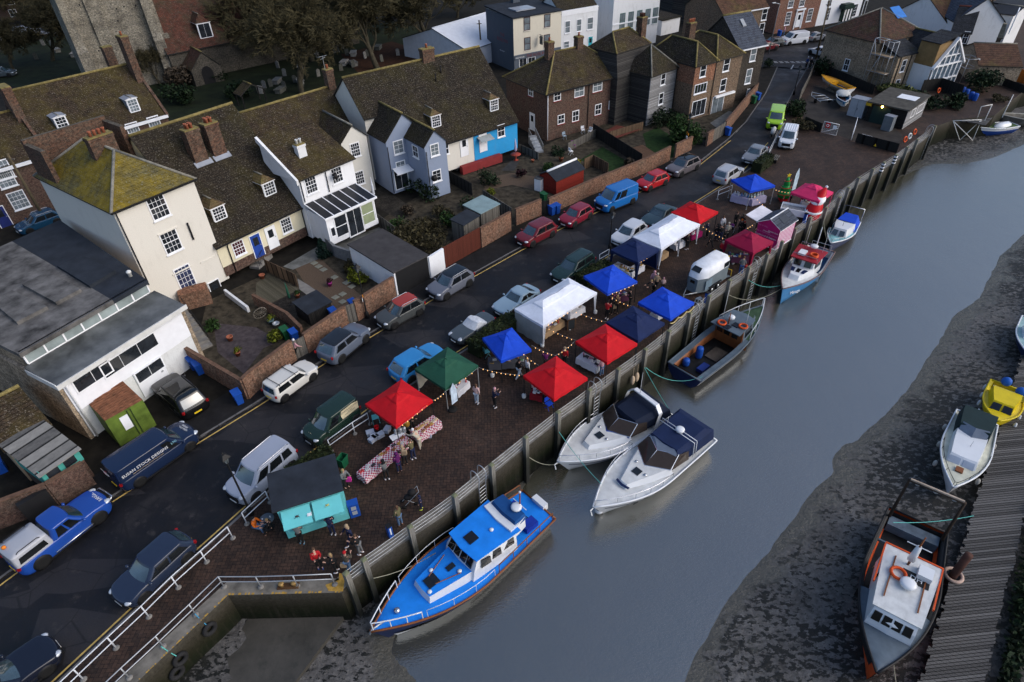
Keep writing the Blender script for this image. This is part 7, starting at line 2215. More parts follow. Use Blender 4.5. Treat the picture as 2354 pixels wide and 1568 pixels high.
 B().tube([(L/2+.6,0,1.5),(L/2+.95,0,1.45),(L/2+1.0,.2,1.2)],.05,5).build('anchor',STEEL,b.o)
 if not band:
  b.quad('foredeck_trim',[(2.75*k,-.5,1.5),(2.85*k,0,1.5),(2.75*k,.5,1.5),(2.6*k,.5,1.52),(2.7*k,0,1.53),(2.6*k,-.5,1.52)],BNAVY,(.01,0,.03))
  for x in(1.2,2.0,2.8):b.quad('side_light',[(x,W_*.87-(x-1.2)*.2,.78),(x+.3,W_*.84-(x-1.2)*.2,.8),(x+.3,W_*.87-(x-1.2)*.2,.95),(x,W_*.9-(x-1.2)*.2,.93)],CARGD,(0,.05,0))
 return b
cruiser('white motor cruiser with blue windscreen band and white radar arch',(6.75,29.15),-145,8.6,3.45,True,True)
cb_=cruiser('white motor cruiser with navy canopy and radar dome on a bar frame',(8.75,26.2),-140.5,9.6,3.45,False,False)
b=Boat('work_boat','grey-blue work boat with open dark deck and green foredeck',(16.9,38.4),41,10.6,3.3,BNAVY,fb=1.1,rise=.65,rake=.5,tr=.9,pw=2.3,rail=BGREY,stripe=(BW_,((.6,.9),(.42,.85))),deck=mat('green_deck',(.045,.085,.045),.8,var=.35),sole=(.45,.58,DKD,VARN,.45))
B().loft([[(b.xd(q),sd*(b.b(q)-.01),b.zs(q)+.03),(b.xd(q),sd*(b.b(q)-.43),b.zs(q)+.03)][::sd]for q in[i/10*.6 for i in range(11)]for sd in(1,)],0,closed=False).loft([[(b.xd(q),-(b.b(q)-.43),b.zs(q)+.03),(b.xd(q),-(b.b(q)-.01),b.zs(q)+.03)]for q in[i/10*.6 for i in range(11)]],0,closed=False).build('side_deck',BGREY,b.o)
b.house('wheelhouse',[(.6,2.7,1.25,1.0,1.2),(.7,2.3,1.15,.9,2.3)],BGREY)
B().slab([(-.3,-1.3,2.5),(2.5,-1.0,2.42),(2.75,0,2.4),(2.5,1.0,2.42),(-.3,1.3,2.5)],.07).build('roof',BGREY,b.o)
B().box(.5,.58,-1.2,1.2,.5,2.35).build('bulkhead',VARN,b.o)
for y in(-.8,-.1,.55):B().box(.47,.5,y,y+.5,1.4,2.2).build('window',CARGD,b.o)
for sd in(-1,1):b.quad('window',[(.9,sd*1.21,1.6),(2.2,sd*1.04,1.6),(2.1,sd*.97,2.2),(.95,sd*1.14,2.2)],CARGD,(0,sd*.03,0))
b.house('fore_cabin',[(2.3,4.0,.9,.35,1.45),(2.3,3.8,.8,.28,1.85)],BGREY,MATS['green_deck'])
b.hatch((3.0,-.05,1.86),.55,.55)
b.ring_((.1,.55,2.6));b.ring_((.9,-.85,2.58))
b.dome((.9,.25,2.75),.27,.25)
for c in((.0,0,2.53),(.7,-.35,2.53)):b.hatch(c,.5,.5,MATS['solar_cells'])
b.mast((.5,.2,2.45),1.1,VARN,.06)
b.mast((1.2,-.9,2.45),1.7,BW_,.02,'aerial');b.mast((1.0,1.0,2.45),2.6,BW_,.02,'aerial')
b.rails(.62,.985,.85,BW_,True,8,'bow_rail',.03)
for(x,y,hh)in((-3.9,.75,.6),(-2.4,.6,1.0)):B().lathe([(.24,0),(.28,.1),(.28,hh-.1),(.24,hh)],(x,y,.46),12).build('barrel',BLUEP,b.o)
B().box(-3.9,-2.9,-.75,-.2,.46,.75).build('blue_crate',mat('dark_blue_crate',(.012,.03,.16),.5),b.o)
B().box(-2.0,-.4,-.75,.35,.46,.56).build('hatch_cover',mat('worn_hatch',(.06,.05,.042),.7,var=.4),b.o)
b=Boat('fishing_boat','blue hulled fishing boat with white wheelhouse and red roof',(27.0,48.2),-131,9.9,3.1,mat('azure_hull',(.015,.17,.4),.4,var=.2),fb=1.1,rise=.85,rake=.7,tr=.8,pw=2.1,rail=mat('scuffed_rail',(.16,.11,.11),.8,var=.6,vs=5),deck=BDIRT,sole=(.4,.5,mat('blue_well',(.012,.07,.17),.6,var=.3),BDIRT,.2))
b.house('fore_cabin',[(.6,3.2,1.15,.45,1.3),(.5,2.6,.95,.4,1.95)],BW_)
b.house('wheelhouse',[(-1.0,1.0,1.15,.95,1.1),(-.95,.7,1.1,.9,2.6)],BW_)
B().slab([(-1.5,-1.3,2.75),(1.0,-1.15,2.7),(1.0,1.15,2.7),(-1.5,1.3,2.75)],.09).build('roof',mat('boat_red_roof',(.3,.02,.03),.5),b.o)
for y0 in(-.75,.15):b.quad('window',[(.93,y0,2.0),(.93,y0+.6,2.0),(.76,y0+.6,2.5),(.76,y0,2.5)],CARGD,(.05,0,.02))
for sd in(-1,1):b.quad('window',[(-.5,sd*1.12,1.9),(.5,sd*1.02,1.9),(.4,sd*.97,2.45),(-.5,sd*1.08,2.45)],CARGD,(0,sd*.05,0))
for y in(-.55,0,.55):b.quad('deck_pad',[(1.4,y-.18,1.97),(1.4,y+.18,1.97),(2.1,y*.8+.15,1.97),(2.1,y*.8-.15,1.97)],BNAVY if y else CARGD)
b.ring_((.1,.55,2.85),R0=.32);b.ring_((.1,.55,2.98),R0=.32)
B().box(-.35,.5,-.75,-.15,2.76,2.95).build('raft_case',BW_,b.o)
b.dome((-1.1,.1,3.05),.34,.22)
b.mast((-1.4,.2,2.7),2.3,BW_,.06);b.mast((-1.2,.9,2.7),2.6,BW_,.02,'aerial');b.mast((-1.3,-.7,2.7),2.2,BW_,.02,'aerial')
t=B()
for x in(-1.4,.9):t.tube([(x,-1.1,2.75),(x,-1.1,3.1),(x,1.1,3.1),(x,1.1,2.75)],.02,5)
t.build('roof_rail',CHROME,b.o)
B().tube([(-4.6,-.9,1.1),(-4.6,-.9,1.8),(-4.6,.9,1.8),(-4.6,.9,1.1)],.03,5).build('stern_rail',STEEL,b.o)
x_,q_=3.7,.875
text('Mirage',.42,b.o,BW_,(b.xd(.86),b.b(.86)*.97+.03,b.zs(.86)*.62),(R(78),0,R(180+-24)))
b=Boat('cuddy_boat','small white cuddy boat with bright blue cockpit cover',(33.6,55.2),-130,6.6,2.4,BNAVY,fb=.85,rise=.5,rake=.5,tr=.8,pw=2.2,rail=BW_,deck=mat('aqua_deck',(.2,.42,.45),.6,var=.3))
b.house('cuddy',[(-.9,1.5,1.0,.75,.9),(-.8,.95,.9,.6,1.75)],BW_)
for y0 in(-.6,.08):b.quad('window',[(1.42,y0,1.15),(1.42,y0+.5,1.15),(1.12,y0*.9+.45,1.6),(1.12,y0*.9,1.6)],CARG,(.06,0,.02))
b.house('cockpit_cover',[(-3.1,-.6,.95,1.02,.9),(-2.8,-.7,.6,.85,1.75)],BLUE)
B().tube([(-3.2,-.95,.8),(-3.3,-.95,2.3),(-3.3,.95,2.3),(-3.2,.95,.8)],.04,6).build('stern_frame',CHROME,b.o)
b.rails(.75,.98,.35,STEEL,True,4,'bow_rail')
b.mast((.3,0,1.75),.5,BLACK,.02)
zb_=lambda x,y:hz(x,y)+.25
b=Boat('yellow_cuddy','bright yellow cuddy boat with white fenders and two blue buoys',(33.7,30.1),-131,4.5,2.3,mat('yellow_gelcoat',(.62,.47,.008),.35),z=zb_(33.7,30.1),fb=.9,rise=.3,rake=.4,tr=.9,pw=2.6,deck=MATS['yellow_gelcoat'],sole=(.35,.3,BDIRT,MATS['yellow_gelcoat'],.2))
b.house('cuddy',[(-.9,1.3,.95,.65,.9),(-.85,.75,.85,.6,1.5)],MATS['yellow_gelcoat'])
for y0 in(-.62,.07):b.quad('window',[(1.2,y0,1.05),(1.2,y0+.55,1.05),(.85,y0*.9+.5,1.4),(.85,y0*.9,1.4)],CARGD,(.05,0,.03))
B().box(-1.6,-1.3,-.8,.8,.9,1.0).build('thwart',BW_,b.o)
for i in range(4):
 for sd in(-1,1):B().sph((-1.6+i*1.0,sd*(1.18-.1*max(0,i-2)),.55),(.11,.11,.26)).build('fender',BW_,b.o)
for p_ in((-2.1,-.2,1.3),(-1.2,.7,1.5)):B().sph(p_,.34).build('buoy',mat('buoy_blue',(.015,.1,.4),.5),b.o)
b=Boat('cabin_cruiser','white cabin cruiser with dark green cockpit canopy by the jetty',(28.7,26.0),-131,7.4,2.7,BW_,z=zb_(28.7,26),fb=.95,rise=.4,rake=.6,tr=.88,pw=2.4,deck=mat('cream_deck',(.52,.52,.42),.6,var=.25))
b.house('coach_roof',[(-1.3,1.9,.95,.8,1.0),(-1.2,1.3,.85,.72,1.5)],BW_)
for y0 in(-.72,.06):b.quad('window',[(1.8,y0,1.12),(1.8,y0+.62,1.12),(1.45,y0*.95+.58,1.4),(1.45,y0*.95,1.4)],mat('pale_pane',(.35,.4,.48),.15),(.05,0,.04))
for i in(0,1):B().wallpoly([((-1.1,-.8,1.45),(-.75,0,1.45))[i],((-.75,0,1.45),(-1.1,.8,1.45))[i],((-1.2,0,2.0),(-1.45,.75,1.95))[i],((-1.45,-.75,1.95),(-1.2,0,2.0))[i]],(.02,0,.02)).build('windscreen',MATS['vinyl_pane'],b.o)
b.house('canopy',[(-3.4,-1.2,1.05,.95,1.0),(-3.3,-1.3,.95,.85,1.9)],fabric('green_boat_canvas',(.012,.028,.03)))
b.hatch((2.35,0,1.3),.4,.45,VARN)
b.rails(.5,.98,.3,BLACK,True,8,'bow_rail',.018)
b.mast((.1,.1,1.5),.5,STEEL,.02)
for i in range(3):
 for sd in(-1,1):B().sph((-2+i*1.9,sd*(1.42-.12*i*i*.5),.5),(.13,.13,.26)).build('fender',mat('grey_fender',(.42,.4,.36),.6),b.o)
b=Boat('trawler','black and orange trawler with white wheelhouse beside the jetty',(19.8,16.9),-128,10.4,3.6,mat('orange_hull',(.5,.07,.015),.5,var=.2),z=-2.75,fb=1.35,rise=.8,rake=.7,tr=.85,pw=2.4,rail=BLACK,stripe=(BLACK,((1,1.0),(.62,.92))),deck=BGREY,sole=(.5,.6,DKD,BLACK,.18))
b.house('wheelhouse',[(-.9,3.3,1.3,1.05,1.4),(-.8,3.1,1.25,1.0,2.5),(-.75,2.8,1.2,.95,2.95)],BW_)
B().slab([(-1.05,-1.35,3.05),(2.9,-1.08,3.0),(2.9,1.08,3.0),(-1.05,1.35,3.05)],.06).build('roof',BDIRT,b.o)
B().box(-1.11,-1.03,-1.35,1.35,2.95,3.1).box(-1.05,1.6,1.3,1.37,2.95,3.08).box(-1.05,1.6,-1.37,-1.3,2.95,3.08).build('orange_trim',ORG,b.o)
for k in range(4):b.quad('window',[(3.18,-.9+k*.46,2.3),(3.18,-.9+k*.46+.38,2.3),(2.96,-.88+k*.45+.36,2.75),(2.96,-.88+k*.45,2.75)],CARGD,(.06,0,.03))
for sd in(-1,1):
 b.quad('window',[(.6,sd*1.16,2.3),(2.0,sd*1.04,2.3),(1.9,sd*.98,2.75),(.6,sd*1.12,2.75)],CARGD,(0,sd*.05,0))
 B().box(-.5,2.2,sd*.75-.03,sd*.75+.03,3.05,3.1).build('grab_rail',VARN,b.o)
B().box(-.45,.25,.3,.95,3.06,3.4).build('liferaft',BW_,b.o)
b.ring_((.55,-.45,3.15),R0=.34);b.dome((.95,.05,3.15),.38,.2)
B().box(.0,.1,-.3,.5,3.055,3.06).build('number_board',BLACK,b.o)
text('DH',.4,b.o,BW_,(.35,.35,3.075),(0,0,R(90)))
B().box(.1,.65,-.2,.95,3.052,3.064).build('number_board',BLACK,b.o)
b.mast((-.35,-.15,3.0),2.4,VARN,.07)
B().tube([(-.35,-.7,4.6),(-.35,.4,4.6)],.03,5).tube([(-.35,-.15,3.5),(-.35,-.15,4.6)],[.2,.12],10).build('mast_gear',BW_,b.o)
B().tube([(-4.6,-1.35,1.3),(-5.0,-1.35,4.2),(-5.0,1.35,4.2),(-4.6,1.35,1.3)],.1,6).build('gantry',mat('rusty_gantry',(.045,.032,.024),.8,var=.5),b.o)
B().box(-5.05,-4.95,-1.3,1.3,4.25,4.35).build('light_bar',mat('pale_bar',(.4,.32,.25),.7,var=.4),b.o)
for y in(-.9,0,.9):B().lathe([(.12,0),(.16,.1),(.05,.2)],(-5.1,y,4.0),8).build('deck_light',STEEL,b.o)
B().box(-2.3,-1.3,-.4,.5,.5,1.15).build('fish_box',BGREY,b.o)
B().box(-2.75,-2.65,-1.6,1.6,1.1,1.25).build('deck_beam',BGREY,b.o)
B().box(-4.9,-4.2,-1.3,1.3,.5,1.1).build('net_locker',mat('locker_grey',(.1,.13,.16),.7,var=.5),b.o)
t=B()
for y in(-1.25,-.85):t.tube([(-1.2,y,.5),(-.75,y,1.6)],.02,5)
for k in(.3,.6,.9):t.tube([(-1.2+.45*k,-1.25,.5+1.1*k),(-1.2+.45*k,-.85,.5+1.1*k)],.018,5)
t.build('sack_truck',mat('cream_tube',(.5,.5,.36),.5),b.o)
b=Boat('moored_launch','pale launch mostly cut off by the right edge of the view',(40.6,37.2),-129,5.5,2.2,BNAVY,z=zb_(40.6,37.2),fb=.8,rise=.3,rail=BW_,deck=mat('mint_deck',(.3,.45,.45),.6),tr=.85)
b.house('cuddy',[(-1,.8,.8,.6,.8),(-.9,.5,.7,.5,1.4)],BW_)
b=Boat('tender','white and blue open boat with upturned white dinghy on the creek mud',(65.0,80.6),-169,5.6,2.2,mat('tender_blue',(.012,.06,.3),.5),z=hz(65,80.6)+.2,fb=.8,rise=.25,tr=.8,pw=2.5,rail=BW_,deck=mat('mossy_deck',(.06,.1,.03),.8,var=.4),stripe=(BW_,((1,1),(.6,.91))))
t=thing('upturned_dinghy','small white dinghy lying upside down on the blue boat in the creek','dinghy',(65.6,80.5,hz(65,80.6)+1.05),R(-160))
B().loft([[(x,y*w,z*w)for y,z in((-.6,0),(-.5,.35),(0,.5),(.5,.35),(.6,0))]for x,w in((-1.2,.75),(-.4,1),(.5,.95),(1.1,.55),(1.35,.05))],0,closed=False).build('hull',BW_,t)
b=Boat('derelict_boat','rotting grey wooden boat hull on the mud at the right edge',(70.8,83.4),166,6.5,2.4,mat('rotten_hull',(.14,.13,.11),.9,var=.5),z=hz(70.8,83.4)+.1,fb=.9,rise=.4,rail=mat('bleached_wood',(.4,.39,.34),.8),tr=.7,sole=(.3,.9,DKD,MATS['rotten_hull'],.2))
b=Boat('speedboat','yellow topped speedboat parked ashore under the brick house',(47.6,91.4),107,5.6,2.0,BW_,z=.75,fb=.45,rise=.3,draft=.5,rail=mat('marigold',(.6,.28,.012),.4),deck=MATS['marigold'],sole=(.1,.55,DKD,MATS['marigold'],.25),tr=.85)
B().box(-2.2,1.2,-.5,.5,-.75,-.45).build('cradle',WOOD,b.o)
b=Boat('rowing_boat','upright blue and white open boat by the silver lockers',(46.3,86.0),-112,4.8,1.8,mat('rowing_blue',(.03,.2,.42),.5),z=.5,fb=.5,rise=.25,draft=.45,rail=BW_,sole=(.0,.92,mat('red_brown_inside',(.14,.07,.06),.7),BDIRT,.1),tr=.7)
B().sph((-1.6,0,.55),(1.3,.95,.35)).build('boat_cover',fabric('grey_white_sheet',(.5,.5,.48)),b.o)
ROPE,TROPE=mat('mooring_rope',(.3,.29,.22),.8),TEALR
def rope(a,c,d,m,lb,r=.022):
 o=B().tube([p-Vector(a)for p in sag(a,c,d,10)],r,4).build('mooring_rope',m,None,a)
 o['label'],o['category'],o['group']=lb,'rope','mooring ropes'
def pl(i,z=0):return(piles[i].x,piles[i].y,z)
rope(pl(1,-.6),tuple(P(1,3,1650,380,-1.6)),.35,ROPE,'slack mooring rope from a pile to the blue lifeboat')
rope(pl(5,-.4),tuple(P(2,2,500,1090,-1.6)),.7,ROPE,'slack bow rope of the near white cruiser')
rope(pl(6,-.4),tuple(P(2,2,820,1310,-1.5)),.25,TROPE,'bow rope running across both white cruisers')
rope(pl(9,-.3),tuple(P(2,2,1450,640,-1.7)),.1,TROPE,'green stern rope from pile to near white cruiser')
rope(pl(9,-.3),tuple(P(2,2,1750,325,-1.8)),.9,TROPE,'slack pale green stern rope of the grey work boat')
rope(pl(13,-.1),tuple(P(3,1,130,1080,-1.4)),.9,ROPE,'long slack rope to the red roofed fishing boat')
rope(pl(14,.1),tuple(P(3,1,130,1050,-1.4)),.5,TROPE,'teal bow rope of the red roofed fishing boat')
rope(pl(19,.2),tuple(P(3,1,545,650,-2)),.2,ROPE,'rope from pile down to the small cuddy boat')
rope(tuple(P(3,3,1150,1310,-1.2)),tuple(P(3,3,1190,1640,-2)),.1,ROPE,'pale bow rope of the trawler running off the picture')
rope(tuple(P(3,3,1150,100,0)),tuple(P(3,3,1890,40,-1.4)),.25,TROPE,'green rope between trawler gantry and jetty')
p=P(2,2,800,1545,-2.7)
o=B().sph((0,0,0),.3).sph((0,0,.16),(.25,.25,.2),1).build('buoy',[BW_,BNAVY],None,p)
o['label'],o['category']='round white and blue buoy hanging under a cruiser bow','buoy'
for px,lb in(((2,2,1125,325),'fat cream fender hanging on the quay wall by the grey work boat'),((2,2,1095,360),'thin cream fender beside the fat one on the quay wall')):
 p=P(*px,-1.0)
 q,d_=nearest_edge(V2(p))
 o=B().sph((0,0,0),(.17 if 'fat' in lb else .11,.15,.45)).cyl((0,0,.4),(0,0,1.2),.015,5).build('fender',mat('cream_fender',(.5,.38,.26),.6),None,(q.x+d_.y*.25,q.y-d_.x*.25,-.9))
 o['label'],o['category']=lb,'fender'
PLK=boards('jetty_planks',(.03,.029,.028),(.15,.145,.14),.22,True,gap=.03)
j0,j1=V2(P(3,2,2000,1210,-1.75)),V2(P(3,3,1420,1500,-1.75))
jd=(j0-j1).normalized()
a0,a1=j1-jd*6,j0+jd*40
t=thing('jetty','weathered grey plank jetty along the far mud bank','jetty',(a0.x,a0.y,-1.9),math.atan2(jd.y,jd.x))
Lj=(a1-a0).length
rj=random.Random(5)
dk=B()
x=0
while x<Lj:
 w=.2+rj.random()*.03
 e0,e1=rj.uniform(-.12,.1),rj.uniform(-.12,.1)
 dk.add([(x,e0-.0,0),(x+w,e0,0),(x+w,-2.35+e1,0),(x,-2.35+e1,0),(x,e0,-.05),(x+w,e0,-.05),(x+w,-2.35+e1,-.05),(x,-2.35+e1,-.05)],[(3,2,1,0)[::1],(0,1,5,4),(1,2,6,5),(2,3,7,6),(3,0,4,7)])
 x+=w+.015
dk.build('decking',PLK,t)
for k in range(int(Lj/3.5)):
 for y in(-.25,-2.1):B().cyl((k*3.5,y,-2.5),(k*3.5,y,-.06),.13,8).build('pile',WOOD,t)
for y in(-.25,-2.1):B().box(0,Lj,y-.08,y+.08,-.28,-.055).build('bearer',WOOD,t)
p=P(3,3,1700,590,-1.85)
t=thing('jetty_pile','rusty round steel pile with pale ring collar at the jetty edge','pile',(p.x,p.y,-1.85))
B().cyl((0,0,-2),(0,0,2.0),.2,12).build('post',mat('rusty_pile',(.07,.032,.024),.8,var=.4),t)
torus(B(),(0,0,.06),.42,.09,(0,0,1)).build('collar',mat('pink_worn_ring',(.42,.3,.24),.8,var=.4),t)
# ================================================================ people
def skinmesh(verts,edges,sub=1):
 me=bpy.data.meshes.new('skin')
 me.from_pydata([v[:3]for v in verts],edges,[])
 o=bpy.data.objects.new('skin',me)
 COL.objects.link(o)
 me.skin_vertices or o.modifiers.new('s','SKIN')
 if not o.modifiers:o.modifiers.new('s','SKIN')
 for v,k in zip(me.skin_vertices[0].data,verts):v.radius=(k[3],k[4]if len(k)>4 else k[3]);v.use_root=False
 me.skin_vertices[0].data[0].use_root=True
 o.modifiers['s'].use_smooth_shade=True
 if sub:o.modifiers.new('d','SUBSURF').levels=sub
 dg=bpy.context.evaluated_depsgraph_get()
 m2=bpy.data.meshes.new_from_object(o.evaluated_get(dg))
 bpy.data.objects.remove(o)
 return m2
def pose(lean=4,arms=((5,10),(5,10)),legs=((0,0),(0,0)),seat=0.,head=0,splay=.06):
 """joints of a figure facing +x: arm = (swing, elbow bend), leg = (swing, knee bend), in degrees"""
 hz_=.93-seat
 def dirv(a):return Vector((math.sin(R(a)),0,-math.cos(R(a))))
 up=Vector((math.sin(R(lean)),0,math.cos(R(lean))))
 J={'pel':Vector((0,0,hz_))}
 J['bel'],J['che'],J['nec']=J['pel']+up*.16,J['pel']+up*.38,J['pel']+up*.54
 hu=Vector((math.sin(R(lean+head)),0,math.cos(R(lean+head))))
 J['hd0'],J['hd1'],J['hd2']=J['nec']+hu*.07,J['nec']+hu*.15+Vector((.015,0,0)),J['nec']+hu*.245
 J['hf']=Vector((hu.z,0,-hu.x))
 for i,sd in enumerate((1,-1)):
  a,e=arms[i]
  s=J['che']+up*.09+Vector((0,sd*.175,0))
  el=s+dirv(a+lean*.3)*.28+Vector((0,sd*splay,0))
  d_=dirv(a+e+lean*.3)
  wr=el+d_*.24+Vector((0,-sd*splay*(.5 if e<40 else 1.6),0))
  J['sh',i],J['el',i],J['wr',i],J['hd',i]=s,el,wr,d_
  a,e=legs[i]
  h_=Vector((0,sd*.09,hz_-.03))
  kn=h_+dirv(a)*.43+Vector((0,sd*.01,0))
  an=kn+dirv(a-e)*.42
  J['hp',i],J['kn',i],J['an',i]=h_,kn,an
 return J
def figure(J,coat=.0):
 p=lambda v,*r:(v.x,v.y,v.z)+r
 V,E_=[],[]
 def add(v,par,*r):
  V.append(p(v,*r))
  if par is not None:E_.append((par,len(V)-1))
  return len(V)-1
 pe=add(J['pel'],None,.13,.1)
 be=add(J['bel'],pe,.125,.095)
 ch=add(J['che'],be,.145,.105)
 ne=add(J['nec'],ch,.052)
 h0=add(J['hd0'],ne,.06)
 h1=add(J['hd1'],h0,.082,.09)
 add(J['hd2'],h1,.062)
 hf=J['hf']
 add(J['hd1']+hf*.1-Vector((0,0,.01)),h1,.016)
 for sd in(1,-1):add(J['hd1']+Vector((-.005,sd*.088,0)),h1,.014)
 for i,sd in((0,1),(1,-1)):
  s=add(J['sh',i],ch,.06)
  e=add(J['el',i],s,.043)
  w=add(J['wr',i],e,.029)
  d_=J['hd',i]
  q=add(J['wr',i]+d_*.06,w,.032,.02)
  side=Vector((0,1,0))
  cur=Vector((d_.z,0,-d_.x))*-.3
  for k,ln in enumerate((.07,.08,.075,.06)):
   f1=add(J['wr',i]+d_*(.06+ln*.55)+side*(k-1.5)*.021,q,.0095)
   add(J['wr',i]+d_*(.06+ln)+side*(k-1.5)*.022+cur*ln,f1,.008)
  t1=add(J['wr',i]+d_*.045-side*sd*.045,q,.0105)
  add(J['wr',i]+d_*.085-side*sd*.055,t1,.0085)
  h_=add(J['hp',i],pe,.085)
  k_=add(J['kn',i],h_,.058)
  a_=add(J['an',i],k_,.038)
  add(J['an',i]+Vector((.13,0,-.03)),a_,.036,.025)
 body=skinmesh(V,E_)
 n0=len(body.vertices)
 b_=B().add([v.co for v in body.vertices],[list(f.vertices)for f in body.polygons],0,True)
 for sd in(1,-1):b_.sph(J['hd1']+hf*.086+Vector((0,sd*.032,.022)),.011,1,6,4)
 b_.sph(J['hd1']+hf*.088-Vector((0,0,.05)),(.006,.022,.006),2,6,4)
 V.clear();E_.clear()
 pe=add(J['pel']-Vector((0,0,.05+coat*.5)),None,.155+coat*.08,.125+coat*.06)
 be=add(J['bel'],pe,.155,.12)
 ch=add(J['che'],be,.17,.13)
 add(J['nec']-(J['nec']-J['che'])*.1,ch,.085)
 for i in(0,1):
  s=add(J['sh',i],ch,.078)
  e=add(J['el',i],s,.06)
  add(J['wr',i]-J['hd',i]*.02,e,.045)
 jk=skinmesh(V,E_)
 V.clear();E_.clear()
 pe=add(J['pel']+Vector((0,0,.02)),None,.14,.11)
 for i in(0,1):
  h_=add(J['hp',i],pe,.1)
  k_=add(J['kn',i],h_,.072)
  add(J['an',i]+Vector((0,0,.04)),k_,.055)
 tr=skinmesh(V,E_)
 sh=B()
 for i in(0,1):sh.sph(J['an',i]+Vector((.05,0,-.04)),(.135,.05,.05),0,9,5)
 hr=B().sph(J['hd1']-hf*.022+Vector((0,0,.035)),(.1,.098,.108),0,10,6)
 hl=B().sph(J['hd1']-hf*.022+Vector((0,0,.035)),(.1,.098,.108),0,10,6).sph(J['hd1']-hf*.075-Vector((0,0,.09)),(.05,.08,.14),0,8,5)
 bt=B().sph(J['hd1']-hf*.01+Vector((0,0,.055)),(.106,.104,.098),0,10,6)
 bt.sph(J['hd2']+Vector((-.01,0,.05)),.035,0,6,4)
 hd=B().sph(J['hd1']-hf*.03+Vector((0,0,.03)),(.118,.12,.125),0,10,6).sph(J['nec']-hf*.05,(.09,.15,.07),0,8,5)
 ms={}
 for nm,q in(('body',b_),('shoes',sh),('hair',hr),('long_hair',hl),('hat',bt),('hood',hd)):
  o=q.build(nm,[MATS['skin'],MATS['eye'],MATS['lip']]if nm=='body' else MATS['skin'])
  ms[nm]=o.data
  bpy.data.objects.remove(o)
 for nm,m_ in(('jacket',jk),('trousers',tr)):
  m_.materials.clear();m_.materials.append(MATS['skin']);ms[nm]=m_
 return ms
mat('skin',(.5,.29,.21),.6,var=.05);mat('eye',(.02,.015,.012),.3);mat('lip',(.35,.1,.09),.5)
POSES={'stand':figure(pose(3,((6,14),(-3,18)),((2,3),(-3,2)))),'coat':figure(pose(2,((8,30),(4,26)),((2,3),(-2,2))),.5),'hold':figure(pose(5,((24,85),(18,92)),((3,3),(-3,3)))),'walk':figure(pose(5,((-22,20),(24,24)),((24,6),(-18,24)))),'lean':figure(pose(38,((50,25),(42,30)),((-4,2),(4,4)),0,-15)),'sit':figure(pose(8,((28,70),(22,75)),((84,84),(80,80)),.45)),'look':figure(pose(-3,((18,95),(14,90)),((3,2),(-5,3)),0,-25))}
PC={'k':(.012,.012,.013),'n':(.012,.018,.05),'b':(.02,.06,.2),'j':(.08,.14,.24),'l':(.35,.42,.5),'w':(.62,.62,.64),'p':(.5,.27,.3),'i':(.55,.38,.36),'r':(.4,.015,.02),'o':(.55,.12,.01),'u':(.09,.012,.09),'g':(.13,.135,.14),'e':(.11,.1,.05),'t':(.33,.24,.15),'B':(.09,.05,.03),'s':(.3,.2,.1),'y':(.5,.6,.05),'m':(.55,.03,.25),'v':(.07,.06,.045),'c':(.42,.38,.3),'T':(.08,.2,.28)}
def pm(k):return mat('clothing_'+k,PC[k],.8,var=.15,vs=6)
def person(label,px,ps,ang,jk,tr='k',head='hair',hc='B',sc=1.,sh='k',group=None,z=0.):
 p=P(*px,z)
 t=thing('person',label,'person',(p.x,p.y,z+(.0)),R(ang),group or 'people at the market')
 t.scale=(sc,)*3
 for nm,k in(('body',None),('jacket',jk),('trousers',tr),('shoes',sh),(head,hc)):
  o=bpy.data.objects.new(nm if nm!='long_hair' else 'hair',POSES[ps][nm])
  COL.objects.link(o)
  o.parent=t
  if k:o.material_slots[0].link='OBJECT';o.material_slots[0].material=pm(k)
 return t
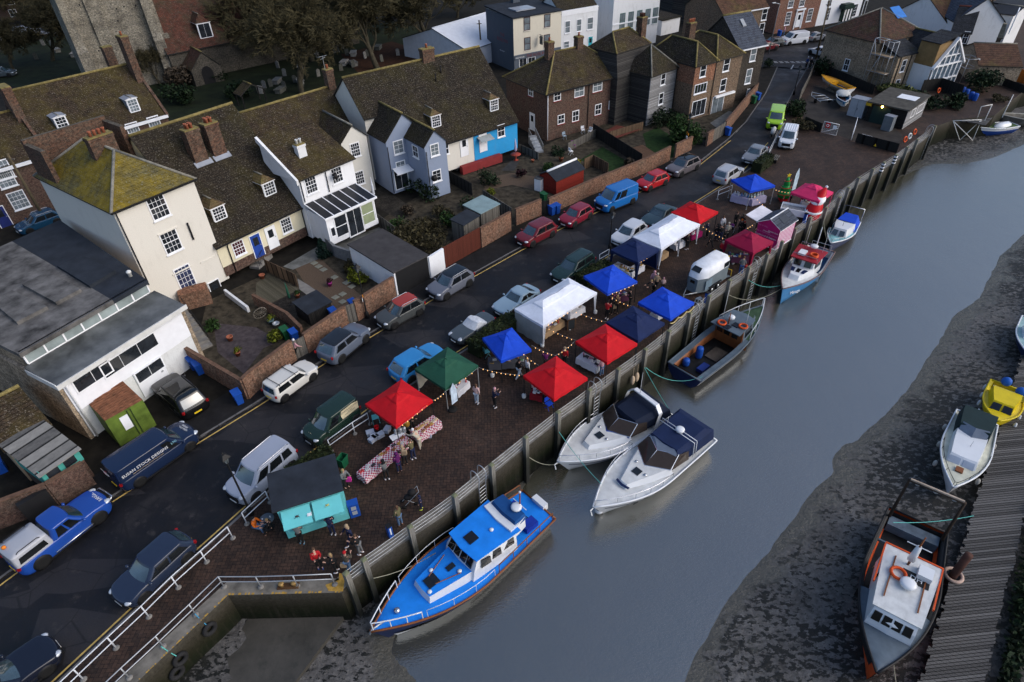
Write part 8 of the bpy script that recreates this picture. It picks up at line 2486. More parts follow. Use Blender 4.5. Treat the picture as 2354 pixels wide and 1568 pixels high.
for a in(('person in pale pink coat and white hat walking past the garden wall gate',(1,2,385,150),'walk',46,'p','k','hat','w'),('person in pale pink jacket and light jeans walking near the green gazebo',(1,2,2030,568),'stand',60,'i','l','long_hair','B',1.,'w'),('person in navy jacket and pink bobble hat right of the pale pink jacket',(1,2,2195,603),'hold',40,'n','k','hat','p',1.,'w'),('person in beige coat and white cap bending over the gingham table',(1,2,1512,985),'lean',150,'c','c','hat','w'),('person in olive padded jacket at the gingham table',(1,2,1448,1078),'hold',140,'e','n','hair','B',1.,'w'),('person with fur hood and tan backpack at the gingham table',(1,2,1375,1135),'hold',135,'v','k','hood','t'),('person in bright purple coat at the gingham table',(1,2,1322,1200),'coat',130,'u','n','hood','u'),('person in grey coat with black hair at the end of the gingham table',(1,2,1205,1265),'hold',125,'g','k','hood','k',1.,'w'),('stallholder in black standing behind the gingham tables',(1,2,1440,815),'hold',-45,'k','k','hair','B'),('person in grey coat carrying a pink bag beside the turquoise kiosk',(1,2,838,1345),'hold',-35,'g','k','long_hair','s'),('child in patterned navy coat and lime shoes beside the pushchair',(1,2,1522,1540),'stand',190,'n','n','hood','n',.72,'y'),('person in olive green cape and jeans by the blue bollard',(1,3,1330,125),'coat',150,'e','j','long_hair','B',1.,'B'),('seated person in orange jacket and jeans at the cafe table',(1,3,10,175),'sit',-10,'o','j','hair','k'),('seated person in black with pale trousers at the cafe table',(1,3,165,190),'sit',190,'k','k','hair','s',1.,'w'),('person in striped grey puffer jacket and blue boots at the kiosk counter',(1,3,425,290),'hold',100,'g','k','hair','g',1.,'T'),('person in navy hooded coat at the right of the kiosk counter',(1,3,712,210),'hold',105,'n','n','hood','n',1.,'w'),('person in navy coat with fur hood walking from the kiosk',(1,3,888,293),'walk',-150,'n','n','hood','t',1.,'w'),('man in black jacket and grey trousers by the river wires',(1,3,965,385),'hold',170,'k','g','hair','B',1.,'w'),('person in red, white and navy jacket looking up at the camera',(1,3,592,520),'look',-60,'r','k','hair','B',1.,'b'),('long haired person in black eating near the slipway',(1,3,745,548),'hold',190,'k','k','long_hair','s',.95,'w'),('person in red hat and dark brown jacket holding a paper bag',(1,3,862,550),'hold',80,'v','j','hat','r'),('person in black jacket and light jeans beside the jam stall',(2,2,65,340),'walk',40,'k','l','hair','k'),('person in white jacket and brown bobble hat next to the jam stall',(2,2,140,330),'stand',30,'w','k','hat','s'),('person in purple coat behind the river red gazebo',(2,2,312,255),'hold',100,'u','k','long_hair','k'),('person in red coat with fur hood behind the river red gazebo',(2,2,480,225),'stand',60,'r','k','hood','t'),('person in pink coat at the glassware table by the river',(2,2,820,318),'coat',130,'p','j','long_hair','s'),('person in grey seated behind the dark red skirted table',(2,2,195,470),'sit',-40,'i','k','hair','B'),('person in leopard coat under the river red gazebo',(2,2,302,572),'hold',120,'s','k','hair','B'),('person in bright red jacket at the middle blue gazebo',(2,1,868,1362),'hold',60,'r','k','hair','k',1.,'w'),('person in brown coat with tan handbag by the bright gifts table',(2,1,955,1310),'hold',70,'B','k','long_hair','s'),('person in dark coat between the red jacket and brown coat',(2,1,905,1320),'coat',65,'k','k','hair','B'),('stallholder in black cap right of the bright gifts table',(2,1,1080,1250),'hold',180,'k','k','hat','k'),('person in pink hooded jacket walking beside the tan coat',(2,1,1290,1085),'walk',60,'p','k','hood','p'),('person in tan coat with blond hair walking up the quay',(2,1,1318,1105),'walk',60,'t','k','hair','c'),('person in black bending low behind the tan coat',(2,1,1300,1145),'lean',200,'k','k','hair','s'),('child in pink bobble hat behind the garlanded blue gazebo',(2,1,1380,1105),'stand',80,'i','k','hat','p',.75),('person in black standing at the far double white stall',(2,1,1605,722),'hold',140,'k','k','hair','k',1.,'w'),('person in black with white bag nearest the horse trailer crowd',(2,1,1812,715),'walk',110,'k','k','hair','B'),('person in navy facing the magenta table',(2,1,1785,615),'hold',150,'n','k','hair','B'),('person in black hood in the crowd left of the pushchair',(2,1,1870,640),'stand',120,'k','n','hood','k'),('long haired person in white top at the back of the crowd',(2,1,1918,565),'stand',-70,'w','k','long_hair','B'),('person in beige fur coat beside the lilac pushchair',(2,1,1965,630),'coat',70,'c','k','hat','c'),('person in black with grey scarf in front of the beige fur coat',(2,1,1905,650),'hold',100,'k','n','hat','g'),('person in black leaning at the right of the crowd under lights',(2,1,1940,680),'stand',150,'k','k','hair','g'),('man in black coat standing alone between far stalls',(2,1,2042,525),'coat',-70,'k','k','hair','B'),('person in black fur hood beside the man in the black coat',(2,1,2095,550),'hold',60,'k','k','hood','v'),('person in orange hat and black coat behind the maroon gazebo',(2,1,2085,600),'stand',90,'k','k','hat','o'),('child in red pointed hat behind the maroon gazebo',(2,1,2115,590),'stand',90,'k','k','hat','r',.8),('blond person in red waistcoat and black at the maroon gazebo corner',(2,1,1912,805),'stand',50,'r','k','hair','c'),('person in dark navy hooded coat with blue bag at the maroon stall',(2,1,1962,908),'hold',50,'n','k','hood','n',1.,'w'),('person in long grey coat, flat cap and blue jeans',(2,1,2095,958),'coat',70,'g','b','hat','B',1.05,'B'),('person in black at the right end of the maroon stall',(2,1,2185,830),'hold',180,'k','j','hair','k'),('dark haired person by the sweet kiosk hatch',(2,1,2240,540),'hold',-20,'v','k','long_hair','k'),('person in red jumper at the pink gazebo',(3,1,300,325),'hold',0,'r','k','hair','B'),('small child in bright vest by the inflatable tree',(3,1,195,300),'stand',40,'k','k','hat','w',.55,'y'),('child in red coat under the inflatable tree',(3,1,118,340),'stand',-30,'r','k','hat','r',.7),('person in bright blue coat at the upper junction',(3,0,345,628),'stand',-60,'b','k','hat','w'),('person in black with white hair at the upper junction',(3,0,378,636),'stand',-70,'k','k','hair','w'),('person in pink top behind the bin on the upper street',(3,0,140,330),'stand',-40,'p','j','hair','p')):
 person(*a)
def pushchair(label,px,ang,ck):
 p=P(*px,.2)
 t=thing('pushchair',label,'pushchair',(p.x,p.y,0),R(ang))
 B().sph((-.05,0,.62),(.36,.22,.2)).build('seat',pm('k'),t)
 B().sph((-.22,0,.92),(.25,.23,.22)).build('hood',pm(ck),t)
 for x in(-.32,.38):
  for y in(-.24,.24):B().cyl((x,y-.02,.13),(x,y+.02,.13),.13,10).build('wheel',RUBBER,t)
 B().tube([(.38,.22,.13),(-.6,.22,1.05),(-.6,-.22,1.05),(.38,-.22,.13)],.018,5).tube([(-.32,.22,.13),(.1,.22,.6)],.018,5).tube([(-.32,-.22,.13),(.1,-.22,.6)],.018,5).build('frame',STEEL,t)
pushchair('black pushchair with pale blue blanket beside the lime shoed child',(1,2,1410,1470),200,'k')
pushchair('lilac hooded pushchair in the crowd by the far stalls',(2,1,2015,560),60,'u')
for px,k,lb,z in(((1,2,855,1285),'m','bright pink bag carried beside the turquoise kiosk',.55),((1,3,810,510),'t','brown paper carrier bag held by the red hatted person',.45),((2,1,940,1265),'t','tan handbag held at the bright gifts table',.5),((1,2,1365,1040),'t','tan backpack on the fur hooded person',1.15)):
 p=P(*px,z)
 o=B().loft([[(x*.16*s,y*.07*s,zz)for x,y in((-1,-1),(1,-1),(1,1),(-1,1))]for s,zz in((.9,0),(1,.05),(1,.3),(.85,.36))],0,cap0=True,cap1=True,sm=False).build('bag',pm(k),None,p)
 o['label'],o['category']=lb,'bag'
# ================================================================ gardens, yards, plants
def wall(label,pts,h,m,th=.22,name='garden_wall',cat='wall',cap=None,z=0.,group=None):
 q=[V2(P(*p,z))for p in pts]
 t=thing(name,label,cat,(q[0].x,q[0].y,z),0,group)
 b_,c_=B(),B()
 for a,e in zip(q,q[1:]):
  d_=(e-a).normalized()
  n_=Vector((-d_.y,d_.x))*th/2
  a2,e2=a-q[0]-d_*.0,e-q[0]+d_*.0
  b_.prism([tuple(a2-n_),tuple(e2-n_),tuple(e2+n_),tuple(a2+n_)],0,h)
  if cap:c_.prism([tuple(a2-n_*1.2),tuple(e2-n_*1.2),tuple(e2+n_*1.2),tuple(a2+n_*1.2)],h,h+.06)
 b_.build('wall' if cat=='wall' else 'panel',m,t)
 if cap:c_.build('coping',cap,t)
 return t
BCAP=mat('brick_coping',(.13,.075,.05),.9,var=.4,vs=4)
FNC=boards('brown_fence',(.06,.04,.025),(.2,.13,.08),.13,True)
FNG=boards('grey_fence',(.06,.055,.048),(.2,.185,.16),.13,True)
FNK=boards('black_fence',(.012,.012,.012),(.03,.028,.026),.13,True)
DRED=boards('dark_red_gate',(.08,.022,.014),(.13,.035,.022),.12,True)
for lb,pts,h_ in(('brick garden wall between the workshop forecourt and cream house garden',[(0,2,1765,215),(0,2,2285,525)],1.7),('brick garden wall behind the cream-white estate car',[(0,2,2285,525),(1,2,0,458),(1,2,370,165)],1.8),('brick garden wall behind the slate-blue car',[(1,2,480,105),(1,1,850,1410)],1.75),('brick garden wall with street lamp left of the black garage door',[(1,1,935,1380),(1,1,1285,1152)],1.9),('brick garden wall right of the dark red gate',[(1,1,2070,705),(1,1,2340,550)],2.0),('short brick wall stretch left of the two blue bins',[(2,1,35,500),(2,1,265,405)],1.7),('brick garden wall behind crimson car and bright blue van',[(2,1,335,400),(2,1,720,225),(2,1,1240,10)],1.7),('brick garden wall below the lawn and black fence',[(2,1,1240,10),(2,0,1440,1475)],1.7),('brick wall stretch beside the rounded hedge',[(2,0,1490,1450),(2,0,1640,1375)],1.6),('brick wall from grey gate up the lane to the twin hipped house',[(2,0,1945,1235),(2,0,2130,1005),(2,0,2240,870)],1.6),('brick stub wall right of the large hedge',[(2,0,1780,1345),(2,0,1832,1310)],1.6),('inner low brick wall dividing patio and decking',[(1,1,0,1230),(1,1,310,1400),(1,1,440,1530)],1.0)):
 wall(lb,pts,h_,BR_GARD,cap=BCAP)
for lb,pts,h_,m in(('narrow grey plank gate between two brick walls by the lamp',[(1,1,850,1410),(1,1,935,1380)],1.75,FNG),('grey plank garden gate beside the pink coated walker',[(1,2,370,165),(1,2,480,105)],1.6,FNG),('wide dark red timber gate between white pier and brick wall',[(1,1,1735,895),(1,1,2065,705)],2.1,DRED),('grey plank gate up the lane by a blue bin',[(2,0,1832,1310),(2,0,1945,1235)],1.6,FNG),('dark plank door beside the row of green and blue bins',[(2,1,265,405),(2,1,335,400)],1.5,FNK)):
 wall(lb,pts,h_,m,.07,'gate','gate')
for lb,pts,h_,m in(('pale brown plank fence between decking and gravel garden',[(1,1,105,925),(1,1,390,1065)],1.3,FNC),('grey plank fence right of the conservatory terrace',[(1,1,1115,490),(1,1,1290,625)],1.3,FNG),('black fence beside the blue-grey house',[(1,1,1745,90),(1,1,1990,230)],1.4,FNK),('grey fence behind the washing line garden',[(1,1,2090,290),(2,1,0,460)],1.4,FNG),('long black fence between the two lawns',[(2,0,740,1240),(2,0,1185,1530)],1.5,FNK),('brown deck railing fence with white trims on the raised red deck',[(2,0,890,1290),(2,0,1200,1195)],1.1,FNC),('pale deck railing fence below the brick semi',[(2,0,510,1390),(2,0,775,1255)],1.0,FNG),('grey picket fence by the red parasol table',[(2,0,70,1390),(2,0,245,1470)],.9,FNG),('orange-brown fence panels behind the red shed',[(2,0,660,1560),(2,0,740,1520),(2,0,880,1600)],1.3,FNC),('leaning plank fence along the lane by the pallet stack',[(3,0,280,935),(3,0,345,810),(3,0,430,620)],1.5,FNG),('dark fence with concrete posts under the stock brick house',[(3,0,530,690),(3,0,700,760),(3,0,960,870)],1.3,FNK),('dark sleeper fence with white notice at the yard entrance',[(3,0,800,1305),(3,0,1180,1405)],1.1,FNK),('dark sleeper fence left of the white mesh gate',[(3,0,330,1150),(3,0,480,1215)],1.1,FNK),('tall dark board wall under the glass gable',[(3,0,1395,850),(3,0,1560,830),(3,0,1760,900)],1.7,FNK),('vivid orange-brown fence in the far right gardens',[(3,0,1985,655),(3,0,2352,770)],1.7,boards('orange_fence',(.25,.09,.02),(.36,.14,.03),.13,True)),('grey garden wall below the orange fence',[(3,0,1760,640),(3,0,2352,860)],1.0,FNK)):
 wall(lb,pts,h_,m,.06,'fence','fence')
wall('white rendered pier right of the black garage door',[(1,1,1605,985),(1,1,1735,900)],2.1,WREND,.2)
wall('curved grey brick retaining wall under the conservatory terrace',[(1,1,665,720),(1,1,740,790),(1,1,885,840)],1.2,mat('grey_brick',(.16,.165,.17),.9,var=.3,vs=4),.25)
wall('low white wall by the arched door garden',[(0,1,2080,1140),(0,1,2290,1300)],.55,WDIRT,.2)
wall('red painted garden steps wall in front of the blue house',[(1,0,1890,1600),(1,0,2250,1480)],.9,mat('red_masonry',(.22,.03,.03),.8),.6)
wall('dark brick yard wall behind the blue pickup',[(0,2,880,1300),(0,2,560,1500),(0,3,-200,230)],1.9,BR_RED,.25,cap=BCAP)
wall('black double garage door in the dark brick yard wall',[(0,2,545,1515),(0,3,290,110)],1.7,BLACK,.34,'garage_door','door')
def patch(name,px,m,z=.006):
 b_=B()
 pts=[P(*p,z)for p in px]
 if sum(pts[i].x*pts[(i+1)%len(pts)].y-pts[(i+1)%len(pts)].x*pts[i].y for i in range(len(pts)))<0:pts=pts[::-1]
 struct(b_.add(pts,[tuple(range(len(pts)))]).build(name,m))
FLAG=brick('flagstones',(.085,.068,.068),(.06,.05,.052),(.02,.018,.016),.6,.6)
LAWN=mat('lawn_grass',(.014,.034,.008),.95,var=.6,vs=2,bump=.8,bs=18)
GRAV=mat('brown_gravel',(.1,.07,.048),.95,var=.5,vs=14,bump=.6,bs=40)
DECK=boards('green_deck_boards',(.06,.055,.035),(.12,.11,.08),.14,True)
DECKB=boards('brown_deck_boards',(.1,.055,.035),(.15,.09,.055),.14,True)
WETC=mat('wet_concrete',(.13,.135,.13),.55,var=.55,vs=1.2)
patch('garden_soil',[(0,1,1900,1200),(1,1,1100,480),(1,1,1700,100),(1,0,2352,1480),(2,0,1000,1000),(2,0,2100,900),(2,0,1960,1230),(2,1,1240,0),(2,1,40,490),(1,1,1740,890),(1,1,930,1380),(1,2,370,150),(0,2,2285,505),(0,2,1770,200)],mat('littered_soil',(.045,.037,.025),.95,var=.95,vs=1.6,bump=.8,bs=7),.003)
patch('patio',[(0,1,1960,1400),(1,1,0,1440),(1,1,230,1568),(1,2,70,60),(0,2,2240,300),(0,2,2000,100)],mat('patio_slabs',(.06,.048,.05),.8,var=.5,vs=2.5))
patch('decking',[(1,1,0,1040),(1,1,110,950),(1,1,400,1090),(1,1,130,1220),(1,1,0,1160)],DECK)
patch('patio',[(1,1,140,1225),(1,1,400,1095),(1,1,640,1225),(1,1,380,1370)],FLAG)
patch('gravel_bed',[(1,1,360,900),(1,1,580,800),(1,1,1010,1190),(1,1,850,1400),(1,1,480,1080)],GRAV)
patch('terrace',[(1,1,660,690),(1,1,1130,520),(1,1,1290,640),(1,1,880,830)],WETC)
patch('terrace',[(1,1,250,880),(1,1,560,700),(1,1,600,800),(1,1,340,910)],WETC,.01)
patch('path',[(1,1,380,990),(1,1,480,1050),(1,1,690,1200),(1,1,600,1240),(1,1,400,1090)],CONC,.01)
patch('lawn',[(2,0,620,1470),(2,0,830,1350),(2,0,1160,1540),(2,1,960,30)],LAWN)
patch('lawn',[(2,0,1200,1230),(2,0,1340,1170),(2,0,1620,1350),(2,0,1450,1460),(2,0,1240,1370)],LAWN)
patch('decking',[(2,0,1060,1370),(2,0,1200,1330),(2,0,1400,1460),(2,0,1220,1530)],DECKB,.05)
patch('decking',[(2,0,800,1230),(2,0,960,1150),(2,0,1180,1190),(2,0,910,1290)],mat('red_deck',(.12,.035,.025),.7,var=.3),.3)
patch('gravel_bed',[(1,0,2100,1640),(2,1,0,20),(2,1,240,60),(2,1,220,180),(2,1,0,130),(1,1,2100,180)],GRAV)
patch('gravel_bed',[(1,0,2352,1470),(2,0,70,1480),(2,0,20,1568),(1,0,2250,1568)],mat('dark_paving',(.04,.038,.036),.8,var=.4))
patch('patio',[(1,1,1090,100),(1,1,1210,180),(1,1,1480,380),(1,1,1330,460),(1,1,1100,330)],FLAG)
patch('patio',[(2,0,1820,1130),(2,0,1990,1020),(2,0,2080,1040),(2,0,1900,1190)],WETC)
patch('yard',[(3,0,330,1140),(3,0,330,960),(3,0,440,780),(3,0,900,880),(3,0,1230,1240),(3,0,1180,1390),(3,0,800,1295)],mat('yard_dirt',(.035,.03,.026),.85,var=.5,vs=.8))
patch('churchyard_grass',[(0,0,-300,700),(0,0,200,330),(0,0,700,330),(0,0,2352,330),(1,0,1300,200),(1,0,2050,380),(1,0,2000,620),(1,0,0,1020),(0,0,1560,1100)],mat('churchyard_turf',(.008,.013,.004),.95,var=.8,vs=.5,bump=.8,bs=8),.004)
patch('leaf_litter',[(1,0,780,500),(1,0,1250,380),(1,0,1560,480),(1,0,1450,620),(1,0,950,680)],mat('fallen_leaves',(.035,.014,.006),.95,var=.6,vs=1.5),.007)
for i,q in enumerate(((535,850),(575,880),(620,910),(720,980),(830,1030),(880,1065),(730,1165),(795,1205),(795,1135))):
 p=P(1,1,*q,.01)
 o=B().box(-.27,.27,-.27,.27,0,.035).build('stepping_stone',mat('step_stone',(.2,.2,.16),.9,var=.3),None,(p.x,p.y,.008),R(48))
 o['label'],o['category'],o['group']='square grey stepping stone in the brown gravel garden','stepping stone','stepping stones in the gravel garden'
h=House('black_door_garage','flat felt roofed garage with black door and white side wall',P(1,1,1300,1148,0),P(1,1,1600,988,0),0,2.3,6.4,'garage')
h.walls(WREND)
B().slab([(-.1,-.12,2.38),(h.L+.1,-.12,2.38),(h.L+.1,6.5,2.5),(-.1,6.5,2.5)],.12).build('roof',mat('brown_black_felt',(.05,.047,.048),.85,var=.25),h.o)
B().box(.15,h.L-.05,-.05,0,0,2.2).build('door',BLACK,h.o)
h=House('red_shed','red garden shed with dark roof and white ridge strip',P(2,1,405,228,0),P(2,1,655,112,0),0,1.6,2.5,'shed')
REDB=boards('red_boards',(.2,.022,.015),(.26,.03,.02),.12)
h.walls(REDB,'gable',2.25)
h.roof_gable(FELT,2.25,rm=WHITE,ov=.12,ex=.12,th=.06)
h=House('white_cupboard','small white garden cupboard beside the red shed',P(2,1,205,180,0),P(2,1,262,195,0),0,1.35,.7,'cupboard')
h.walls(WHITE);B().box(-.05,h.L+.05,-.05,.75,1.35,1.42).build('roof',FELTG,h.o)
h=House('shipping_container','short green shipping container with rusty corrugated roof',P(0,2,1110,965,0),P(0,2,1440,770,0),0,2.35,3.1,'container')
h.walls(mat('algae_green_steel',(.1,.15,.025),.6,var=.55,vs=1.3))
rb=B()
for i in range(12):rb.box(.02,h.L-.02,.15+i*.25,.28+i*.25,2.35,2.42)
rb.box(0,h.L,0,3.1,2.352,2.37)
rb.build('roof',mat('rust_roof',(.2,.085,.045),.85,var=.6,vs=2.5),h.o)
B().box(h.L*.3,h.L*.3+.5,-.03,0,.9,2.0).build('sheet',WHITE,h.o)
B().box(h.L*.52,h.L*.55,-.04,0,.1,2.25).box(h.L*.62,h.L*.64,-.06,0,.1,2.25).build('lock_bar',mat('dark_green_steel',(.03,.05,.015),.6),h.o)
h=House('teal_lean_to','brick lean-to with turquoise window band and grey corrugated roof',P(0,2,365,1215,2.5),P(0,2,700,985,2.5),0,2.5,3.2,'outbuilding')
h.walls(BR_RED)
TE=mat('teal_boards',(.06,.3,.26),.6,var=.3)
B().box(-.02,h.L+.02,-.04,0,1.55,2.45).box(-.04,-.0,0,3.2,1.3,2.6).build('window_band',TE,h.o)
for x in(.2,h.L/2+.1):B().box(x,x+h.L/2-.4,-.06,-.04,1.75,2.3).build('window',GLASS,h.o)
B().slab([(-.2,-.25,2.5),(h.L+.15,-.25,2.5),(h.L+.15,3.3,3.3),(-.2,3.3,3.3)],.08).build('roof',boards('grey_corrugated',(.06,.06,.06),(.24,.235,.22),.16),h.o)
h=House('tan_gable_cottage','tan rendered outhouse with mossy grey corrugated roof at the left edge',P(0,2,40,985,3.0),P(0,2,440,760,3.0),0,3.0,5,'house')
h.walls(render_mat('tan_render',(.36,.28,.19)),'gable',4.6)
h.roof_gable(T_MD,4.6)
for nm,lb,a,b_,d_,z_,m1,m2 in(('bike_store','low black felt roofed bike store behind the brick wall',(1,1,510,1430),(1,1,715,1320),2.0,1.2,FNK,FELT),('flat_shed','garden shed with pale blue-green flat roof above the brick wall',(1,1,2075,560),(1,1,2240,470),2.3,1.9,FNG,mat('pale_teal_roof',(.2,.28,.29),.6,var=.2)),('log_store','small grey boarded store beside the dark red gate',(1,1,1920,680),(1,1,2060,590),1.5,2.0,FNG,FELT)):
 h=House(nm,lb,P(*a,0),P(*b_,0),0,z_,d_,'shed')
 h.walls(m1);B().slab([(-.1,-.1,z_+.08),(h.L+.1,-.1,z_+.08),(h.L+.1,d_+.1,z_+.25),(-.1,d_+.1,z_+.25)],.07).build('roof',m2,h.o)
def bin_(px,m,lb,z=0,ang=40):
 p=P(*px,z)
 t=thing('wheelie_bin',lb,'bin',(p.x,p.y,z),R(ang),'wheelie bins')
 B().loft([[(x*.27*s,y*.34*s,zz)for x,y in((-1,-1),(1,-1),(1,1),(-1,1))]for s,zz in((.78,.06),(.95,.9),(1.02,.92),(1.02,.97))],0,cap0=True,cap1=True,sm=False).build('body',m,t)
 B().slab([(-.29,-.37,1.0),(.29,-.37,1.0),(.29,.37,1.08),(-.29,.37,1.08)],.05).build('lid',m,t)
 for x in(-.22,.22):B().cyl((x-.03,.3,.09),(x+.03,.3,.09),.09,8).build('wheel',RUBBER,t)
GRNP=mat('green_plastic',(.015,.09,.035),.5)
for px,m,lb in(((0,2,1790,250),BLUEP,'open blue wheelie bin against the white workshop'),((0,2,1845,295),BLUEP,'closed blue wheelie bin in front of the open one at the workshop'),((0,2,2205,565),BLUEP,'lone blue wheelie bin at the brick wall corner'),((1,1,365,1568),BLUEP,'blue wheelie bin beside a green one on the patio'),((1,1,285,1545),GRNP,'green wheelie bin beside a blue one on the patio'),((2,1,365,405),BLUEP,'left of two blue wheelie bins behind the crimson car'),((2,1,410,392),BLUEP,'right of two blue wheelie bins behind the crimson car'),((2,1,290,290),GRNP,'green wheelie bin beside the red shed'),((2,0,1978,1245),BLUEP,'blue wheelie bin by the grey gate up the lane'),((2,0,2252,920),BLUEP,'blue wheelie bin in the lane beside a green bin'),((2,0,2215,950),GRNP,'green wheelie bin in the lane beside a blue bin'),((3,0,100,335),BLUEP,'blue wheelie bin on the upper street by the railings'),((0,2,40,1195),BLUEP,'blue wheelie bin at the left edge by the teal lean-to'),((1,1,905,1290),BLUEP,'blue wheelie bin behind the brick wall by the lamp'),((2,1,1905,85)if False else(1,1,725,1370),BLUEP,'blue wheelie bin at the end of the bike store')):
 bin_(px,m,lb)
def pot(px,m,lb,r=.2,plant=None,z=0):
 p=P(*px,z)
 t=thing('plant_pot',lb,'plant pot',(p.x,p.y,z),0,'garden plant pots')
 B().lathe([(r*.7,0),(r,r*1.4),(r*1.1,r*1.4),(r*1.1,r*1.7),(r*.9,r*1.7),(r*.85,r*1.3)],n=10).build('pot',m,t)
 if plant:
  o=leafy(0,r*1.5,r*1.6,plant,60,.09)
  o.name,o.parent,o.location='foliage',t,(0,0,r*1.6)
LM={}
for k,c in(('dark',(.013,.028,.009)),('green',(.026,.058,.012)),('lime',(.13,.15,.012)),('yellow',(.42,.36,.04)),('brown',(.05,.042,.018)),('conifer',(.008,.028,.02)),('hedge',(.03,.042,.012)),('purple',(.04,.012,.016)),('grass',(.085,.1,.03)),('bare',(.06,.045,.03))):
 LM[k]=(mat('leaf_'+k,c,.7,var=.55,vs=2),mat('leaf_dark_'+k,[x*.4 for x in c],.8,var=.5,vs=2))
def leafy(seed,rx,rz,kind,n=350,s=.14,shape='ball',ry=None,bm=None):
 r_=random.Random(seed)
 ry=ry or rx
 vs,fs,mi=[],[],[]
 lumps=[(r_.uniform(-.5,.5),r_.uniform(-.5,.5),r_.uniform(.25,.75),r_.uniform(.35,.6))for _ in range(7)]
 if shape=='ball':n,s=int(n*1.7),s*1.12
 for i in range(n):
  if shape=='ball':
   lx,ly,lz,lr=r_.choice(lumps)
   d_=Vector((r_.gauss(0,1),r_.gauss(0,1),r_.gauss(0,1))).normalized()*lr*r_.random()**.35
   c=Vector(((lx+d_.x)*rx,(ly+d_.y)*ry,max(.02,(lz+d_.z*.8)*rz)))
  elif shape=='cone':
   z=r_.random()
   a=r_.uniform(0,6.28)
   q=(1-z**1.5)*(.85+.25*math.sin(a*3+z*9))*r_.random()**.25
   c=Vector((math.cos(a)*q*rx,math.sin(a)*q*ry,z*rz))
  else:
   f=r_.randint(0,5)
   u,v=r_.uniform(-1,1),r_.uniform(0,1)
   j=r_.uniform(-.06,.05)
   c=Vector((u*rx,(1+j)*ry*(1 if f<1 else-1),v*rz))if f<2 else(Vector(((1+j)*rx*(1 if f<3 else-1)*.99,r_.uniform(-1,1)*ry,v*rz))if f<3 else Vector((u*rx,r_.uniform(-1,1)*ry,rz*(1+j))))
   c.x+=math.sin(c.y*3)*.05
  a=Vector((r_.gauss(0,1),r_.gauss(0,1),r_.gauss(0,.7))).normalized()
  b2=a.cross(Vector((r_.gauss(0,1),r_.gauss(0,1),r_.gauss(0,1)))).normalized()
  k=s*r_.uniform(.5,1.2)
  o=len(vs)
  vs+=[c-a*k,c+b2*k*.5,c+a*k,c-b2*k*.5]
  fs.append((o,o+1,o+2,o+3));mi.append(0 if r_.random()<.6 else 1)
 b_=B()
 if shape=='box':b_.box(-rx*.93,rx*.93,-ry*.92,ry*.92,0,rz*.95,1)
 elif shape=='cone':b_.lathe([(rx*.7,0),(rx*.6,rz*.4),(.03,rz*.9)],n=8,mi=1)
 o=b_.v and len(b_.v)or 0
 b_.v+=[tuple(v)for v in vs]
 b_.f+=[[i+o for i in f]for f in fs]
 b_.m+=mi
 b_.sm+=[False]*len(fs)
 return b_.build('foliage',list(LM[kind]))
def shrub(lb,px,rx,rz,kind,n=300,s=.14,shape='ball',ry=None,ang=0,z=0,name='shrub',cat='shrub'):
 p=P(*px,z)
 o=leafy(hash_(lb),rx,rz,kind,n,s,shape,ry)
 o.name=name
 o.location,o.rotation_euler.z=(p.x,p.y,z),R(ang)
 o['label'],o['category']=lb,cat
 return o
def hash_(s):return sum((i+1)*ord(c)for i,c in enumerate(s))%9973
HG_=lambda lb,a,b_,w,h_,n=1100:(lambda A,Bq:shrub(lb,a,(Bq-A).length/2,h_,'hedge',n,.12,'box',w/2,math.degrees(math.atan2((Bq-A).y,(Bq-A).x)),0,'hedge','hedge').__setattr__('location',((A.x+Bq.x)/2,(A.y+Bq.y)/2,0)))(P(*a,.0),P(*b_,.0))
HG_('clipped hedge behind the turquoise kiosk and silver van',(1,2,330,1330),(1,2,720,1090),1.3,1.1)
HG_('clipped hedge between the low sports car and near white stall',(1,2,1990,140),(2,1,20,1420),1.3,1.15)
HG_('clipped hedge between the dark green estate and middle blue stall',(2,1,620,1080),(2,1,880,930),1.3,1.1)
HG_('short rounded hedge by the far blue gazebo and silver saloon',(2,0,2230,1590),(2,0,2350,1500),1.2,1.2,500)
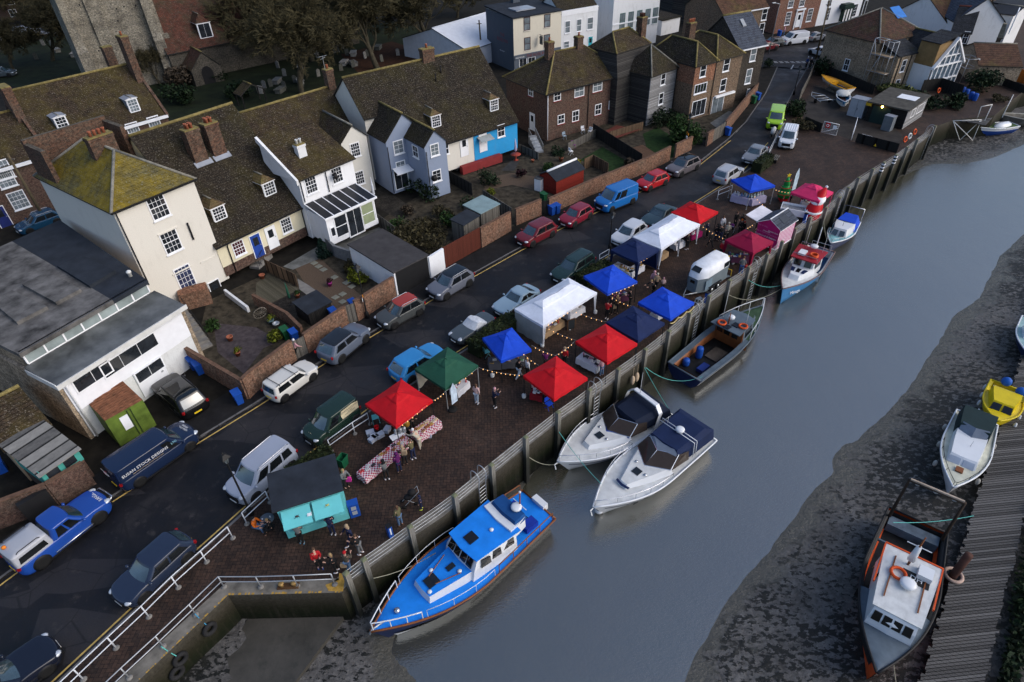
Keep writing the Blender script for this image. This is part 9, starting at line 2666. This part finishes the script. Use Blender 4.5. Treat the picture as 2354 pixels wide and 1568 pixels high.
for a in(('dark conifer bush beside the conservatory steps',(1,1,625,790),.75,1.9,'conifer',700,.16,'cone'),('yellow-green spreading shrub against the garage wall',(1,1,950,1010),1.2,1.0,'lime',260,.17),('dull green shrub left of the yellow-green one',(1,1,840,920),.9,.9,'brown',200),('bright lime shrub in the patio corner',(1,1,175,1568),.85,.9,'lime',260),('low green herb bush by the iron stairs',(0,1,1970,1450),.8,.7,'green',260),('long tangled climber above the garage side',(1,1,1500,690),2.6,2.1,'brown',900,.18),('tangled ivy mass on the fence by the terrace patio',(1,1,1340,560),1.6,1.5,'green',450),('overgrown hedge mass below the blue-grey house',(1,1,1560,250),2.0,2.0,'dark',600,.16),('long ivy covered hedge below the awning of the blue-grey house',(1,1,1420,160),1.7,1.9,'green',500),('russet climber spilling over the white pier wall',(1,1,1610,720),1.8,1.9,'brown',500),('grey-green bramble heap by the log store',(1,1,1780,500),1.5,1.4,'green',350),('weedy clump behind the flat shed',(1,1,1960,350),1.2,1.0,'dark',250),('rough bushes below the deck railing',(2,0,420,1420),1.0,.9,'dark',200),('ivy hedge between cream gable and blue-grey house',(1,1,1330,100),1.9,1.7,'green',600),('olive bush beside the balustrade steps',(1,1,1740,420),1.5,1.3,'brown',350),('dark evergreen shrub beside the black fence',(1,1,2150,130),1.4,1.5,'dark',400),('yellow shrub in front of the dark evergreen',(1,1,2170,220),.6,1.,'lime',120),('dry pale bush in the brick planter',(1,1,1390,400),.8,.9,'bare',220),('huge rounded hedge climbing over the lane wall',(2,0,1640,1310),2.8,3.0,'green',1500,.2),('dark hedge behind the upper lawn',(2,0,1400,1140),2.6,1.9,'dark',800,.18),('low green cushion shrub by the parasol table',(2,0,320,1568),1.2,1.0,'green',350),('bright yellow flowering shrub by the red shed',(2,1,585,-20),.8,.9,'yellow',240,.12),('purple leaved shrub behind the white cupboard',(2,1,85,60),.7,1.0,'purple',160),('spiky brown plant near the child swing',(2,1,1070,-40),.6,.9,'bare',90,.3),('scrubby bushes behind the washing garden',(1,1,1640,560),1.6,1.3,'brown',380),('bushy evergreen by the lane gate beside the lime van',(3,0,240,1050),2.0,1.9,'dark',700,.18),('low mossy mound shrub behind the small white van',(3,0,290,1175),2.2,1.0,'brown',600),('straggling bush between lane fence and stock brick house',(3,0,480,690),1.8,2.6,'dark',500,.2),('dark shrub beside the slate roofed house',(3,0,10,620),1.2,1.5,'dark',250),('pale grass tuft bank above the yard workshop',(3,0,1170,870),3.0,1.0,'grass',700,.22),('dark ivy bank right of the yard workshop',(3,0,1500,960),3.2,1.3,'dark',800,.2),('large dark evergreen bush by the blue barrels',(3,0,1930,830),3.0,2.6,'dark',1000,.22),('dark shrub above the creek wall',(3,0,1730,990),2.0,1.8,'dark',500,.2),('mixed flower tubs on the creek edge',(3,0,2110,930),1.6,.8,'brown',260),('laurel clump at the church porch',(0,0,2020,740),1.8,1.4,'dark',400,.2),('dark yew bush below the church tower',(0,0,1650,800),2.6,3.0,'bare',700,.3),('yellowing bush in the churchyard corner',(0,0,300,380),2.4,2.2,'brown',500,.25),('evergreen beside the silver hatchback at top left',(0,0,560,250),3.2,5.5,'dark',900,.3),('dark bushes behind the brick dormer house',(0,0,1650,950),3.5,2.6,'dark',800,.25),('dark holly behind the tiled terrace',(0,0,2200,900),2.2,2.4,'dark',500,.25),('tall dark holly tree at the top of the picture',(1,0,650,20),4.0,8.,'dark',1200,.4),('rank weeds and brambles along the jetty',(3,3,2290,1200),.9,.9,'dark',900,.17,'ball',7,-41,-2.3),('brambles at the jetty head',(3,3,2470,200),1.,.8,'dark',600,.17,'ball',6,-41,-2.3)):
 shrub(*a)
TC=POT
for px,m,lb,r_,pl_ in(((1,1,62,990),TC,'terracotta pot on the green decking',.24,None),((1,1,385,1165),TC,'terracotta pot by the folded parasol',.2,'green'),((1,1,490,1230),TC,'terracotta pot at the flagstone edge',.2,'dark'),((1,1,145,1410),mat('blue_grey_glaze',(.1,.16,.18),.4),'grey-blue glazed pot by the cart wheel',.26,'lime'),((1,1,195,1440),STEEL,'steel dustbin shaped pot beside the blue-grey one',.26,None),((0,2,2190,130),TC,'terracotta pot with green plant on the iron stairs patio',.22,'lime'),((0,1,2120,1560),TC,'empty terracotta pot on the slab patio',.24,None),((1,1,680,1060),mat('magenta_flowers',(.3,.03,.2),.7),'pink flower bowl in the gravel garden',.22,'purple'),((2,0,450,1480),TC,'terracotta pot with olive plant below the brick semi',.26,'dark'),((2,0,190,1490),TC,'small terracotta pots near the picket fence',.18,None)):
 pot(px,m,lb,r_,pl_)
p=P(1,1,325,1230,0)
t=thing('parasol','folded dark green parasol standing on red flagstones','parasol',(p.x,p.y,0))
B().lathe([(.03,.6),(.12,.75),(.09,1.6),(.02,2.2)],n=8).build('canopy',GREEN,t);B().cyl((0,0,0),(0,0,2.3),.02,6).lathe([(.22,0),(.2,.06)],n=10).build('pole',BLACK,t)
p=P(1,1,1090,270,0)
t=thing('parasol','folded white parasol at the corner of the conservatory','parasol',(p.x,p.y,0))
B().lathe([(.03,.5),(.17,.7),(.12,1.6),(.02,2.5)],n=8).build('canopy',WHT,t);B().cyl((0,0,0),(0,0,2.6),.02,6).build('pole',WHITE,t)
p=P(2,0,35,1470,0)
t=thing('parasol_table','round red garden table with folded lilac parasol','table',(p.x,p.y,0))
B().lathe([(.02,.68),(.6,.68),(.6,.74),(.02,.74)],n=16).lathe([(.35,0),(.1,.1),(.1,.68)],n=10).build('table',mat('red_table',(.3,.05,.03),.6),t);B().lathe([(.03,1.0),(.16,1.2),(.12,2.0),(.02,2.6)],n=8).build('parasol',CLOTHS['lilac'],t)
p=P(1,1,40,1320,.5)
t=thing('cart_wheel','old grey wooden cart wheel leaning on the patio wall','wheel',(p.x,p.y,.62),R(40))
torus(B(),(0,0,0),.55,.05,(0,1,.25)).build('rim',WOOD,t)
b_=B()
for k in range(6):b_.tube([(-.55*math.cos(k*.52),.14*math.sin(k*.52),-.54*math.sin(k*.52)),(.55*math.cos(k*.52),-.14*math.sin(k*.52),.54*math.sin(k*.52))],.025,5)
b_.build('spokes',WOOD,t)
BRW=mat('brown_plastic_chair',(.09,.045,.03),.5)
for px,lb,m,an in(((1,1,745,660),'left brown chair on the conservatory terrace',BRW,150),((1,1,825,620),'right brown chair on the conservatory terrace',BRW,160),((2,0,650,1225),'white slatted chair under the brick semi',WHITE,20),((2,0,715,1235),'rounded white plastic chair by the black table',WHITE,-40),((2,0,480,1280),'pale blue plastic chair below the brick semi stairs',mat('pale_blue_plastic',(.3,.38,.45),.5),30),((2,0,562,1360),'purple garden chair by the deck rail',mat('purple_chair',(.2,.03,.2),.5),20),((1,1,1755,190),'black garden chair at the black fence',BLACK,30),((2,0,540,1420),'white tipped chair on the lower lawn',WHITE,120)):
 chair(lb,None,m,an,P(*px,0))
rg=random.Random(4)
GSM=[mat('gravestone_%d'%i,c,.9,var=.5,vs=4)for i,c in enumerate(((.17,.165,.15),(.1,.1,.085),(.26,.25,.23)))]
for i in range(44):
 c_,x,y=(1,rg.uniform(20,900),0)if i<30 else((0,rg.uniform(300,780),rg.uniform(380,620))if i<38 else(1,rg.uniform(950,1450),rg.uniform(440,600)))
 if i<30:y=960-x*.33-rg.uniform(10,290)
 p=P(c_,0,x,y,0)
 b_=B()
 k=rg.choice((0,0,0,1))
 if k:b_.box(-.45,.45,-.95,.95,0,.55).box(-.55,.55,-1.05,1.05,.55,.66)
 else:b_.wallpoly([(-.32,0,0),(.32,0,0),(.32,0,.95)]+[(.32*math.cos(R(a)),0,.95+.25*math.sin(R(a)))for a in range(30,180,30)]+[(-.32,0,.95)],(0,.13,0))
 o=b_.build('chest_tomb' if k else 'gravestone',rg.choice(GSM),None,(p.x,p.y,0),R(rg.uniform(-25,60)))
 o.rotation_euler.x=R(rg.uniform(-9,9))if not k else 0
 o['label'],o['category'],o['group']=('weathered chest tomb in the dark churchyard' if k else 'upright weathered gravestone in the dark churchyard'),('tomb' if k else 'gravestone'),('chest tombs' if k else 'gravestones')
h=House('lychgate','small dark timber shelter roof behind the tiled terrace',P(0,0,2250,1000,0),P(1,0,110,940,0),0,1.9,2.2,'shelter')
for x in(.1,h.L-.1):
 for y in(.1,2.1):B().box(x-.07,x+.07,y-.07,y+.07,0,1.9).build('post',FNK,h.o)
h.roof_gabley(T_MD,3.0)
h=House('yard_workshop','black corrugated yard workshop with lit lamp and pale boarded end',P(3,0,880,1108,0),P(3,0,1225,1190,0),0,2.4,6.2,'workshop')
h.walls(CORR)
B().box(h.L,h.L+.04,.02,6.2,0,2.4).build('end_wall',GBOARD,h.o)
B().slab([(-.2,-.3,2.5),(h.L+.25,-.3,2.5),(h.L+.25,6.4,2.75),(-.2,6.4,2.75)],.16).build('roof',mat('mossy_sheet_roof',(.07,.065,.055),.9,var=.5,vs=1.5),h.o)
B().slab([(2.0,3.0,2.68),(4.2,3.0,2.68),(4.2,4.6,2.74),(2.0,4.6,2.74)],.03).build('roof_light',WHITE,h.o)
B().box(.6,2.8,-.06,0,0,2.1).build('door',mat('dark_teal_door',(.012,.03,.03),.6),h.o)
h.winat(2.2,1.5,1.1,1.0,'r',nx=2,ny=1);h.winat(4.6,1.5,1.9,1.0,'r',nx=3,ny=1)
a,z=h.at((3,0,1070,945))
B().sph((a,-.25,2.2),.13).build('lamp',lamp_mat('sodium_lamp',(1,.55,.1),25),h.o)
a,z=h.at((3,0,942,915))
B().box(a-.35,a+.35,-.05,0,1.9,2.35).build('warning_sign',HAZ,h.o)
h=House('silver_locker','tall silver double door locker beside the rowing boat',P(3,0,720,1058,0),P(3,0,855,1090,0),0,2.2,1.5,'locker')
SL_=mat('locker_silver',(.36,.38,.43),.5,var=.1)
h.walls(SL_);B().box(-.03,h.L+.03,-.03,1.53,2.2,2.27).build('roof',LEAD,h.o);B().box(h.L/2-.01,h.L/2+.01,-.02,0,.1,2.1).box(h.L/2+.1,h.L/2+.14,-.04,0,.9,1.2).build('door_seam',BLACK,h.o)
h=House('grey_locker','narrow grey steel locker in front of the yard workshop',P(3,0,1030,1190,0),P(3,0,1112,1212,0),0,1.75,.9,'locker')
h.walls(mat('locker_steel_grey',(.14,.16,.18),.5,var=.15));B().box(-.03,h.L+.03,-.03,.93,1.75,1.8).build('roof',LEAD,h.o)
def gate(lb,a,b_,h_,extra=False):
 A,Bq=P(*a,0),P(*b_,0)
 d_=Bq-A
 L=d_.length
 t=thing('mesh_gate',lb,'gate',A,math.atan2(d_.y,d_.x))
 f=B().tube([(0,0,.15),(0,0,h_),(L,0,h_),(L,0,.15),(0,0,.15),(L,0,h_*.7)],.035,6)
 f.build('frame',WHITE,t)
 m=B()
 for i in range(1,12):m.tube([(L*i/12,0,.15),(L*i/12,0,h_)],.006,3);m.tube([(0,0,.15+(h_-.15)*i/12),(L,0,.15+(h_-.15)*i/12)],.006,3)
 m.build('mesh',STEEL,t)
 if extra:
  B().box(L*.15,L*.45,-.06,-.03,h_*.55,h_*.95).build('red_board',RED,t);B().box(L*.66,L*.9,-.06,-.03,h_*.55,h_*.85).build('notice',WHITE,t)
  torus(B(),(L*.3,-.09,h_*.75),.14,.035,(0,1,0)).build('lifering',WHITE,t)
gate('white mesh gate carrying a red lifebuoy board and notice',(3,0,488,1225),(3,0,622,1255),1.5,True)
gate('white mesh gate standing open beside the sleeper fence',(3,0,760,1300),(3,0,790,1190),1.5)
p,q=P(3,0,830,1310,.0),P(3,0,905,1330,0)
an=math.atan2((q-p).y,(q-p).x)
t=thing('notice_board','white notice on the dark sleeper fence','notice',(p.x+.05,p.y-.12,.35),an)
B().box(0,1.25,-.02,.02,0,.75).build('board',WHITE,t)
for i in range(4):B().box(.15,1.1,-.026,-.02,.14+i*.14,.19+i*.14).build('text_line',mat('faint_text',(.3,.32,.36),.6),t)
p=P(3,0,975,1345,.5)
t=B().wallpoly([(-.16,0,0),(.16,0,0),(0,0,.28)],(0,.02,0)).build('warning_triangle',HAZ,None,(p.x,p.y-.1,.55),an)
t['label'],t['category']='yellow warning triangle on the dark sleeper fence','sign'
c=P(3,0,480,900,.4)
t=thing('boat_trailer','empty galvanised boat trailer in the yard','trailer',(c.x,c.y,0),R(95))
B().tube([(-1.8,-.9,.5),(.8,-.9,.5),(2.4,0,.45),(.8,.9,.5),(-1.8,.9,.5)],.05,6).tube([(-1.8,-1.2,.7),(-1.8,1.2,.7)],.07,6).tube([(-.6,-.9,.55),(-.6,.9,.55)],.05,6).tube([(.5,-.9,.55),(.5,.9,.55)],.05,6).build('frame',STEEL,t)
for y in(-1.0,1.0):B().cyl((-.7,y-.09,.3),(-.7,y+.09,.3),.3,14).build('wheel',RUBBER,t)
for k,(px,lb)in enumerate((((3,0,1775,865),'leftmost blue barrel of the row by the creek wall'),((3,0,1812,885),'second blue barrel of the row by the creek wall'),((3,0,1855,910),'third blue barrel of the row by the creek wall'),((3,0,1892,925),'rightmost blue barrel of the row by the creek wall'))):
 p=P(*px,0)
 o=B().lathe([(.26,0),(.31,.12),(.31,.8),(.26,.95),(.02,.95)],n=12).build('barrel',BLUEP,None,(p.x,p.y,0))
 o['label'],o['category'],o['group']=lb,'barrel','blue barrels'
for px,lb,z in(((3,0,1570,830),'orange lifebuoy on the dark board wall',.9),((3,0,1350,1210),'orange lifebuoy highest on the quay end rail',.7),((3,0,1305,1250),'white and orange lifebuoy between two orange ones',.7),((3,0,1262,1280),'orange lifebuoy lowest on the quay end rail',.7)):
 p=P(*px,z)
 o=torus(B(),(0,0,0),.3,.075,(.5,-.8,.2)).build('lifebuoy',ORG if 'white' not in lb else OFFW,None,p)
 o['label'],o['category']=lb,'lifebuoy'
def frame(lb,name,cat,pts,m,segs,r=.035):
 o=Vector(pts[0])
 t=thing(name,lb,cat,o)
 for a,b_ in segs:B().tube([Vector(pts[a])-o,Vector(pts[b_])-o],r,6).build('tube',m,t)
 return t
g0_=wl.A-wl.n*.2-wl.u*.3
pts=[]
for i in range(3):
 for j in range(2):
  q=g0_+wl.u*(i*1.5)-wl.n*(j*1.1)
  for z in(0,2.2,4.4,6.4):pts.append((q.x,q.y,z))
sg=[(k*4,k*4+3)for k in range(6)]+[(i*8+j*4+z,(i+1)*8+j*4+z)for i in range(2)for j in range(2)for z in(1,2,3)]+[(i*8+z,i*8+4+z)for i in range(3)for z in(1,2,3)]+[(4,14),(13,7)]
t=frame('tube scaffolding with yellow ended poles on the stock brick house','scaffolding','scaffolding',pts,STEEL,sg)
for z in(2.25,4.45):
 a,b_=Vector(pts[0]),Vector(pts[16])
 n_=-wl.n*1.1
 B().prism([(0,0),((b_-a).x,(b_-a).y),((b_-a).x+n_.x,(b_-a).y+n_.y),(n_.x,n_.y)],z,z+.06).build('boards',mat('scaffold_boards',(.3,.22,.14),.8),t)
q=P(3,0,1760,760,0)
pts=[(q.x+dx,q.y+dy,z)for dx in(0,1.6)for dy in(0,2.2)for z in(0,2.0,3.2)]
frame('small tower scaffold beside the glass gable','scaffold_tower','scaffolding',pts,STEEL,[(0,2),(3,5),(6,8),(9,11),(1,4),(4,10),(10,7),(7,1),(2,5),(5,11),(11,8),(8,2)])
z0=-2.6
pts=[P(3,0,1700,1110,0),P(3,0,1760,1290,z0),P(3,0,1960,1100,0),P(3,0,1880,1290,z0),P(3,0,2060,960,1.8),P(3,0,1990,1110,0),P(3,0,1960,980,1.8),P(3,0,1920,1090,0),P(3,0,2255,870,2.4),P(3,0,2150,1080,0)]
frame('rickety landing frame of white poles over the creek mud','hoist','hoist',pts,OFFW,[(0,1),(2,3),(4,5),(6,7),(4,6),(0,2),(8,9),(1,2),(0,3)],.05)
wl_=[(V2(P(3,0,1690,1100,-.3))),(V2(P(3,0,2000,1150,-.3))),(V2(P(3,0,2080,1060,-.3))),(V2(P(3,0,1760,1040,-.3)))]
o=B().prism([tuple(p)for p in wl_],-.35,-.25).build('landing_stage',PLK)
o['label'],o['category']='old plank landing stage over the creek mud','landing stage'
for px,h_,lb in(((0,1,435,490),7.5,'leaning brown timber telegraph pole in front of the left brick house'),((3,0,440,540),8.5,'dark telegraph pole at the lane corner'),((1,0,2080,570),6.5,'dark telegraph pole behind the mossy roof near the inn')):
 p=P(*px,0)
 t=thing('telegraph_pole',lb,'pole',(p.x,p.y,0))
 B().cyl((0,0,0),(-.2,.1,h_),.16,8,0,.11).build('pole',mat('pole_timber',(.11,.085,.05),.9,var=.4),t);B().box(-.6,.2,.06,.16,h_-.6,h_-.5).build('crossarm',WOOD,t)
t=thing('street_lamp','tall pale modern street lamp at the slate roofed house corner','street lamp',P(3,0,5,500,0))
B().tube([(0,0,0),(0,0,7),(.1,-.05,7.6),(-.9,-.4,7.9)],[.09,.06,.05,.05],8).build('post',STEEL,t);B().obox((-1.1,-.45,7.92),(.6,.22,.1),R(20)).build('lamp_head',OFFW,t)
p=P(3,0,75,1450,.4)
t=thing('bench','grey slatted bench on the hardstanding beside the small white van','bench',(p.x,p.y,0),R(57))
for y in(-.2,0,.2):B().box(-.8,.8,y-.07,y+.07,.42,.46).build('slat',FNG,t)
for x in(-.65,.65):B().box(x-.04,x+.04,-.24,.24,0,.42).build('leg',BLACK,t)
p=P(2,0,2315,1480,0)
t=thing('covered_bike','small motorbike under a pale sheet beside the lane railing','motorbike',P(3,0,40,1245,0),R(60))
B().sph((0,0,.6),(.9,.3,.45)).build('sheet',MATS['grey_white_sheet'],t)
for x in(-.6,.6):B().cyl((x,-.06,.28),(x,.06,.28),.28,12).build('wheel',RUBBER,t)
o=B().lathe([(.14,0),(.16,.5),(.1,.85),(.02,.9)],n=10).build('pink_post',mat('hot_pink',(.6,.04,.3),.5),None,p)
o['label'],o['category']='bright pink wrapped post beside the silver-grey saloon','post'
def stairs(lb,a,b_,z0,z1,w,m,rail_=BLACK):
 A,Bq=P(*a,z0),P(*b_,z1)
 d_=V2(Bq-A)
 L=d_.length
 t=thing('staircase',lb,'stairs',(A.x,A.y,z0),math.atan2(d_.y,d_.x))
 n=max(3,int((z1-z0)/.19))
 for i in range(n):B().box(L*i/n,L*(i+1)/n+.02,0,w,0,(z1-z0)*(i+1)/n).build('step',m,t)
 r_=B()
 for y in(.03,w-.03):
  r_.tube([(0,y,.95),(L,y,z1-z0+.95)],.025,5)
  for i in range(0,n*2+1):r_.tube([(L*i/n/2,y,(z1-z0)*i/n/2),(L*i/n/2,y,(z1-z0)*i/n/2+.95)],.012,4)
 r_.build('handrail',rail_,t)
stairs('dark steps with iron rail down from cream house balcony',(0,2,1960,40),(0,1,1700,1250),0,1.6,1.1,CONC)
stairs('steps with iron rail up to the blue terrace door',(1,1,30,910),(1,1,130,720),0,.9,1.0,CONC)
stairs('dark steps with iron rail up to the cream front door',(1,0,1850,1568),(1,0,1960,1400),.1,1.2,1.1,CONC)
stairs('steel steps from the side door of the brick semi',(2,0,290,1400),(2,0,215,1240),0,1.0,.9,STEEL,STEEL)
wall('brick balcony block with pots below the cream house french window',[(0,1,1690,1260),(0,1,1950,1190)],1.55,BR_GARD,1.1)
# ================================================================ bare winter trees in the churchyard
BARK=mat('mossy_bark',(.05,.043,.028),.95,var=.5,vs=3,bump=.5)
TWIG=mat('green_brown_twigs',(.05,.043,.021),.9,var=.4,vs=1)
def tree_meshes(seed,h_,spread,depth=7):
 r_=random.Random(seed)
 tk,tw=B(),B()
 def grow(p,d_,L,r,lv):
  n=3 if lv<3 else 2
  pts,rs=[p],[r]
  q=p.copy()
  for i in range(n):
   d_=(d_+Vector((r_.gauss(0,.16),r_.gauss(0,.16),r_.gauss(.03,.1)))).normalized()
   q=q+d_*L/n
   pts.append(q.copy());rs.append(r*(1-.4*(i+1)/n))
  (tk if lv<3 else tw).tube(pts,rs,7 if lv<2 else(4 if lv<4 else 3),caps=False)
  if lv>=depth:return
  k=5 if lv==0 else(r_.choice((3,4))if lv<4 else r_.choice((3,4)))
  for i in range(k):
   f=1.if i==0 else r_.uniform(.45,1)
   a=pts[0].lerp(pts[-1],f)if f<1 else pts[-1]
   x=d_.orthogonal().normalized()
   x.rotate(Matrix.Rotation(r_.uniform(0,6.28),3,d_))
   sp_=r_.uniform(.45,.95)*spread
   nd=(d_+x*sp_+Vector((0,0,.05 if lv<4 else-.1))).normalized()
   grow(a,nd,L*r_.uniform(.62,.84),max(.032,rs[-1]*r_.uniform(.55,.75)),lv+1)
 grow(Vector((0,0,-.2)),Vector((.02,0,1)),h_*.27,h_*.026,0)
 a,b_=tk.build('trunk',BARK),tw.build('crown',TWIG)
 ma,mb=a.data,b_.data
 bpy.data.objects.remove(a);bpy.data.objects.remove(b_)
 return ma,mb
TM=[tree_meshes(3,12,.95),tree_meshes(8,13,.8)]
for px,k,sc,an,lb in(((1,0,420,860),0,1.0,20,'wide mossy bare tree behind the tiled terrace'),((1,0,1120,640),1,1.0,70,'dark bare tree in front of the white marquee'),((1,0,1570,440),1,1.05,200,'spreading bare tree over the right of the marquee'),((1,0,690,330),1,.85,120,'thinner bare tree beside the church nave'),((1,0,60,560),0,.95,250,'mossy bare tree against the church roof'),((0,0,480,560),1,.75,300,'bare tree left of the church tower'),((0,0,120,640),0,.6,40,'low bare tree at the left edge of the churchyard'),((0,0,1480,780),1,.42,90,'small bare tree at the foot of the church tower'),((1,0,1000,180),0,1.1,150,'tall bare tree at the top of the churchyard'),((1,0,300,180),1,1.1,10,'bare tree behind the church roof end'),((0,0,420,120),1,1.,220,'large bare tree beyond the tower on the left'),((1,0,1850,160),0,.7,330,'bare tree near the inn garden'),((1,0,520,560),1,.9,45,'twisted bare tree between the wide mossy tree and the church'),((1,0,860,430),0,.9,190,'dark bare tree among the gravestones left of the marquee'),((1,0,1350,250),0,1.,75,'bare tree overlapping the far end of the marquee'),((1,0,150,330),1,1.,140,'leaning bare tree by the church wall'),((0,0,620,330),0,.8,100,'bushy bare tree hugging the left of the tower'),((0,0,250,200),0,1.,260,'bare tree above the parked silver hatchback'),((1,0,1650,60),1,1.1,20,'bare tree at the top of the picture beyond the marquee')):
 p=P(*px,0)
 t=thing('bare_tree',lb,'tree',(p.x,p.y,0),R(an),'bare churchyard trees')
 t.scale=(sc*1.55,)*3
 for nm,m_ in zip(('trunk','crown'),TM[k]):
  o=bpy.data.objects.new(nm,m_)
  COL.objects.link(o)
  o.parent=t
